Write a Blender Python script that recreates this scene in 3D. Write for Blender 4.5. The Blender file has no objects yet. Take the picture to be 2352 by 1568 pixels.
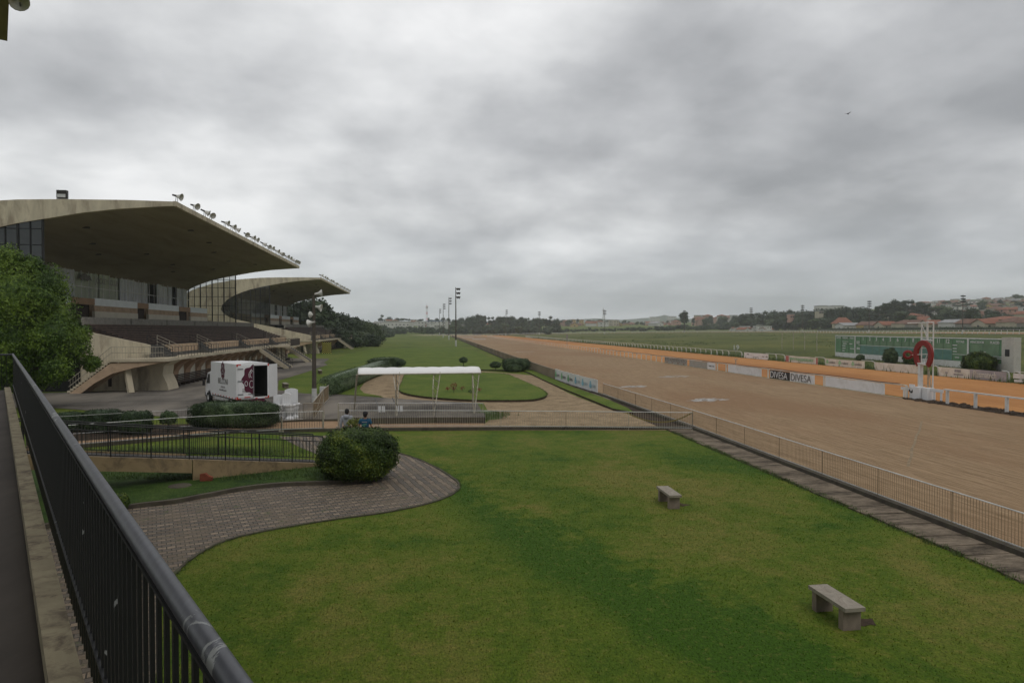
import bpy, math, random
from mathutils import Vector, Matrix, noise
from mathutils.geometry import tessellate_polygon
R = random.Random(7)
scn = bpy.context.scene
COL = scn.collection
# ------------------------------------------------------------------ camera
F = 1568.0; CX = 1176.0; CY = 784.0; HZ = 755.0; H = 5.5      # pixels of a 2352 px wide picture, eye height
YAW = math.atan((993 - CX) / F); PIT = math.atan((CY - HZ) / F)
cam = bpy.data.objects.new('camera', bpy.data.cameras.new('camera')); COL.objects.link(cam)
cam.data.sensor_width = 36.0; cam.data.lens = 36.0 * F / 2352.0
cam.data.clip_start = 0.05; cam.data.clip_end = 30000
cam.location = (0, 0, H); cam.rotation_euler = (math.pi / 2 - PIT, 0, YAW)
scn.camera = cam
# ------------------------------------------------------------------ sky, sun, exposure
scn.view_settings.view_transform = 'Standard'; scn.view_settings.look = 'None'
scn.view_settings.exposure = 0.42; scn.view_settings.gamma = 1.0
scn.cycles.volume_bounces = 2
scn.cycles.transparent_max_bounces = 24
SUN_EL, SUN_ROT = math.radians(58), math.radians(150)
w = bpy.data.worlds.new("World"); scn.world = w; w.use_nodes = True
nt = w.node_tree; nt.nodes.clear()
def N(tree, t, **kw):
    n = tree.nodes.new(t)
    for k, v in kw.items(): setattr(n, k, v)
    return n
def math_n(tree, op, a, b=None, clamp=False):
    n = tree.nodes.new('ShaderNodeMath'); n.operation = op; n.use_clamp = clamp
    for i, v in enumerate((a, b)):
        if v is None: continue
        if isinstance(v, (int, float)): n.inputs[i].default_value = v
        else: tree.links.new(v, n.inputs[i])
    return n.outputs[0]
def ramp_n(tree, fac, stops):
    n = tree.nodes.new('ShaderNodeValToRGB'); e = n.color_ramp.elements
    while len(e) < len(stops): e.new(0.5)
    for i, (p, c) in enumerate(stops):
        e[i].position = p; e[i].color = (c[0], c[1], c[2], 1)
    tree.links.new(fac, n.inputs[0]); return n.outputs[0]
def mix_n(tree, fac, a, b, bt='MIX'):
    n = tree.nodes.new('ShaderNodeMix'); n.data_type = 'RGBA'; n.blend_type = bt
    for i, v in ((0, fac), (6, a), (7, b)):
        if isinstance(v, (int, float)): n.inputs[i].default_value = v
        elif isinstance(v, tuple): n.inputs[i].default_value = (v[0], v[1], v[2], 1)
        else: tree.links.new(v, n.inputs[i])
    return n.outputs[2]
def noise_n(tree, vec, scale, detail=4, rough=0.55, dist=0.0):
    n = tree.nodes.new('ShaderNodeTexNoise'); n.inputs['Scale'].default_value = scale
    n.inputs['Detail'].default_value = detail; n.inputs['Roughness'].default_value = rough
    n.inputs['Distortion'].default_value = dist
    if vec is not None: tree.links.new(vec, n.inputs['Vector'])
    return n.outputs[0]
def map_n(tree, vec, scale=(1, 1, 1), loc=(0, 0, 0), rot=(0, 0, 0)):
    n = tree.nodes.new('ShaderNodeMapping'); tree.links.new(vec, n.inputs[0])
    n.inputs['Scale'].default_value = scale; n.inputs['Location'].default_value = loc; n.inputs['Rotation'].default_value = rot
    return n.outputs[0]
tc = N(nt, 'ShaderNodeTexCoord'); sp = N(nt, 'ShaderNodeSeparateXYZ'); nt.links.new(tc.outputs['Generated'], sp.inputs[0])
den = math_n(nt, 'ADD', math_n(nt, 'MAXIMUM', sp.outputs[2], 0.0), 0.24)
cu = math_n(nt, 'DIVIDE', sp.outputs[0], den); cv = math_n(nt, 'DIVIDE', sp.outputs[1], den)
cb = N(nt, 'ShaderNodeCombineXYZ'); nt.links.new(cu, cb.inputs[0]); nt.links.new(cv, cb.inputs[1])
big = noise_n(nt, map_n(nt, cb.outputs[0], (1, 1, 1), (0.4, 0.7, 0), (0, 0, 0.35)), 0.85, 3, 0.45, 0.25)
med = noise_n(nt, map_n(nt, cb.outputs[0], (1.15, 1, 1), (0.7, 0.4, 2), (0, 0, -0.3)), 1.7, 8, 0.54, 0.1)
wide = noise_n(nt, map_n(nt, cb.outputs[0], (0.55, 1.3, 1), (2.2, 7.7, 5)), 3.4, 5, 0.5, 0.1)
# brighter towards the upper left of the view, where the sun stands behind the cloud deck
dl = N(nt, 'ShaderNodeVectorMath', operation='DOT_PRODUCT'); nt.links.new(tc.outputs['Generated'], dl.inputs[0])
dl.inputs[1].default_value = Vector((-0.52, 0.80, 0.26)).normalized()
lf = math_n(nt, 'MULTIPLY', math_n(nt, 'SUBTRACT', dl.outputs['Value'], 0.80), 0.50)
v = math_n(nt, 'ADD', math_n(nt, 'MULTIPLY', big, 1.0), math_n(nt, 'MULTIPLY', med, 1.15))
v = math_n(nt, 'ADD', v, math_n(nt, 'MULTIPLY', wide, 0.26))
v = math_n(nt, 'ADD', math_n(nt, 'SUBTRACT', v, 0.53), lf)
cloud = ramp_n(nt, v, [(0.0, (0.21, 0.215, 0.225)), (0.30, (0.29, 0.295, 0.305)), (0.54, (0.43, 0.435, 0.445)), (0.74, (0.60, 0.605, 0.61)), (0.96, (0.80, 0.80, 0.80))])
hz = math_n(nt, 'MULTIPLY', math_n(nt, 'SUBTRACT', 0.16, sp.outputs[2]), 5.0, True)
cloud = mix_n(nt, math_n(nt, 'MULTIPLY', hz, 0.55), cloud, (0.53, 0.585, 0.66))
below = math_n(nt, 'LESS_THAN', sp.outputs[2], -0.01)
cloud = mix_n(nt, below, cloud, (0.16, 0.16, 0.13))
bgc = N(nt, 'ShaderNodeBackground'); nt.links.new(cloud, bgc.inputs[0]); bgc.inputs[1].default_value = 1.0
sky = N(nt, 'ShaderNodeTexSky'); sky.sky_type = 'NISHITA'; sky.sun_disc = False
sky.sun_elevation = SUN_EL; sky.sun_rotation = SUN_ROT
bgs = N(nt, 'ShaderNodeBackground'); nt.links.new(sky.outputs[0], bgs.inputs[0]); bgs.inputs[1].default_value = 0.06
mx = N(nt, 'ShaderNodeMixShader'); mx.inputs[0].default_value = 0.92
nt.links.new(bgs.outputs[0], mx.inputs[1]); nt.links.new(bgc.outputs[0], mx.inputs[2])
wo = N(nt, 'ShaderNodeOutputWorld'); nt.links.new(mx.outputs[0], wo.inputs[0])
sl = bpy.data.lights.new('sun', 'SUN'); sl.energy = 0.7; sl.angle = math.radians(40); sl.color = (1.0, 0.965, 0.91)
so = bpy.data.objects.new('sun', sl); COL.objects.link(so)
sd = Vector((math.sin(SUN_ROT) * math.cos(SUN_EL), math.cos(SUN_ROT) * math.cos(SUN_EL), math.sin(SUN_EL)))
so.rotation_euler = sd.to_track_quat('Z', 'Y').to_euler(); so.location = (0, 0, 60)

# ------------------------------------------------------------------ picture -> place helpers (surveying only)
def ray(x, y):
    u = (x - CX) / F; v_ = -(y - CY) / F
    fy = math.cos(PIT) + v_ * math.sin(PIT); fz = -math.sin(PIT) + v_ * math.cos(PIT)
    c, s = math.cos(YAW), math.sin(YAW)
    return Vector((u * c - fy * s, u * s + fy * c, fz))
def G(x, y, z=0.0):
    d = ray(x, y); t = (z - H) / d.z; return Vector((d.x * t, d.y * t, z))
def PX(x, X):                     # where the sight line at picture column x meets the plane X = const
    d = ray(x, HZ); t = X / d.x; return d.y * t
def C(x, depth, z=0.0):           # picture column x at a depth from the eye
    d = ray(x, HZ); dep = d.x * math.sin(-YAW) + d.y * math.cos(YAW); t = depth / dep
    return Vector((d.x * t, d.y * t, z))
def ZD(y, depth): return H + (HZ - y) * depth / F
def W(cx, dep, z=0.0):            # camera frame metres -> world
    c, s = math.cos(YAW), math.sin(YAW); return Vector((cx * c - dep * s, cx * s + dep * c, z))
def T(X, Y):                      # terrain height
    a = 0.0165 * max(0.0, min(X, 262) - 61)
    if X > 262:
        g = max(0.0, min(1.0, (1.80 - Y / X) / 0.5))
        a += (X - 262) * (0.010 + 0.055 * g) if X < 1000 else 738 * (0.010 + 0.055 * g)
    if Y > 640: a += min(Y - 640, 900) * 0.016
    return a

# ------------------------------------------------------------------ mesh helpers
class MB:
    def __init__(s): s.v = []; s.f = []; s.mi = []; s.cur = 0; s.smooth = False
    def add(s, vs, fs):
        o = len(s.v); s.v += [tuple(p) for p in vs]; s.f += [tuple(i + o for i in f) for f in fs]; s.mi += [s.cur] * len(fs)
        return s
    def box(s, c, d, rz=0.0, M=None):
        hx, hy, hz_ = d[0] / 2, d[1] / 2, d[2] / 2
        ps = [(-hx, -hy, -hz_), (hx, -hy, -hz_), (hx, hy, -hz_), (-hx, hy, -hz_), (-hx, -hy, hz_), (hx, -hy, hz_), (hx, hy, hz_), (-hx, hy, hz_)]
        cs, sn = math.cos(rz), math.sin(rz)
        ps = [(p[0] * cs - p[1] * sn + c[0], p[0] * sn + p[1] * cs + c[1], p[2] + c[2]) for p in ps]
        if M: ps = [M @ Vector(p) for p in ps]
        return s.add(ps, [(0, 3, 2, 1), (4, 5, 6, 7), (0, 1, 5, 4), (1, 2, 6, 5), (2, 3, 7, 6), (3, 0, 4, 7)])
    def bb(s, x0, x1, y0, y1, z0, z1): return s.box(((x0 + x1) / 2, (y0 + y1) / 2, (z0 + z1) / 2), (abs(x1 - x0), abs(y1 - y0), abs(z1 - z0)))
    def bar(s, a, b, wd, ht, up=(0, 0, 1)):
        a = Vector(a); b = Vector(b); d = (b - a)
        if d.length < 1e-6: return s
        d.normalize(); up = Vector(up)
        if abs(d.dot(up)) > 0.999: up = Vector((1, 0, 0))
        sx = d.cross(up).normalized(); u = sx.cross(d).normalized(); sx *= wd / 2; u *= ht / 2
        return s.add([a - sx - u, a + sx - u, a + sx + u, a - sx + u, b - sx - u, b + sx - u, b + sx + u, b - sx + u],
                     [(3, 2, 1, 0), (4, 5, 6, 7), (0, 1, 5, 4), (1, 2, 6, 5), (2, 3, 7, 6), (3, 0, 4, 7)])
    def tube(s, pts, rad, n=8, cap=True):
        pts = [Vector(p) for p in pts]; m = len(pts)
        rad = rad if isinstance(rad, (list, tuple)) else [rad] * m
        vs = []; fs = []
        for i, p in enumerate(pts):
            d = (pts[min(i + 1, m - 1)] - pts[max(i - 1, 0)]).normalized()
            up = Vector((0, 0, 1)) if abs(d.z) < 0.95 else Vector((1, 0, 0))
            a = d.cross(up).normalized(); b = a.cross(d).normalized()
            for k in range(n):
                t = 2 * math.pi * k / n; vs.append(p + (a * math.cos(t) + b * math.sin(t)) * rad[i])
        for i in range(m - 1):
            for k in range(n):
                fs.append((i * n + k, i * n + (k + 1) % n, (i + 1) * n + (k + 1) % n, (i + 1) * n + k))
        if cap: fs.append(tuple(range(n - 1, -1, -1))); fs.append(tuple((m - 1) * n + k for k in range(n)))
        return s.add(vs, fs)
    def lathe(s, prof, c=(0, 0, 0), n=16, M=None):
        vs = []; fs = []
        for r, z in prof:
            for k in range(n):
                t = 2 * math.pi * k / n; p = Vector((r * math.cos(t), r * math.sin(t), z))
                if M: p = M @ p
                vs.append(p + Vector(c))
        for i in range(len(prof) - 1):
            for k in range(n): fs.append((i * n + k, i * n + (k + 1) % n, (i + 1) * n + (k + 1) % n, (i + 1) * n + k))
        return s.add(vs, fs)
    def prism(s, poly, fn, t):     # poly 2D; fn(u,v,h) -> 3D ; thickness t
        n = len(poly); vs = [fn(u, v_, 0) for u, v_ in poly] + [fn(u, v_, t) for u, v_ in poly]
        tri = tessellate_polygon([[Vector((u, v_, 0)) for u, v_ in poly]])
        fs = [tuple(q) for q in tri] + [tuple(i + n for i in reversed(q)) for q in tri]
        fs += [(i, (i + 1) % n, (i + 1) % n + n, i + n) for i in range(n)]
        return s.add(vs, fs)
    def sheet(s, pts):
        tri = tessellate_polygon([[Vector((p[0], p[1], 0)) for p in pts]])
        out = []
        for q in tri:
            a, b, c = (pts[i] for i in q)
            if (b[0] - a[0]) * (c[1] - a[1]) - (b[1] - a[1]) * (c[0] - a[0]) < 0: q = (q[0], q[2], q[1])
            out.append(tuple(q))
        return s.add(pts, out)
    def build(s, name, mats, parent=None, smooth=False, recalc=False):
        me = bpy.data.meshes.new(name); me.from_pydata(s.v, [], s.f)
        for m in (mats if isinstance(mats, (list, tuple)) else [mats]): me.materials.append(m)
        if any(s.mi): me.polygons.foreach_set('material_index', s.mi)
        if smooth: me.polygons.foreach_set('use_smooth', [True] * len(me.polygons))
        if recalc:
            import bmesh
            bm = bmesh.new(); bm.from_mesh(me); bmesh.ops.recalc_face_normals(bm, faces=bm.faces); bm.to_mesh(me); bm.free()
        me.update()
        o = bpy.data.objects.new(name, me); COL.objects.link(o)
        if parent is not None: o.parent = parent
        return o
def tag(o, label=None, cat=None, group=None, kind=None):
    if label: o['label'] = label
    if cat: o['category'] = cat
    if group: o['group'] = group
    if kind: o['kind'] = kind
    return o
def thing(name, label, cat, loc=(0, 0, 0), rz=0.0, group=None):
    o = bpy.data.objects.new(name, None); COL.objects.link(o); o.empty_display_size = 0.2
    o.location = loc; o.rotation_euler = (0, 0, rz); return tag(o, label, cat, group)
KIDS = {}
def copy_tree(o, parent=None):
    c = o.copy(); COL.objects.link(c); c.parent = parent
    for ch in list(o.children): copy_tree(ch, c)
    return c
def struct(o): o['kind'] = 'structure'; return o

# ------------------------------------------------------------------ materials
def newmat(name):
    m = bpy.data.materials.new(name); m.use_nodes = True; t = m.node_tree; t.nodes.clear()
    out = t.nodes.new('ShaderNodeOutputMaterial'); b = t.nodes.new('ShaderNodeBsdfPrincipled')
    t.links.new(b.outputs[0], out.inputs[0]); return m, t, b, out
def mat(name, col, rough=0.7, metal=0.0, var=0.25, scale=3.0, bump=0.0, bscale=30.0, col2=None, stretch=(1, 1, 1), spec=0.35, stain=None, stain_scale=0.8, stain_amt=0.5, dist=0.3):
    m, t, b, out = newmat(name)
    tcn = t.nodes.new('ShaderNodeTexCoord'); vec = map_n(t, tcn.outputs['Object'], stretch)
    n1 = noise_n(t, vec, scale, 6, 0.6, dist)
    c2 = col2 if col2 else tuple(c * (1 - var) for c in col)
    c1 = col if col2 else tuple(min(1, c * (1 + var * 0.6)) for c in col)
    c = ramp_n(t, n1, [(0.32, c2), (0.68, c1)])
    if stain:
        n2 = noise_n(t, vec, stain_scale, 8, 0.68, 0.6)
        f = ramp_n(t, n2, [(0.48, (0, 0, 0)), (0.66, (stain_amt,) * 3)])
        c = mix_n(t, f, c, stain)
    t.links.new(c, b.inputs['Base Color'])
    b.inputs['Roughness'].default_value = rough; b.inputs['Metallic'].default_value = metal
    b.inputs['Specular IOR Level'].default_value = spec
    if bump > 0:
        bn = t.nodes.new('ShaderNodeBump'); bn.inputs['Strength'].default_value = bump; bn.inputs['Distance'].default_value = 0.02
        t.links.new(noise_n(t, vec, bscale, 5, 0.7), bn.inputs['Height']); t.links.new(bn.outputs[0], b.inputs['Normal'])
    return m
def glass(name, tint=(0.6, 0.62, 0.62), refl=0.12):
    m, t, b, out = newmat(name)
    tr = t.nodes.new('ShaderNodeBsdfTransparent'); tr.inputs[0].default_value = (*tint, 1)
    gl = t.nodes.new('ShaderNodeBsdfGlossy'); gl.inputs['Roughness'].default_value = 0.05; gl.inputs[0].default_value = (0.8, 0.85, 0.85, 1)
    mx_ = t.nodes.new('ShaderNodeMixShader'); mx_.inputs[0].default_value = refl
    t.links.new(tr.outputs[0], mx_.inputs[1]); t.links.new(gl.outputs[0], mx_.inputs[2]); t.links.new(mx_.outputs[0], out.inputs[0]); return m
def leafmat(name, dark, light, scale=1.2, rough=0.55, hi=None):
    m, t, b, out = newmat(name)
    tcn = t.nodes.new('ShaderNodeTexCoord'); oi = t.nodes.new('ShaderNodeObjectInfo')
    n1 = noise_n(t, tcn.outputs['Object'], scale, 5, 0.6); n2 = noise_n(t, tcn.outputs['Object'], scale * 14, 2, 0.6)
    f = math_n(t, 'ADD', math_n(t, 'MULTIPLY', n1, 0.6), math_n(t, 'MULTIPLY', n2, 0.4))
    f = math_n(t, 'ADD', f, math_n(t, 'MULTIPLY', math_n(t, 'SUBTRACT', oi.outputs['Random'], 0.5), 0.12))
    st = [(0.36, dark), (0.50, light)]
    if hi: st.append((0.60, hi))
    c = ramp_n(t, f, st)
    t.links.new(c, b.inputs['Base Color']); b.inputs['Roughness'].default_value = rough
    b.inputs['Specular IOR Level'].default_value = 0.3
    return m
M = {}
M['cream'] = mat('cream_concrete', (0.56, 0.49, 0.36), 0.85, var=0.14, scale=0.6, bump=0.15, bscale=8, stain=(0.25, 0.20, 0.14), stain_scale=0.35, stain_amt=0.4, stretch=(1, 1, 0.45))
M['fascia'] = mat('stained_fascia_concrete', (0.62, 0.55, 0.41), 0.85, var=0.16, scale=1.2, bump=0.2, bscale=8, stain=(0.16, 0.10, 0.07), stain_scale=0.9, stain_amt=0.55, stretch=(1, 1, 0.30))
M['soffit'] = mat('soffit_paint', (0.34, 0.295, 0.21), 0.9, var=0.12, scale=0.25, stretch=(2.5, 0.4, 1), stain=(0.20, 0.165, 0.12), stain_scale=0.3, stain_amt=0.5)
M['roof'] = mat('roof_concrete', (0.42, 0.39, 0.33), 0.9, scale=0.5)
M['tan'] = mat('terracotta_paint', (0.42, 0.27, 0.17), 0.8, var=0.12, scale=1.0)
M['boxfront'] = mat('box_front_paint', (0.55, 0.40, 0.27), 0.8, var=0.16, scale=1.3, stain=(0.28, 0.18, 0.12), stain_scale=1.1, stain_amt=0.4)
M['archwhite'] = mat('recess_plaster', (0.74, 0.68, 0.56), 0.85, var=0.1, scale=0.8)
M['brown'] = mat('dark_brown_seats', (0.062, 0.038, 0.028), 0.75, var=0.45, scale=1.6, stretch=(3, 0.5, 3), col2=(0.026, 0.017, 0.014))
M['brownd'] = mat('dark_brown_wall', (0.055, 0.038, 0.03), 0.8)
M['slat'] = mat('seat_slat', (0.13, 0.085, 0.065), 0.7, var=0.5, scale=2.5, stretch=(1, 0.6, 1))
M['conc'] = mat('weathered_concrete', (0.27, 0.255, 0.225), 0.9, var=0.3, scale=1.2, bump=0.2, bscale=12, stain=(0.07, 0.06, 0.05), stain_scale=1.2, stain_amt=0.65)
M['step'] = mat('step_concrete', (0.12, 0.115, 0.105), 0.9, var=0.3, scale=2)
M['dark'] = mat('near_black', (0.015, 0.015, 0.014), 0.9)
M['mullion'] = mat('dark_steel', (0.03, 0.03, 0.03), 0.5, metal=0.3)
M['glass'] = glass('screen_glass', (0.66, 0.67, 0.65), 0.10)
M['glassd'] = glass('smoked_glass', (0.30, 0.31, 0.30), 0.10)
M['curtain'] = mat('pale_curtain', (0.70, 0.73, 0.78), 0.8, var=0.30, scale=1.4, stretch=(1, 2.2, 0.18))
M['curtaing'] = mat('greenish_curtain', (0.55, 0.60, 0.50), 0.8, var=0.15, scale=1.0, stretch=(1, 1, 0.2))
M['frost'] = mat('frosted_balustrade', (0.74, 0.79, 0.80), 0.35, var=0.08, scale=1.0)
M['white'] = mat('white_paint', (0.72, 0.72, 0.70), 0.5, var=0.08, scale=2, stain=(0.42, 0.38, 0.30), stain_scale=1.6, stain_amt=0.4)
M['whiteclean'] = mat('clean_white', (0.80, 0.80, 0.80), 0.45, var=0.05, scale=1)
M['banner'] = mat('white_banner', (0.80, 0.80, 0.81), 0.5, var=0.05, scale=0.7, stain=(0.42, 0.40, 0.34), stain_scale=0.9, stain_amt=0.3)
M['bannerdirty'] = mat('dirty_white_board', (0.72, 0.70, 0.63), 0.6, var=0.10, scale=0.8, stain=(0.42, 0.37, 0.26), stain_scale=1.0, stain_amt=0.55)
M['bannergrey'] = mat('grey_board', (0.40, 0.38, 0.34), 0.6, var=0.12, scale=0.8, stain=(0.3, 0.25, 0.18), stain_scale=1)
M['black'] = mat('black_print', (0.02, 0.018, 0.018), 0.6)
M['greyprint'] = mat('grey_print', (0.16, 0.15, 0.14), 0.6)
M['fade'] = mat('faded_print', (0.34, 0.32, 0.32), 0.6)
M['greenprint'] = mat('green_print', (0.20, 0.50, 0.24), 0.6)
M['blueprint'] = mat('pale_blue_print', (0.30, 0.58, 0.72), 0.6)
M['maroon'] = mat('maroon_print', (0.10, 0.012, 0.035), 0.5)
M['redrefl'] = mat('red_reflector', (0.55, 0.05, 0.03), 0.4)
M['rubber'] = mat('tyre_rubber', (0.02, 0.02, 0.02), 0.8)
M['metal'] = mat('grey_metal', (0.30, 0.31, 0.32), 0.45, metal=0.6)
M['galv'] = mat('galvanised_rail', (0.70, 0.70, 0.69), 0.45, metal=0.3, var=0.2, scale=3)
M['pale_rail'] = mat('pale_painted_steel', (0.42, 0.38, 0.30), 0.6, var=0.35, scale=4)
M['picket'] = mat('rusty_pale_picket', (0.27, 0.20, 0.12), 0.75, var=0.4, scale=2)
M['picketd'] = mat('dark_grey_picket', (0.055, 0.055, 0.045), 0.6, var=0.3)
M['polebrown'] = mat('brown_pole', (0.085, 0.070, 0.055), 0.8, var=0.25, scale=2)
M['polewhite'] = mat('whitewashed_pole', (0.62, 0.62, 0.60), 0.7, stain=(0.3, 0.27, 0.2))
M['lamp'] = mat('lamp_reflector', (0.62, 0.61, 0.56), 0.35, metal=0.2, var=0.2, scale=5)
M['lampdark'] = mat('lamp_housing', (0.05, 0.045, 0.04), 0.5, metal=0.3)
M['red'] = mat('winning_post_red', (0.24, 0.018, 0.014), 0.5, var=0.12, scale=2)
M['tote'] = mat('tote_green', (0.125, 0.26, 0.135), 0.6, var=0.22, scale=0.8, stretch=(1, 1, 2))
M['toteb'] = mat('tote_teal', (0.11, 0.245, 0.205), 0.5, var=0.2, scale=0.8, stretch=(1, 1, 2))
M['toteg'] = mat('tote_grey_green', (0.17, 0.27, 0.16), 0.6, var=0.2, scale=0.7)
M['bench'] = mat('bench_concrete', (0.36, 0.32, 0.26), 0.9, var=0.25, scale=3, bump=0.3, bscale=25, stain=(0.13, 0.10, 0.08), stain_scale=3.0, stain_amt=0.7)
M['benchleg'] = mat('bench_leg_concrete', (0.25, 0.20, 0.16), 0.9, var=0.25, scale=4, bump=0.3, bscale=25)
M['terra'] = mat('terrace_floor', (0.085, 0.07, 0.058), 0.8, var=0.35, scale=1.5, stretch=(1, 0.3, 1))
M['kerbp'] = mat('painted_kerb', (0.40, 0.34, 0.22), 0.8, var=0.2, scale=4, bump=0.3, bscale=30, stain=(0.10, 0.07, 0.05), stain_scale=5.0, stain_amt=0.8)
M['kerb'] = mat('old_kerb', (0.10, 0.085, 0.065), 0.95, var=0.4, scale=2, bump=0.3, bscale=14, stain=(0.05, 0.06, 0.02), stain_scale=2.0)
M['rail'] = None
def railmat():
    m, t, b, out = newmat('black_railing_paint'); tcn = t.nodes.new('ShaderNodeTexCoord')
    n1 = noise_n(t, map_n(t, tcn.outputs['Object'], (1, 1, 1)), 4.5, 9, 0.66, 1.2)
    n2 = noise_n(t, tcn.outputs['Object'], 0.9, 2, 0.5)
    f = math_n(t, 'GREATER_THAN', math_n(t, 'ADD', n1, math_n(t, 'MULTIPLY', n2, 0.35)), 0.85)
    sc = noise_n(t, map_n(t, tcn.outputs['Object'], (40, 2, 40)), 1.0, 4, 0.6)
    base = ramp_n(t, sc, [(0.35, (0.040, 0.043, 0.055)), (0.7, (0.075, 0.080, 0.10))])
    c = mix_n(t, f, base, (0.30, 0.31, 0.30)); t.links.new(c, b.inputs['Base Color'])
    b.inputs['Roughness'].default_value = 0.42; b.inputs['Specular IOR Level'].default_value = 0.55; return m
M['rail'] = railmat()
def balmat():
    m, t, b, out = newmat('black_baluster_paint'); tcn = t.nodes.new('ShaderNodeTexCoord')
    n1 = noise_n(t, tcn.outputs['Object'], 5.0, 6, 0.6, 0.5)
    f = math_n(t, 'GREATER_THAN', n1, 0.70)
    c = mix_n(t, f, (0.016, 0.017, 0.018), (0.35, 0.36, 0.36)); t.links.new(c, b.inputs['Base Color'])
    b.inputs['Roughness'].default_value = 0.5; return m
M['bal'] = balmat()
M['leaf_tree'] = leafmat('tree_leaf', (0.014, 0.036, 0.005), (0.058, 0.112, 0.013), 0.5, hi=(0.16, 0.24, 0.028))
M['leaf_far'] = leafmat('far_leaf', (0.012, 0.024, 0.010), (0.034, 0.058, 0.020), 0.12)
M['leaf_far2'] = leafmat('far_leaf_olive', (0.022, 0.038, 0.014), (0.055, 0.082, 0.028), 0.12)
M['leaf_hedge'] = leafmat('hedge_leaf', (0.010, 0.024, 0.009), (0.036, 0.068, 0.020), 1.6, hi=(0.11, 0.16, 0.07))
M['leaf_ball'] = leafmat('ball_leaf', (0.014, 0.032, 0.006), (0.060, 0.105, 0.012), 1.1, hi=(0.21, 0.25, 0.03))
M['leaf_yel'] = leafmat('yellow_green_leaf', (0.12, 0.15, 0.03), (0.22, 0.25, 0.05), 3)
M['leaf_weed'] = leafmat('weed_leaf', (0.045, 0.075, 0.018), (0.10, 0.15, 0.04), 1.0)
M['leaf_red'] = leafmat('red_flower_leaf', (0.10, 0.03, 0.02), (0.25, 0.04, 0.03), 5)
M['trunk'] = mat('bark', (0.06, 0.05, 0.04), 0.9, var=0.3, scale=3)
M['tile'] = mat('clay_tile', (0.28, 0.115, 0.07), 0.85, var=0.25, scale=0.6)
M['tiled'] = mat('old_brown_tile', (0.19, 0.105, 0.075), 0.9, var=0.3, scale=0.5)
M['rgrey'] = mat('grey_sheet_roof', (0.34, 0.34, 0.34), 0.8, var=0.2, scale=0.4)
M['wallc'] = mat('cream_wall', (0.48, 0.43, 0.33), 0.85, var=0.12, scale=0.4)
M['wallw'] = mat('white_wall', (0.62, 0.61, 0.58), 0.85, var=0.1, scale=0.4)
M['wallo'] = mat('ochre_wall', (0.50, 0.35, 0.14), 0.85, var=0.1, scale=0.4)
M['wallg'] = mat('grey_wall', (0.30, 0.28, 0.25), 0.85, var=0.15, scale=0.4)
M['wallp'] = mat('pink_wall', (0.48, 0.29, 0.23), 0.85, var=0.1, scale=0.4)
M['winglass'] = mat('dark_window', (0.04, 0.045, 0.05), 0.3)
M['skin'] = mat('skin', (0.30, 0.165, 0.10), 0.6, var=0.08)
M['hair'] = mat('dark_hair', (0.012, 0.010, 0.010), 0.7)
M['hoodie'] = mat('grey_hoodie', (0.36, 0.37, 0.41), 0.9, var=0.12, scale=6, bump=0.3, bscale=8)
M['tshirt'] = mat('blue_tshirt', (0.018, 0.085, 0.16), 0.85, var=0.25, scale=4, bump=0.2, bscale=8)
M['trouser'] = mat('dark_trousers', (0.035, 0.035, 0.04), 0.9)
M['potcream'] = mat('cream_pot', (0.55, 0.52, 0.32), 0.6)
M['brick'] = mat('red_brick_clay', (0.24, 0.065, 0.035), 0.85, var=0.25, scale=6)
M['chalk'] = mat('chalk_patch', (0.60, 0.58, 0.55), 0.9, var=0.2, scale=3)

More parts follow.
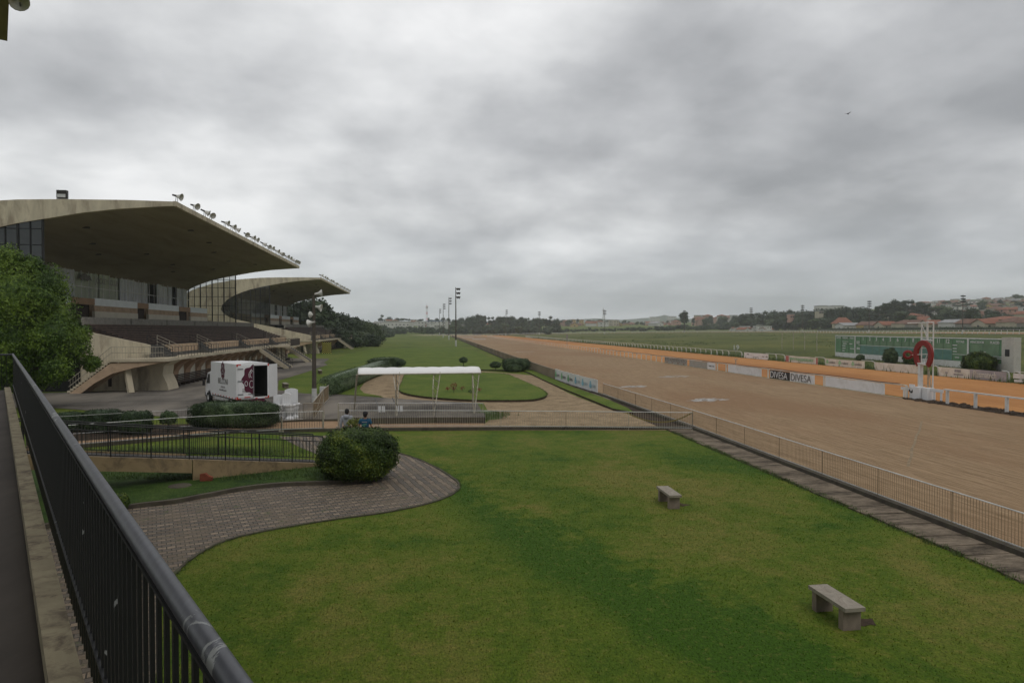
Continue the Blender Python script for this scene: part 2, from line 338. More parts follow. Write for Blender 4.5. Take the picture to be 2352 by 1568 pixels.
# ground materials ----------------------------------------------------------
def coords(t): return t.nodes.new('ShaderNodeTexCoord').outputs['Object']
def bumpout(t, b, h, strength, dist=0.02):
    bn = t.nodes.new('ShaderNodeBump'); bn.inputs['Strength'].default_value = strength; bn.inputs['Distance'].default_value = dist
    t.links.new(h, bn.inputs['Height']); t.links.new(bn.outputs[0], b.inputs['Normal'])
def grassmat(name, deep, mid, yel, s1=0.16, rough_grass=False, band=None, yb=0.0, fine=26.0):
    m, t, b, out = newmat(name); co = coords(t)
    n1 = noise_n(t, map_n(t, co, (1, 0.7, 1)), s1, 5, 0.55, 0.5)
    n2 = noise_n(t, co, s1 * 7, 6, 0.65); n3 = noise_n(t, map_n(t, co, (1, 0.55, 1)), fine, 4, 0.7)
    f = math_n(t, 'ADD', math_n(t, 'MULTIPLY', n1, 0.62), math_n(t, 'MULTIPLY', n2, 0.38))
    f = math_n(t, 'ADD', f, yb)
    if band:                       # a darker, lusher stripe that grows along a line of the lawn
        p0, p1, wid, amt = band
        d = (Vector(p1) - Vector(p0)); L = d.length; nrm = Vector((-d.y, d.x, 0)) / L
        dp = t.nodes.new('ShaderNodeVectorMath'); dp.operation = 'DOT_PRODUCT'; t.links.new(co, dp.inputs[0]); dp.inputs[1].default_value = nrm
        dist = math_n(t, 'ABSOLUTE', math_n(t, 'ADD', math_n(t, 'SUBTRACT', dp.outputs['Value'], nrm.dot(Vector(p0))), math_n(t, 'MULTIPLY', math_n(t, 'SUBTRACT', n2, 0.5), 3.0)))
        k = math_n(t, 'SUBTRACT', 1.0, math_n(t, 'DIVIDE', dist, wid), True)
        f = math_n(t, 'SUBTRACT', f, math_n(t, 'MULTIPLY', k, amt))
    c = ramp_n(t, f, [(0.385, deep), (0.50, mid), (0.615, yel)])
    n4 = noise_n(t, co, s1 * 28, 5, 0.75); c = mix_n(t, ramp_n(t, n4, [(0.55, (0, 0, 0)), (0.72, (0.55,) * 3)]), c, (yel[0] * 1.35, yel[1] * 1.15, yel[2] * 1.6)); c = mix_n(t, ramp_n(t, n4, [(0.30, (0.5,) * 3), (0.45, (0, 0, 0))]), c, (deep[0] * 0.7, deep[1] * 0.7, deep[2] * 0.8))
    g = ramp_n(t, n3, [(0.30, (0.5, 0.5, 0.5)), (0.55, (1.0, 1.0, 1.0)), (0.75, (1.45, 1.4, 1.25))])
    c = mix_n(t, 1.0, c, g, 'MULTIPLY'); t.links.new(c, b.inputs['Base Color'])
    b.inputs['Roughness'].default_value = 0.9; b.inputs['Specular IOR Level'].default_value = 0.15
    bumpout(t, b, n3, 0.5, 0.03); return m
lb0, lb1 = G(1130, 1180), G(1700, 1500)
M['lawn'] = grassmat('mown_lawn', (0.046, 0.104, 0.006), (0.100, 0.146, 0.012), (0.172, 0.168, 0.034), 0.19, band=(lb0, lb1, 1.5, 0.16), yb=0.01)
M['field'] = grassmat('field_grass', (0.062, 0.100, 0.010), (0.112, 0.152, 0.017), (0.155, 0.170, 0.030), 0.06, fine=9.0)
M['bright'] = grassmat('bright_lawn', (0.075, 0.122, 0.010), (0.105, 0.158, 0.014), (0.140, 0.175, 0.024), 0.3, fine=22.0)
M['infield'] = grassmat('rough_infield_grass', (0.060, 0.080, 0.015), (0.100, 0.120, 0.022), (0.160, 0.160, 0.040), 0.035, fine=2.2)
M['shade'] = grassmat('shaded_grass', (0.020, 0.045, 0.008), (0.040, 0.078, 0.012), (0.060, 0.10, 0.02), 0.5)  # darker greens, with the shade under the ramp put into the colour
def earthmat(name, c1, c2, scale, stretch=(1, 1, 1), fine=10.0, lines=None, bump=0.6, speck=None, big=None):
    m, t, b, out = newmat(name); co = coords(t)
    n1 = noise_n(t, map_n(t, co, stretch), scale, 6, 0.65, 0.4); n2 = noise_n(t, map_n(t, co, (stretch[0], stretch[1], 1)), fine, 6, 0.75)
    f = math_n(t, 'ADD', math_n(t, 'MULTIPLY', n1, 0.5), math_n(t, 'MULTIPLY', n2, 0.5))
    c = ramp_n(t, f, [(0.40, c2), (0.60, c1)])
    if big:
        n4 = noise_n(t, map_n(t, co, (1, 0.35, 1)), big[1], 3, 0.5); c = mix_n(t, ramp_n(t, n4, [(0.45, (0, 0, 0)), (0.62, (0.8,) * 3)]), c, big[0])
    if speck:
        n3 = noise_n(t, map_n(t, co, (stretch[0], stretch[1], 1)), fine * 2.2, 3, 0.7)
        c = mix_n(t, ramp_n(t, n3, [(0.60, (0, 0, 0)), (0.68, (0.75,) * 3)]), c, speck)
    t.links.new(c, b.inputs['Base Color']); b.inputs['Roughness'].default_value = 0.95; b.inputs['Specular IOR Level'].default_value = 0.1
    bumpout(t, b, f, bump, 0.06); return m
M['track'] = earthmat('harrowed_brown_sand', (0.415, 0.290, 0.175), (0.205, 0.136, 0.075), 1.5, (4.5, 0.16, 1), 3.6, bump=1.0, speck=(0.54, 0.40, 0.26), big=((0.27, 0.165, 0.092), 0.09))
M['orange'] = earthmat('orange_sand', (0.55, 0.275, 0.105), (0.40, 0.18, 0.062), 0.8, (2.4, 0.3, 1), 3.5, bump=0.5, big=((0.34, 0.15, 0.055), 0.05))
M['dirt'] = earthmat('trodden_dirt', (0.40, 0.30, 0.185), (0.20, 0.145, 0.085), 0.9, (1, 1, 1), 6.0, bump=0.7, speck=(0.10, 0.07, 0.045))
M['sandy'] = earthmat('sandy_path', (0.40, 0.27, 0.165), (0.27, 0.175, 0.105), 1.5, (1, 1, 1), 9.0, bump=0.5)
M['soil'] = earthmat('dark_soil', (0.085, 0.060, 0.042), (0.035, 0.026, 0.020), 2.0, (1, 1, 1), 9.0, bump=0.7)
M['asph'] = earthmat('worn_asphalt', (0.165, 0.150, 0.132), (0.075, 0.068, 0.060), 0.5, (0.5, 1.6, 1), 9.0, bump=0.4, speck=(0.24, 0.22, 0.19), big=((0.27, 0.24, 0.20), 0.22))
M['slab'] = earthmat('dirty_slab', (0.26, 0.21, 0.155), (0.055, 0.045, 0.034), 0.9, (0.5, 1.4, 1), 5.0, bump=0.3)
M['rampc'] = earthmat('ramp_surface', (0.13, 0.125, 0.12), (0.075, 0.072, 0.070), 0.9, (1, 1, 1), 8.0, bump=0.2)
M['ochre'] = mat('ochre_ramp_render', (0.34, 0.25, 0.14), 0.9, var=0.2, scale=1.5, bump=0.25, bscale=14, stain=(0.10, 0.075, 0.05), stain_scale=1.1, stain_amt=0.85)
def cobblemat(name, ang):
    m, t, b, out = newmat(name); co = map_n(t, coords(t), rot=(0, 0, ang))
    wob = noise_n(t, co, 2.3, 2, 0.5)
    sx = t.nodes.new('ShaderNodeSeparateXYZ'); t.links.new(co, sx.inputs[0])
    v_ = math_n(t, 'ADD', sx.outputs[1], math_n(t, 'MULTIPLY', math_n(t, 'SUBTRACT', wob, 0.5), 0.16))
    cbn = t.nodes.new('ShaderNodeCombineXYZ'); t.links.new(sx.outputs[0], cbn.inputs[0]); t.links.new(v_, cbn.inputs[1])
    br = t.nodes.new('ShaderNodeTexBrick'); t.links.new(cbn.outputs[0], br.inputs['Vector'])
    br.inputs['Scale'].default_value = 1.0; br.inputs['Brick Width'].default_value = 0.21; br.inputs['Row Height'].default_value = 0.19
    br.inputs['Mortar Size'].default_value = 0.014; br.inputs['Mortar Smooth'].default_value = 0.4; br.inputs['Bias'].default_value = 0.0
    br.inputs['Color1'].default_value = (0.13, 0.098, 0.068, 1); br.inputs['Color2'].default_value = (0.28, 0.215, 0.15, 1); br.inputs['Mortar'].default_value = (0.035, 0.03, 0.02, 1)
    row = math_n(t, 'GREATER_THAN', math_n(t, 'MODULO', math_n(t, 'ADD', v_, 190.0), 0.38), 0.19)
    c = mix_n(t, math_n(t, 'MULTIPLY', row, 0.70), br.outputs['Color'], (0.085, 0.078, 0.070))
    c = mix_n(t, br.outputs['Fac'], c, (0.035, 0.03, 0.02))
    n2 = noise_n(t, co, 0.7, 8, 0.75); c = mix_n(t, ramp_n(t, n2, [(0.48, (0, 0, 0)), (0.66, (0.85,) * 3)]), c, (0.15, 0.115, 0.075))
    n5 = noise_n(t, co, 1.9, 6, 0.7); c = mix_n(t, ramp_n(t, n5, [(0.60, (0, 0, 0)), (0.66, (0.8,) * 3)]), c, (0.06, 0.085, 0.02))
    n3 = noise_n(t, co, 30, 3, 0.7); c = mix_n(t, 0.45, c, mix_n(t, 1.0, c, ramp_n(t, n3, [(0.3, (0.4,) * 3), (0.7, (1.6,) * 3)]), 'MULTIPLY'))
    t.links.new(c, b.inputs['Base Color']); b.inputs['Roughness'].default_value = 0.8
    bumpout(t, b, math_n(t, 'SUBTRACT', math_n(t, 'MULTIPLY', n3, 0.25), br.outputs['Fac']), 0.8, 0.03); return m
M['cob1'] = cobblemat('cobblestone_rows', -0.371); M['cob2'] = cobblemat('cobblestone_rows_diagonal', 1.298)

# ------------------------------------------------------------------ foliage generators
def rnd_dir():
    z = R.uniform(-1, 1); a = R.uniform(0, 2 * math.pi); r = math.sqrt(1 - z * z); return Vector((r * math.cos(a), r * math.sin(a), z))
def leaf_quad(mb, p, nrm, L, wd, droop=0.0):
    t = nrm.cross(rnd_dir())
    if t.length < 1e-3: t = Vector((1, 0, 0))
    t.normalize(); t = (t + Vector((0, 0, -droop))).normalized()
    b = nrm.cross(t)
    if b.length < 1e-3: return
    b.normalize(); o = len(mb.v)
    mb.v += [tuple(p), tuple(p + t * L * 0.5 + b * wd * 0.5), tuple(p + t * L), tuple(p + t * L * 0.5 - b * wd * 0.5)]
    mb.f.append((o, o + 1, o + 2, o + 3)); mb.mi.append(mb.cur)
def clump(mb, c, r, n, L, wd, droop=0.0, shell=0.55):
    c = Vector(c); r = Vector(r) if hasattr(r, '__len__') else Vector((r, r, r))
    for _ in range(n):
        d = rnd_dir(); k = shell + (1 - shell) * R.random() ** 0.6
        p = c + Vector((d.x * r.x, d.y * r.y, d.z * r.z)) * k
        leaf_quad(mb, p, (d + rnd_dir() * 0.8).normalized(), L * R.uniform(0.6, 1.3), wd * R.uniform(0.6, 1.3), droop)
def lump(mb, c, r, seed=0.0, amp=0.2, nu=14, nv=9, freq=1.2, box=0.0):
    c = Vector(c); r = Vector(r); vs = []; fs = []
    for j in range(nv + 1):
        ph = math.pi * j / nv
        for i in range(nu):
            th = 2 * math.pi * i / nu
            d = Vector((math.sin(ph) * math.cos(th), math.sin(ph) * math.sin(th), math.cos(ph)))
            if box > 0:
                e = 1 - box; d = Vector([math.copysign(abs(q) ** e, q) for q in d])
            k = 1 + amp * noise.noise(d * freq * 1.7 + Vector((seed, seed * 1.3, 0)))
            vs.append(c + Vector((d.x * r.x, d.y * r.y, d.z * r.z)) * k)
    for j in range(nv):
        for i in range(nu):
            a = j * nu + i; b_ = j * nu + (i + 1) % nu; fs.append((a, a + nu, b_ + nu, b_))
    mb.add(vs, fs)
def bush_mesh(r, n, leaf, seed=1.0, box=0.0, amp=0.22, freq=1.3):      # trimmed bush: lumpy core, dense leaves on its skin
    mb = MB(); r = Vector(r); lump(mb, (0, 0, r.z), r * 0.89, seed, amp, 28, 18, freq, box)
    for _ in range(n):
        d = rnd_dir(); dd = d
        if box > 0: dd = Vector([math.copysign(abs(q) ** (1 - box), q) for q in d])
        k = 0.93 * (1 + amp * noise.noise(dd * freq * 1.7 + Vector((seed, seed * 1.3, 0)))) * R.uniform(0.93, 1.09) * (1.0 if R.random() > 0.05 else R.uniform(1.03, 1.12))
        p = Vector((dd.x * r.x, dd.y * r.y, dd.z * r.z)) * k + Vector((0, 0, r.z))
        if p.z < 0.02: continue
        leaf_quad(mb, p, (d + rnd_dir() * 0.7).normalized(), leaf * R.uniform(0.6, 1.4), leaf * 0.6 * R.uniform(0.6, 1.3))
    return mb
def crown_mesh(kind, h, wd, n, leaf, seed):
    rr = random.Random(seed); mb = MB(); lobes = []
    if kind == 'round':
        for i in range(11):
            a = rr.uniform(0, 6.28); q = rr.uniform(0, 0.62); lobes.append((Vector((math.cos(a) * q * wd / 2, math.sin(a) * q * wd / 2, h * rr.uniform(0.30, 0.84))), Vector((1, 1, 0.8)) * wd * rr.uniform(0.17, 0.27)))
        lobes.append((Vector((0, 0, h * 0.55)), Vector((wd * 0.36, wd * 0.36, h * 0.30))))
    elif kind == 'tall':
        for i in range(13):
            a = rr.uniform(0, 6.28); t = rr.uniform(0.22, 0.95); q = rr.uniform(0.1, 0.9) * (1.2 - t); lobes.append((Vector((math.cos(a) * q * wd / 1.6, math.sin(a) * q * wd / 1.6, h * t)), Vector((1, 1, 0.85)) * wd * rr.uniform(0.17, 0.28)))
    elif kind == 'cone':
        for i in range(12):
            t = 0.12 + 0.88 * i / 12; q = (1.05 - t) * wd / 2; a = rr.uniform(0, 6.28)
            lobes.append((Vector((math.cos(a) * q * 0.25, math.sin(a) * q * 0.25, h * t)), Vector((q * 0.95 + .3, q * 0.95 + .3, h * 0.09))))
    elif kind == 'umbrella':
        for i in range(9):
            a = i * 0.7 + rr.uniform(-.2, .2); q = wd * rr.uniform(0.2, 0.42); lobes.append((Vector((math.cos(a) * q, math.sin(a) * q, h * rr.uniform(0.84, 0.95))), Vector((wd * 0.17, wd * 0.17, h * 0.06))))
        lobes.append((Vector((0, 0, h * 0.9)), Vector((wd * 0.3, wd * 0.3, h * 0.05))))
    elif kind == 'low':
        for i in range(9):
            a = rr.uniform(0, 6.28); q = rr.uniform(0, 0.7); lobes.append((Vector((math.cos(a) * q * wd / 2, math.sin(a) * q * wd / 2, h * rr.uniform(0.3, 0.62))), Vector((wd * 0.22, wd * 0.22, h * rr.uniform(0.28, 0.4)))))
    for k, (c, r) in enumerate(lobes):
        lump(mb, c, r * 0.72, seed + k, 0.35, 9, 6)
        clump(mb, c, r * 1.08, n // len(lobes), leaf, leaf * 0.7)
    tr = MB(); tr.tube([(0, 0, -0.5), (wd * 0.01, 0, h * 0.4), (0, wd * 0.015, h * 0.85)], [h * 0.022, h * 0.016, h * 0.005], 6)
    for c, r in lobes[::3]: tr.tube([(0, 0, h * 0.35), c * 0.6 + Vector((0, 0, h * 0.18)), c], [h * 0.010, h * 0.007, h * 0.003], 5)
    return mb, tr
def make_tree(kind, h, wd, n, leaf, seed, lm, label, group=None, name='tree'):
    r = thing(name, label, 'tree', group=group); cm, tm = crown_mesh(kind, h, wd, n, leaf, seed)
    cm.build('crown', lm, r); tm.build('trunk', M['trunk'], r); return r

# ------------------------------------------------------------------ lettering
def text(s, size, M4, m, parent=None, name='lettering', ext=0.004, align='LEFT', sx=1.0, bold=0.0):
    cu_ = bpy.data.curves.new(name, 'FONT'); cu_.body = s; cu_.size = size; cu_.extrude = ext; cu_.align_x = align; cu_.offset = bold
    tmp = bpy.data.objects.new('tmp', cu_); COL.objects.link(tmp)
    dg = bpy.context.evaluated_depsgraph_get(); me = bpy.data.meshes.new_from_object(tmp.evaluated_get(dg))
    bpy.data.objects.remove(tmp); me.name = name; me.transform(M4 @ Matrix.Diagonal((sx, 1, 1, 1))); me.materials.clear(); me.materials.append(m)
    o = bpy.data.objects.new(name, me); COL.objects.link(o); o.parent = parent; return o
def frame(o, xd, up):
    xd = Vector(xd).normalized(); up = Vector(up).normalized(); n = xd.cross(up)
    m = Matrix.Identity(4)
    for i in range(3): m[i][0] = xd[i]; m[i][1] = up[i]; m[i][2] = n[i]; m[i][3] = o[i]
    return m
# ================================================================== GROUND
def gridmesh(xs, ys, fn):
    mb = MB(); nx = len(xs)
    vs = [(x, y, fn(x, y)) for y in ys for x in xs]
    fs = [(j * nx + i, j * nx + i + 1, (j + 1) * nx + i + 1, (j + 1) * nx + i) for j in range(len(ys) - 1) for i in range(nx - 1)]
    mb.add(vs, fs); return mb
xs = [-2400, -1500, -800, -400, -200, -80, 0, 61] + [61 + 20.1 * i for i in range(1, 11)] + [300, 350, 420, 500, 600, 720, 850, 1000, 1300, 2000, 3300]
ys = [-400, -100, -20, 60, 140, 220, 300, 380, 460, 540, 640, 700, 780, 900, 1050, 1250, 1540, 2200, 3000, 3600]
struct(gridmesh(xs, ys, T).build('ground', M['field']))
def gp(pts, z=0.0, zz=None): return [tuple(G(x, y, z)) for x, y in pts]
def flat(name, pts, z, m):
    mb = MB(); mb.sheet([(p[0], p[1], z) for p in pts]); return struct(mb.build(name, m))
# lawn in front of the cross fence
K0 = [G(560, 992), G(750, 991), G(880, 989), G(1225, 987), G(1550, 986), G(1590, 987)]
lawn = [(-9.0, 36.5), *[(p.x, p.y - 0.15) for p in K0[1:5]], (12.75, 35.5), (12.75, 3), (12.75, -6), (-16, -6), (-16, 30), (-13, 33)]
lawn = [(a[0], a[1]) for a in lawn]
flat('lawn', lawn, 0.006, M['lawn'])
# cobbled path (two laying directions)
left = [(830, 1107), (740, 1113), (640, 1117), (560, 1126), (480, 1141), (400, 1156), (290, 1170), (100, 1215), (-300, 1330), (-300, 2400), (365, 2400), (355, 1600), (368, 1400), (376, 1360), (395, 1325), (430, 1291), (470, 1265), (520, 1242), (600, 1222), (760, 1195), (900, 1175), (1000, 1152)]
right = [(1000, 1152), (1045, 1131), (1054, 1119), (1048, 1104), (1010, 1079), (960, 1055), (905, 1037), (860, 1016), (790, 1000), (640, 1003), (690, 1028), (735, 1046), (800, 1062), (850, 1085), (830, 1107)]
mbc = MB(); mbc.sheet([(p[0], p[1], 0.016) for p in (G(x, y) for x, y in left)]); mbc.cur = 1; mbc.sheet([(p[0], p[1], 0.016) for p in (G(x, y) for x, y in right)])
struct(mbc.build('cobbled_path', [M['cob1'], M['cob2']]))
def kerb_line(name, pts, wd, h, m, z0=-0.05, closed=False, label=None):
    mb = MB(); P = [Vector((p[0], p[1])) for p in pts]; n = len(P); L = []; Rr = []
    for i in range(n):
        d = (P[min(i + 1, n - 1)] - P[max(i - 1, 0)]).normalized(); nn = Vector((-d.y, d.x)) * wd / 2
        L.append(P[i] + nn); Rr.append(P[i] - nn)
    if name in ('path_edging', 'path_kerb'):
        L = [q + Vector((R.uniform(-.02, .02), R.uniform(-.02, .02))) for q in L]; Rr = [q + Vector((R.uniform(-.02, .02), R.uniform(-.02, .02))) for q in Rr]
    for i in range(n - 1):
        q = [L[i], L[i + 1], Rr[i + 1], Rr[i]]
        jl = 0.0
        vs = [(p.x, p.y, z0) for p in q] + [(p.x, p.y, h + jl) for p in q]
        mb.add(vs, [(4, 7, 6, 5), (0, 1, 5, 4), (1, 2, 6, 5), (2, 3, 7, 6), (3, 0, 4, 7)])
    return struct(mb.build(name, m, recalc=True))
def smooth_line(pts, k=5):
    P = [Vector((p[0], p[1])) for p in pts]; out = []
    for i in range(len(P) - 1):
        p0 = P[max(i - 1, 0)]; p1 = P[i]; p2 = P[i + 1]; p3 = P[min(i + 2, len(P) - 1)]
        for j in range(k):
            t = j / k
            out.append(0.5 * ((2 * p1) + (-p0 + p2) * t + (2 * p0 - 5 * p1 + 4 * p2 - p3) * t * t + (-p0 + 3 * p1 - 3 * p2 + p3) * t ** 3))
    out.append(P[-1]); return out
kerb_line('path_kerb', smooth_line([G(x, y) for x, y in [(850, 1090), (830, 1107), (740, 1113), (640, 1117), (560, 1126), (480, 1141), (400, 1156), (290, 1170), (100, 1215)]]), 0.16, 0.14, M['kerb'])
kerb_line('path_edging', smooth_line([G(x, y) for x, y in [(395, 1325), (430, 1291), (470, 1265), (520, 1242), (600, 1222), (760, 1195), (900, 1175), (1000, 1152), (1045, 1131), (1054, 1119), (1048, 1104), (1010, 1079), (960, 1055), (905, 1037), (860, 1018)]]), 0.08, 0.04, M['kerb'])
# grass island under the ramp
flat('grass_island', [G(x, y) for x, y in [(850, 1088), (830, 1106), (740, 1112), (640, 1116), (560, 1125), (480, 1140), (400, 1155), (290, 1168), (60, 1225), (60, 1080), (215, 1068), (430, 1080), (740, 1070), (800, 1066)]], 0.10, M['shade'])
# sandy strip between the two fences
BK = [G(x, y) for x, y in [(60, 1040), (168, 1030), (290, 1019), (430, 1006), (560, 993)]] + K0[1:]
kerb_line('front_kerb', smooth_line(BK, 3), 0.26, 0.17, M['kerb'])
sandy = [(60, 1024), (175, 1014), (400, 998), (480, 987), (600, 973), (690, 967), (1112, 970)]
flat('sandy_path', [G(x, y) for x, y in sandy] + [G(x, y) for x, y in [(1112, 985), (880, 987), (750, 989), (560, 991), (430, 1004), (290, 1017), (168, 1028), (60, 1038)]], 0.020, M['sandy'])
flat('soil_strip', [G(x, y) for x, y in [(60, 1024), (175, 1014), (400, 998), (480, 987), (600, 973), (628, 968), (560, 972), (400, 974), (170, 980), (60, 984)]], 0.014, M['soil'])
dirt = [(1000, 989), (1590, 988), (1560, 975), (1480, 955), (1455, 948), (1420, 946), (1385, 934), (1310, 905), (1262, 880), (1222, 862), (1180, 858), (1130, 854), (1090, 851), (1000, 850), (930, 852), (885, 860), (852, 870), (836, 880), (826, 893), (836, 903), (875, 911), (900, 920), (1110, 925), (1130, 960), (1110, 975)]
flat('dirt_path', [G(x, y) for x, y in dirt], 0.012, M['dirt'])
asph = [(-250, 908), (100, 903), (346, 895), (545, 856), (640, 840), (640, 822), (757, 824), (744, 833), (752, 838), (700, 856), (640, 874), (638, 896), (700, 904), (775, 906), (900, 915), (1096, 926), (1110, 950), (850, 958), (775, 966), (690, 967), (625, 970), (560, 966), (430, 962), (300, 950), (110, 936), (-250, 940)]
flat('asphalt_yard', [G(x, y) for x, y in asph], 0.024, M['asph'])
kerb_line('yard_kerb', [G(x, y) for x, y in [(625, 971), (690, 968), (775, 967), (850, 967)]], 0.2, 0.13, M['kerb'])
# raised oval lawn
ov = smooth_line([G(x, y) for x, y in [(930, 861), (922, 882), (917, 900), (948, 911), (1018, 919), (1097, 923), (1205, 923), (1240, 919), (1256, 911), (1250, 902), (1231, 891), (1179, 868), (1157, 861), (1102, 858), (1000, 857), (940, 858)]], 4)
mo = MB(); mo.sheet([(p.x, p.y, 0.17) for p in ov]); mo.cur = 1; n = len(ov)
mo.add([(p.x, p.y, 0.17) for p in ov] + [(p.x, p.y, 0.0) for p in ov], [(i, (i + 1) % n, (i + 1) % n + n, i + n) for i in range(n)])
struct(mo.build('oval_lawn', [M['bright'], M['soil']]))
# narrow verge beside the stepping slabs
vg = [(1060, 850), (1201, 853), (1214, 857), (1245, 873), (1289, 893), (1354, 920), (1409, 943), (1455, 951), (1442, 941), (1387, 917), (1310, 890), (1266, 870), (1222, 852), (1160, 845), (1060, 844)]
mo = MB(); P = [G(x, y) for x, y in vg]; mo.sheet([(p.x, p.y, 0.14) for p in P]); n = len(P); mo.cur = 1
mo.add([(p.x, p.y, 0.14) for p in P] + [(p.x, p.y, 0.0) for p in P], [(i, (i + 1) % n, (i + 1) % n + n, i + n) for i in range(n)])
struct(mo.build('grass_verge', [M['bright'], M['soil']]))
flat('lawn_between_hedge_and_path', [G(x, y) for x, y in [(745, 908), (775, 905), (880, 911), (836, 903), (826, 893), (836, 880), (852, 870), (885, 860), (905, 852), (880, 846), (800, 880), (750, 898)]], 0.030, M['bright'])
flat('bright_lawn', [G(x, y) for x, y in [(640, 874), (700, 856), (752, 838), (760, 830), (800, 812), (860, 800), (1040, 797), (1075, 800), (1180, 840), (1200, 850), (1060, 842), (905, 850), (880, 846), (800, 880), (745, 898), (760, 905), (700, 903), (640, 895)]], 0.008, M['bright'])
# slab walk beside the track fence: separate slabs, some missing
FX = [(14.17, -6), (14.17, 36.0), (13.80, 56.2), (13.30, 71), (12.95, 113), (13.15, 221), (13.4, 520)]
def fx(Y):
    for (a, ya), (b, yb) in zip(FX, FX[1:]):
        if Y <= yb: return a + (b - a) * (Y - ya) / (yb - ya)
    return FX[-1][0]
mb = MB(); y = -5.0
while y < 78:
    L = R.uniform(0.7, 1.1); x1 = fx(y) - 0.22; x0 = x1 - R.uniform(1.15, 1.3)
    if 36.2 < y < 50 or (y > 55 and R.random() < 0.3): y += L; continue
    tl = R.uniform(-0.012, 0.012)
    a = [(x0 + R.uniform(-.05, .05), y, 0.05 + tl), (x1, y, 0.06), (x1, y + L - 0.04, 0.06 - tl), (x0 + R.uniform(-.05, .05), y + L - 0.04, 0.05)]
    mb.add(a + [(p[0], p[1], -0.05) for p in a], [(0, 1, 2, 3), (0, 3, 7, 4), (0, 4, 5, 1), (2, 6, 7, 3), (1, 5, 6, 2)]); y += L
struct(mb.build('slab_walk', M['slab']))
flat('walk_bed', [(12.8, -6), (14.1, -6), (14.1, 36), (13.7, 56), (13.2, 71), (12.9, 84), (11.7, 84), (12.0, 71), (12.4, 56), (12.6, 36)], 0.018, M['soil'])
# tracks
tr = [(fx(y) + 0.16, y) for y in (-30, 36, 56, 71, 113, 221, 400, 520)] + [(18, 600), (37.3, 600), (37.3, -30)]
flat('dirt_track', tr, 0.010, M['track'])
flat('track_kerb_strip', [(36.9, -30), (37.25, -30), (37.25, 540), (36.9, 540)], 0.022, mat('pale_sand_edge', (0.48, 0.37, 0.25), 0.95))
mb = MB(); ys_ = [-30 + 20 * i for i in range(32)]
mb.add([(37.6, y, 0.012) for y in ys_] + [(58.6, y, 0.02) for y in ys_], [(i, i + 32, i + 33, i + 1) for i in range(31)])
struct(mb.build('orange_track', M['orange']))
flat('cross_track', [(-8, 566), (62, 560), (62, 606), (-20, 612)], 0.035, mat('pale_sand', (0.52, 0.42, 0.30), 0.95))
# infield and the far side of the course
FAR = smooth_line([(263, -40), (263, 100), (261, 220), (258, 300), (251, 370), (247, 440), (238, 490), (212, 548), (160, 584), (100, 596), (55, 598)], 4)
mb = MB(); near = [(59.2, 20 + (i * 560 / (len(FAR) - 1)) ** 1.0 - 60) for i in range(len(FAR))]
nn = 8; vs = []
for i in range(len(FAR)):
    for j in range(nn + 1):
        k = j / nn; x = near[i][0] * (1 - k) + (FAR[i].x - 0.5) * k; y_ = near[i][1] * (1 - k) + FAR[i].y * k; vs.append((x, y_, T(x, y_) + 0.06))
mb.add(vs, [(i * (nn + 1) + j, i * (nn + 1) + j + 1, (i + 1) * (nn + 1) + j + 1, (i + 1) * (nn + 1) + j) for i in range(len(FAR) - 1) for j in range(nn)])
struct(mb.build('infield', M['infield']))
mb = MB(); vs = []
for i, p in enumerate(FAR):
    d = (FAR[min(i + 1, len(FAR) - 1)] - FAR[max(i - 1, 0)]).normalized(); nrm = Vector((d.y, -d.x))
    for k in (-9.0, 13.0): q = p + nrm * k; vs.append((q.x, q.y, T(q.x, q.y) + 0.13))
mb.add(vs, [(2 * i, 2 * i + 1, 2 * i + 3, 2 * i + 2) for i in range(len(FAR) - 1)])
struct(mb.build('far_track', M['sandy'], recalc=False))
# chalk marks on the track and boards laid flat
def ragged(name, c, ax, bx, z, m, seed, label):
    rr = random.Random(seed); mb = MB()
    for k in range(60):
        u = rr.uniform(-1, 1); v_ = rr.uniform(-1, 1) * (1 - 0.5 * abs(u)); p = Vector((c[0], c[1], z + 0.0004 * k)) + Vector((*ax, 0)) * u * 0.5 + Vector((*bx, 0)) * v_ * 0.5
        a = Vector((*ax, 0)).normalized() * rr.uniform(0.08, 0.45); b = Vector((*bx, 0)).normalized() * rr.uniform(0.02, 0.12)
        mb.add([p - a - b * 0.6, p + a * 0.8 - b, p + a + b * 0.7, p - a * 0.9 + b], [(0, 1, 2, 3)])
    o = mb.build(name, m, recalc=True); return tag(o, label, 'chalk mark', 'chalk marks on the track')
for k, (x, y, s, lb) in enumerate([(1628, 919, 3.4, 'white chalk patch on the brown track, nearest of the marks'), (1550, 865, 4.2, 'white chalk patch on the brown track beyond the middle boards'), (1455, 888, 3.0, 'faint white chalk patch on the brown track near the left banners'), (1203, 808, 6.0, 'thin white chalk patch far down the brown track')]):
    c = G(x, y); ragged('chalk_patch', c, (s * 0.75, s * 0.45), (s * 0.45, -s * 0.5), 0.018, M['chalk'], k, lb)
for k, (x, y, nm) in enumerate([(1075, 775.2, 'striped'), (1100, 779.2, 'striped')]):
    c = G(x, y); mb = MB(); mb.bb(c.x - 3.5, c.x + 3.5, c.y - 2, c.y + 2, 0.03, 0.12); mb.cur = 1; mb.bb(c.x - 3.2, c.x + 3.2, c.y + 2.02, c.y + 7, 0.03, 0.13)
    tag(mb.build('track_mat', [M['whiteclean'], M['black']]), ['black and white mat lying far down the track, the farther one', 'black and white mat lying far down the track, the nearer one'][k], 'mat', 'mats lying on the track')
mb = MB(); P_ = [G(x, y) for x, y in [(2117, 968), (2114, 980), (2112, 990), (2104, 1003), (2101, 1018), (2094, 1032), (2094, 1048), (2088, 1060), (2086, 1072)]]
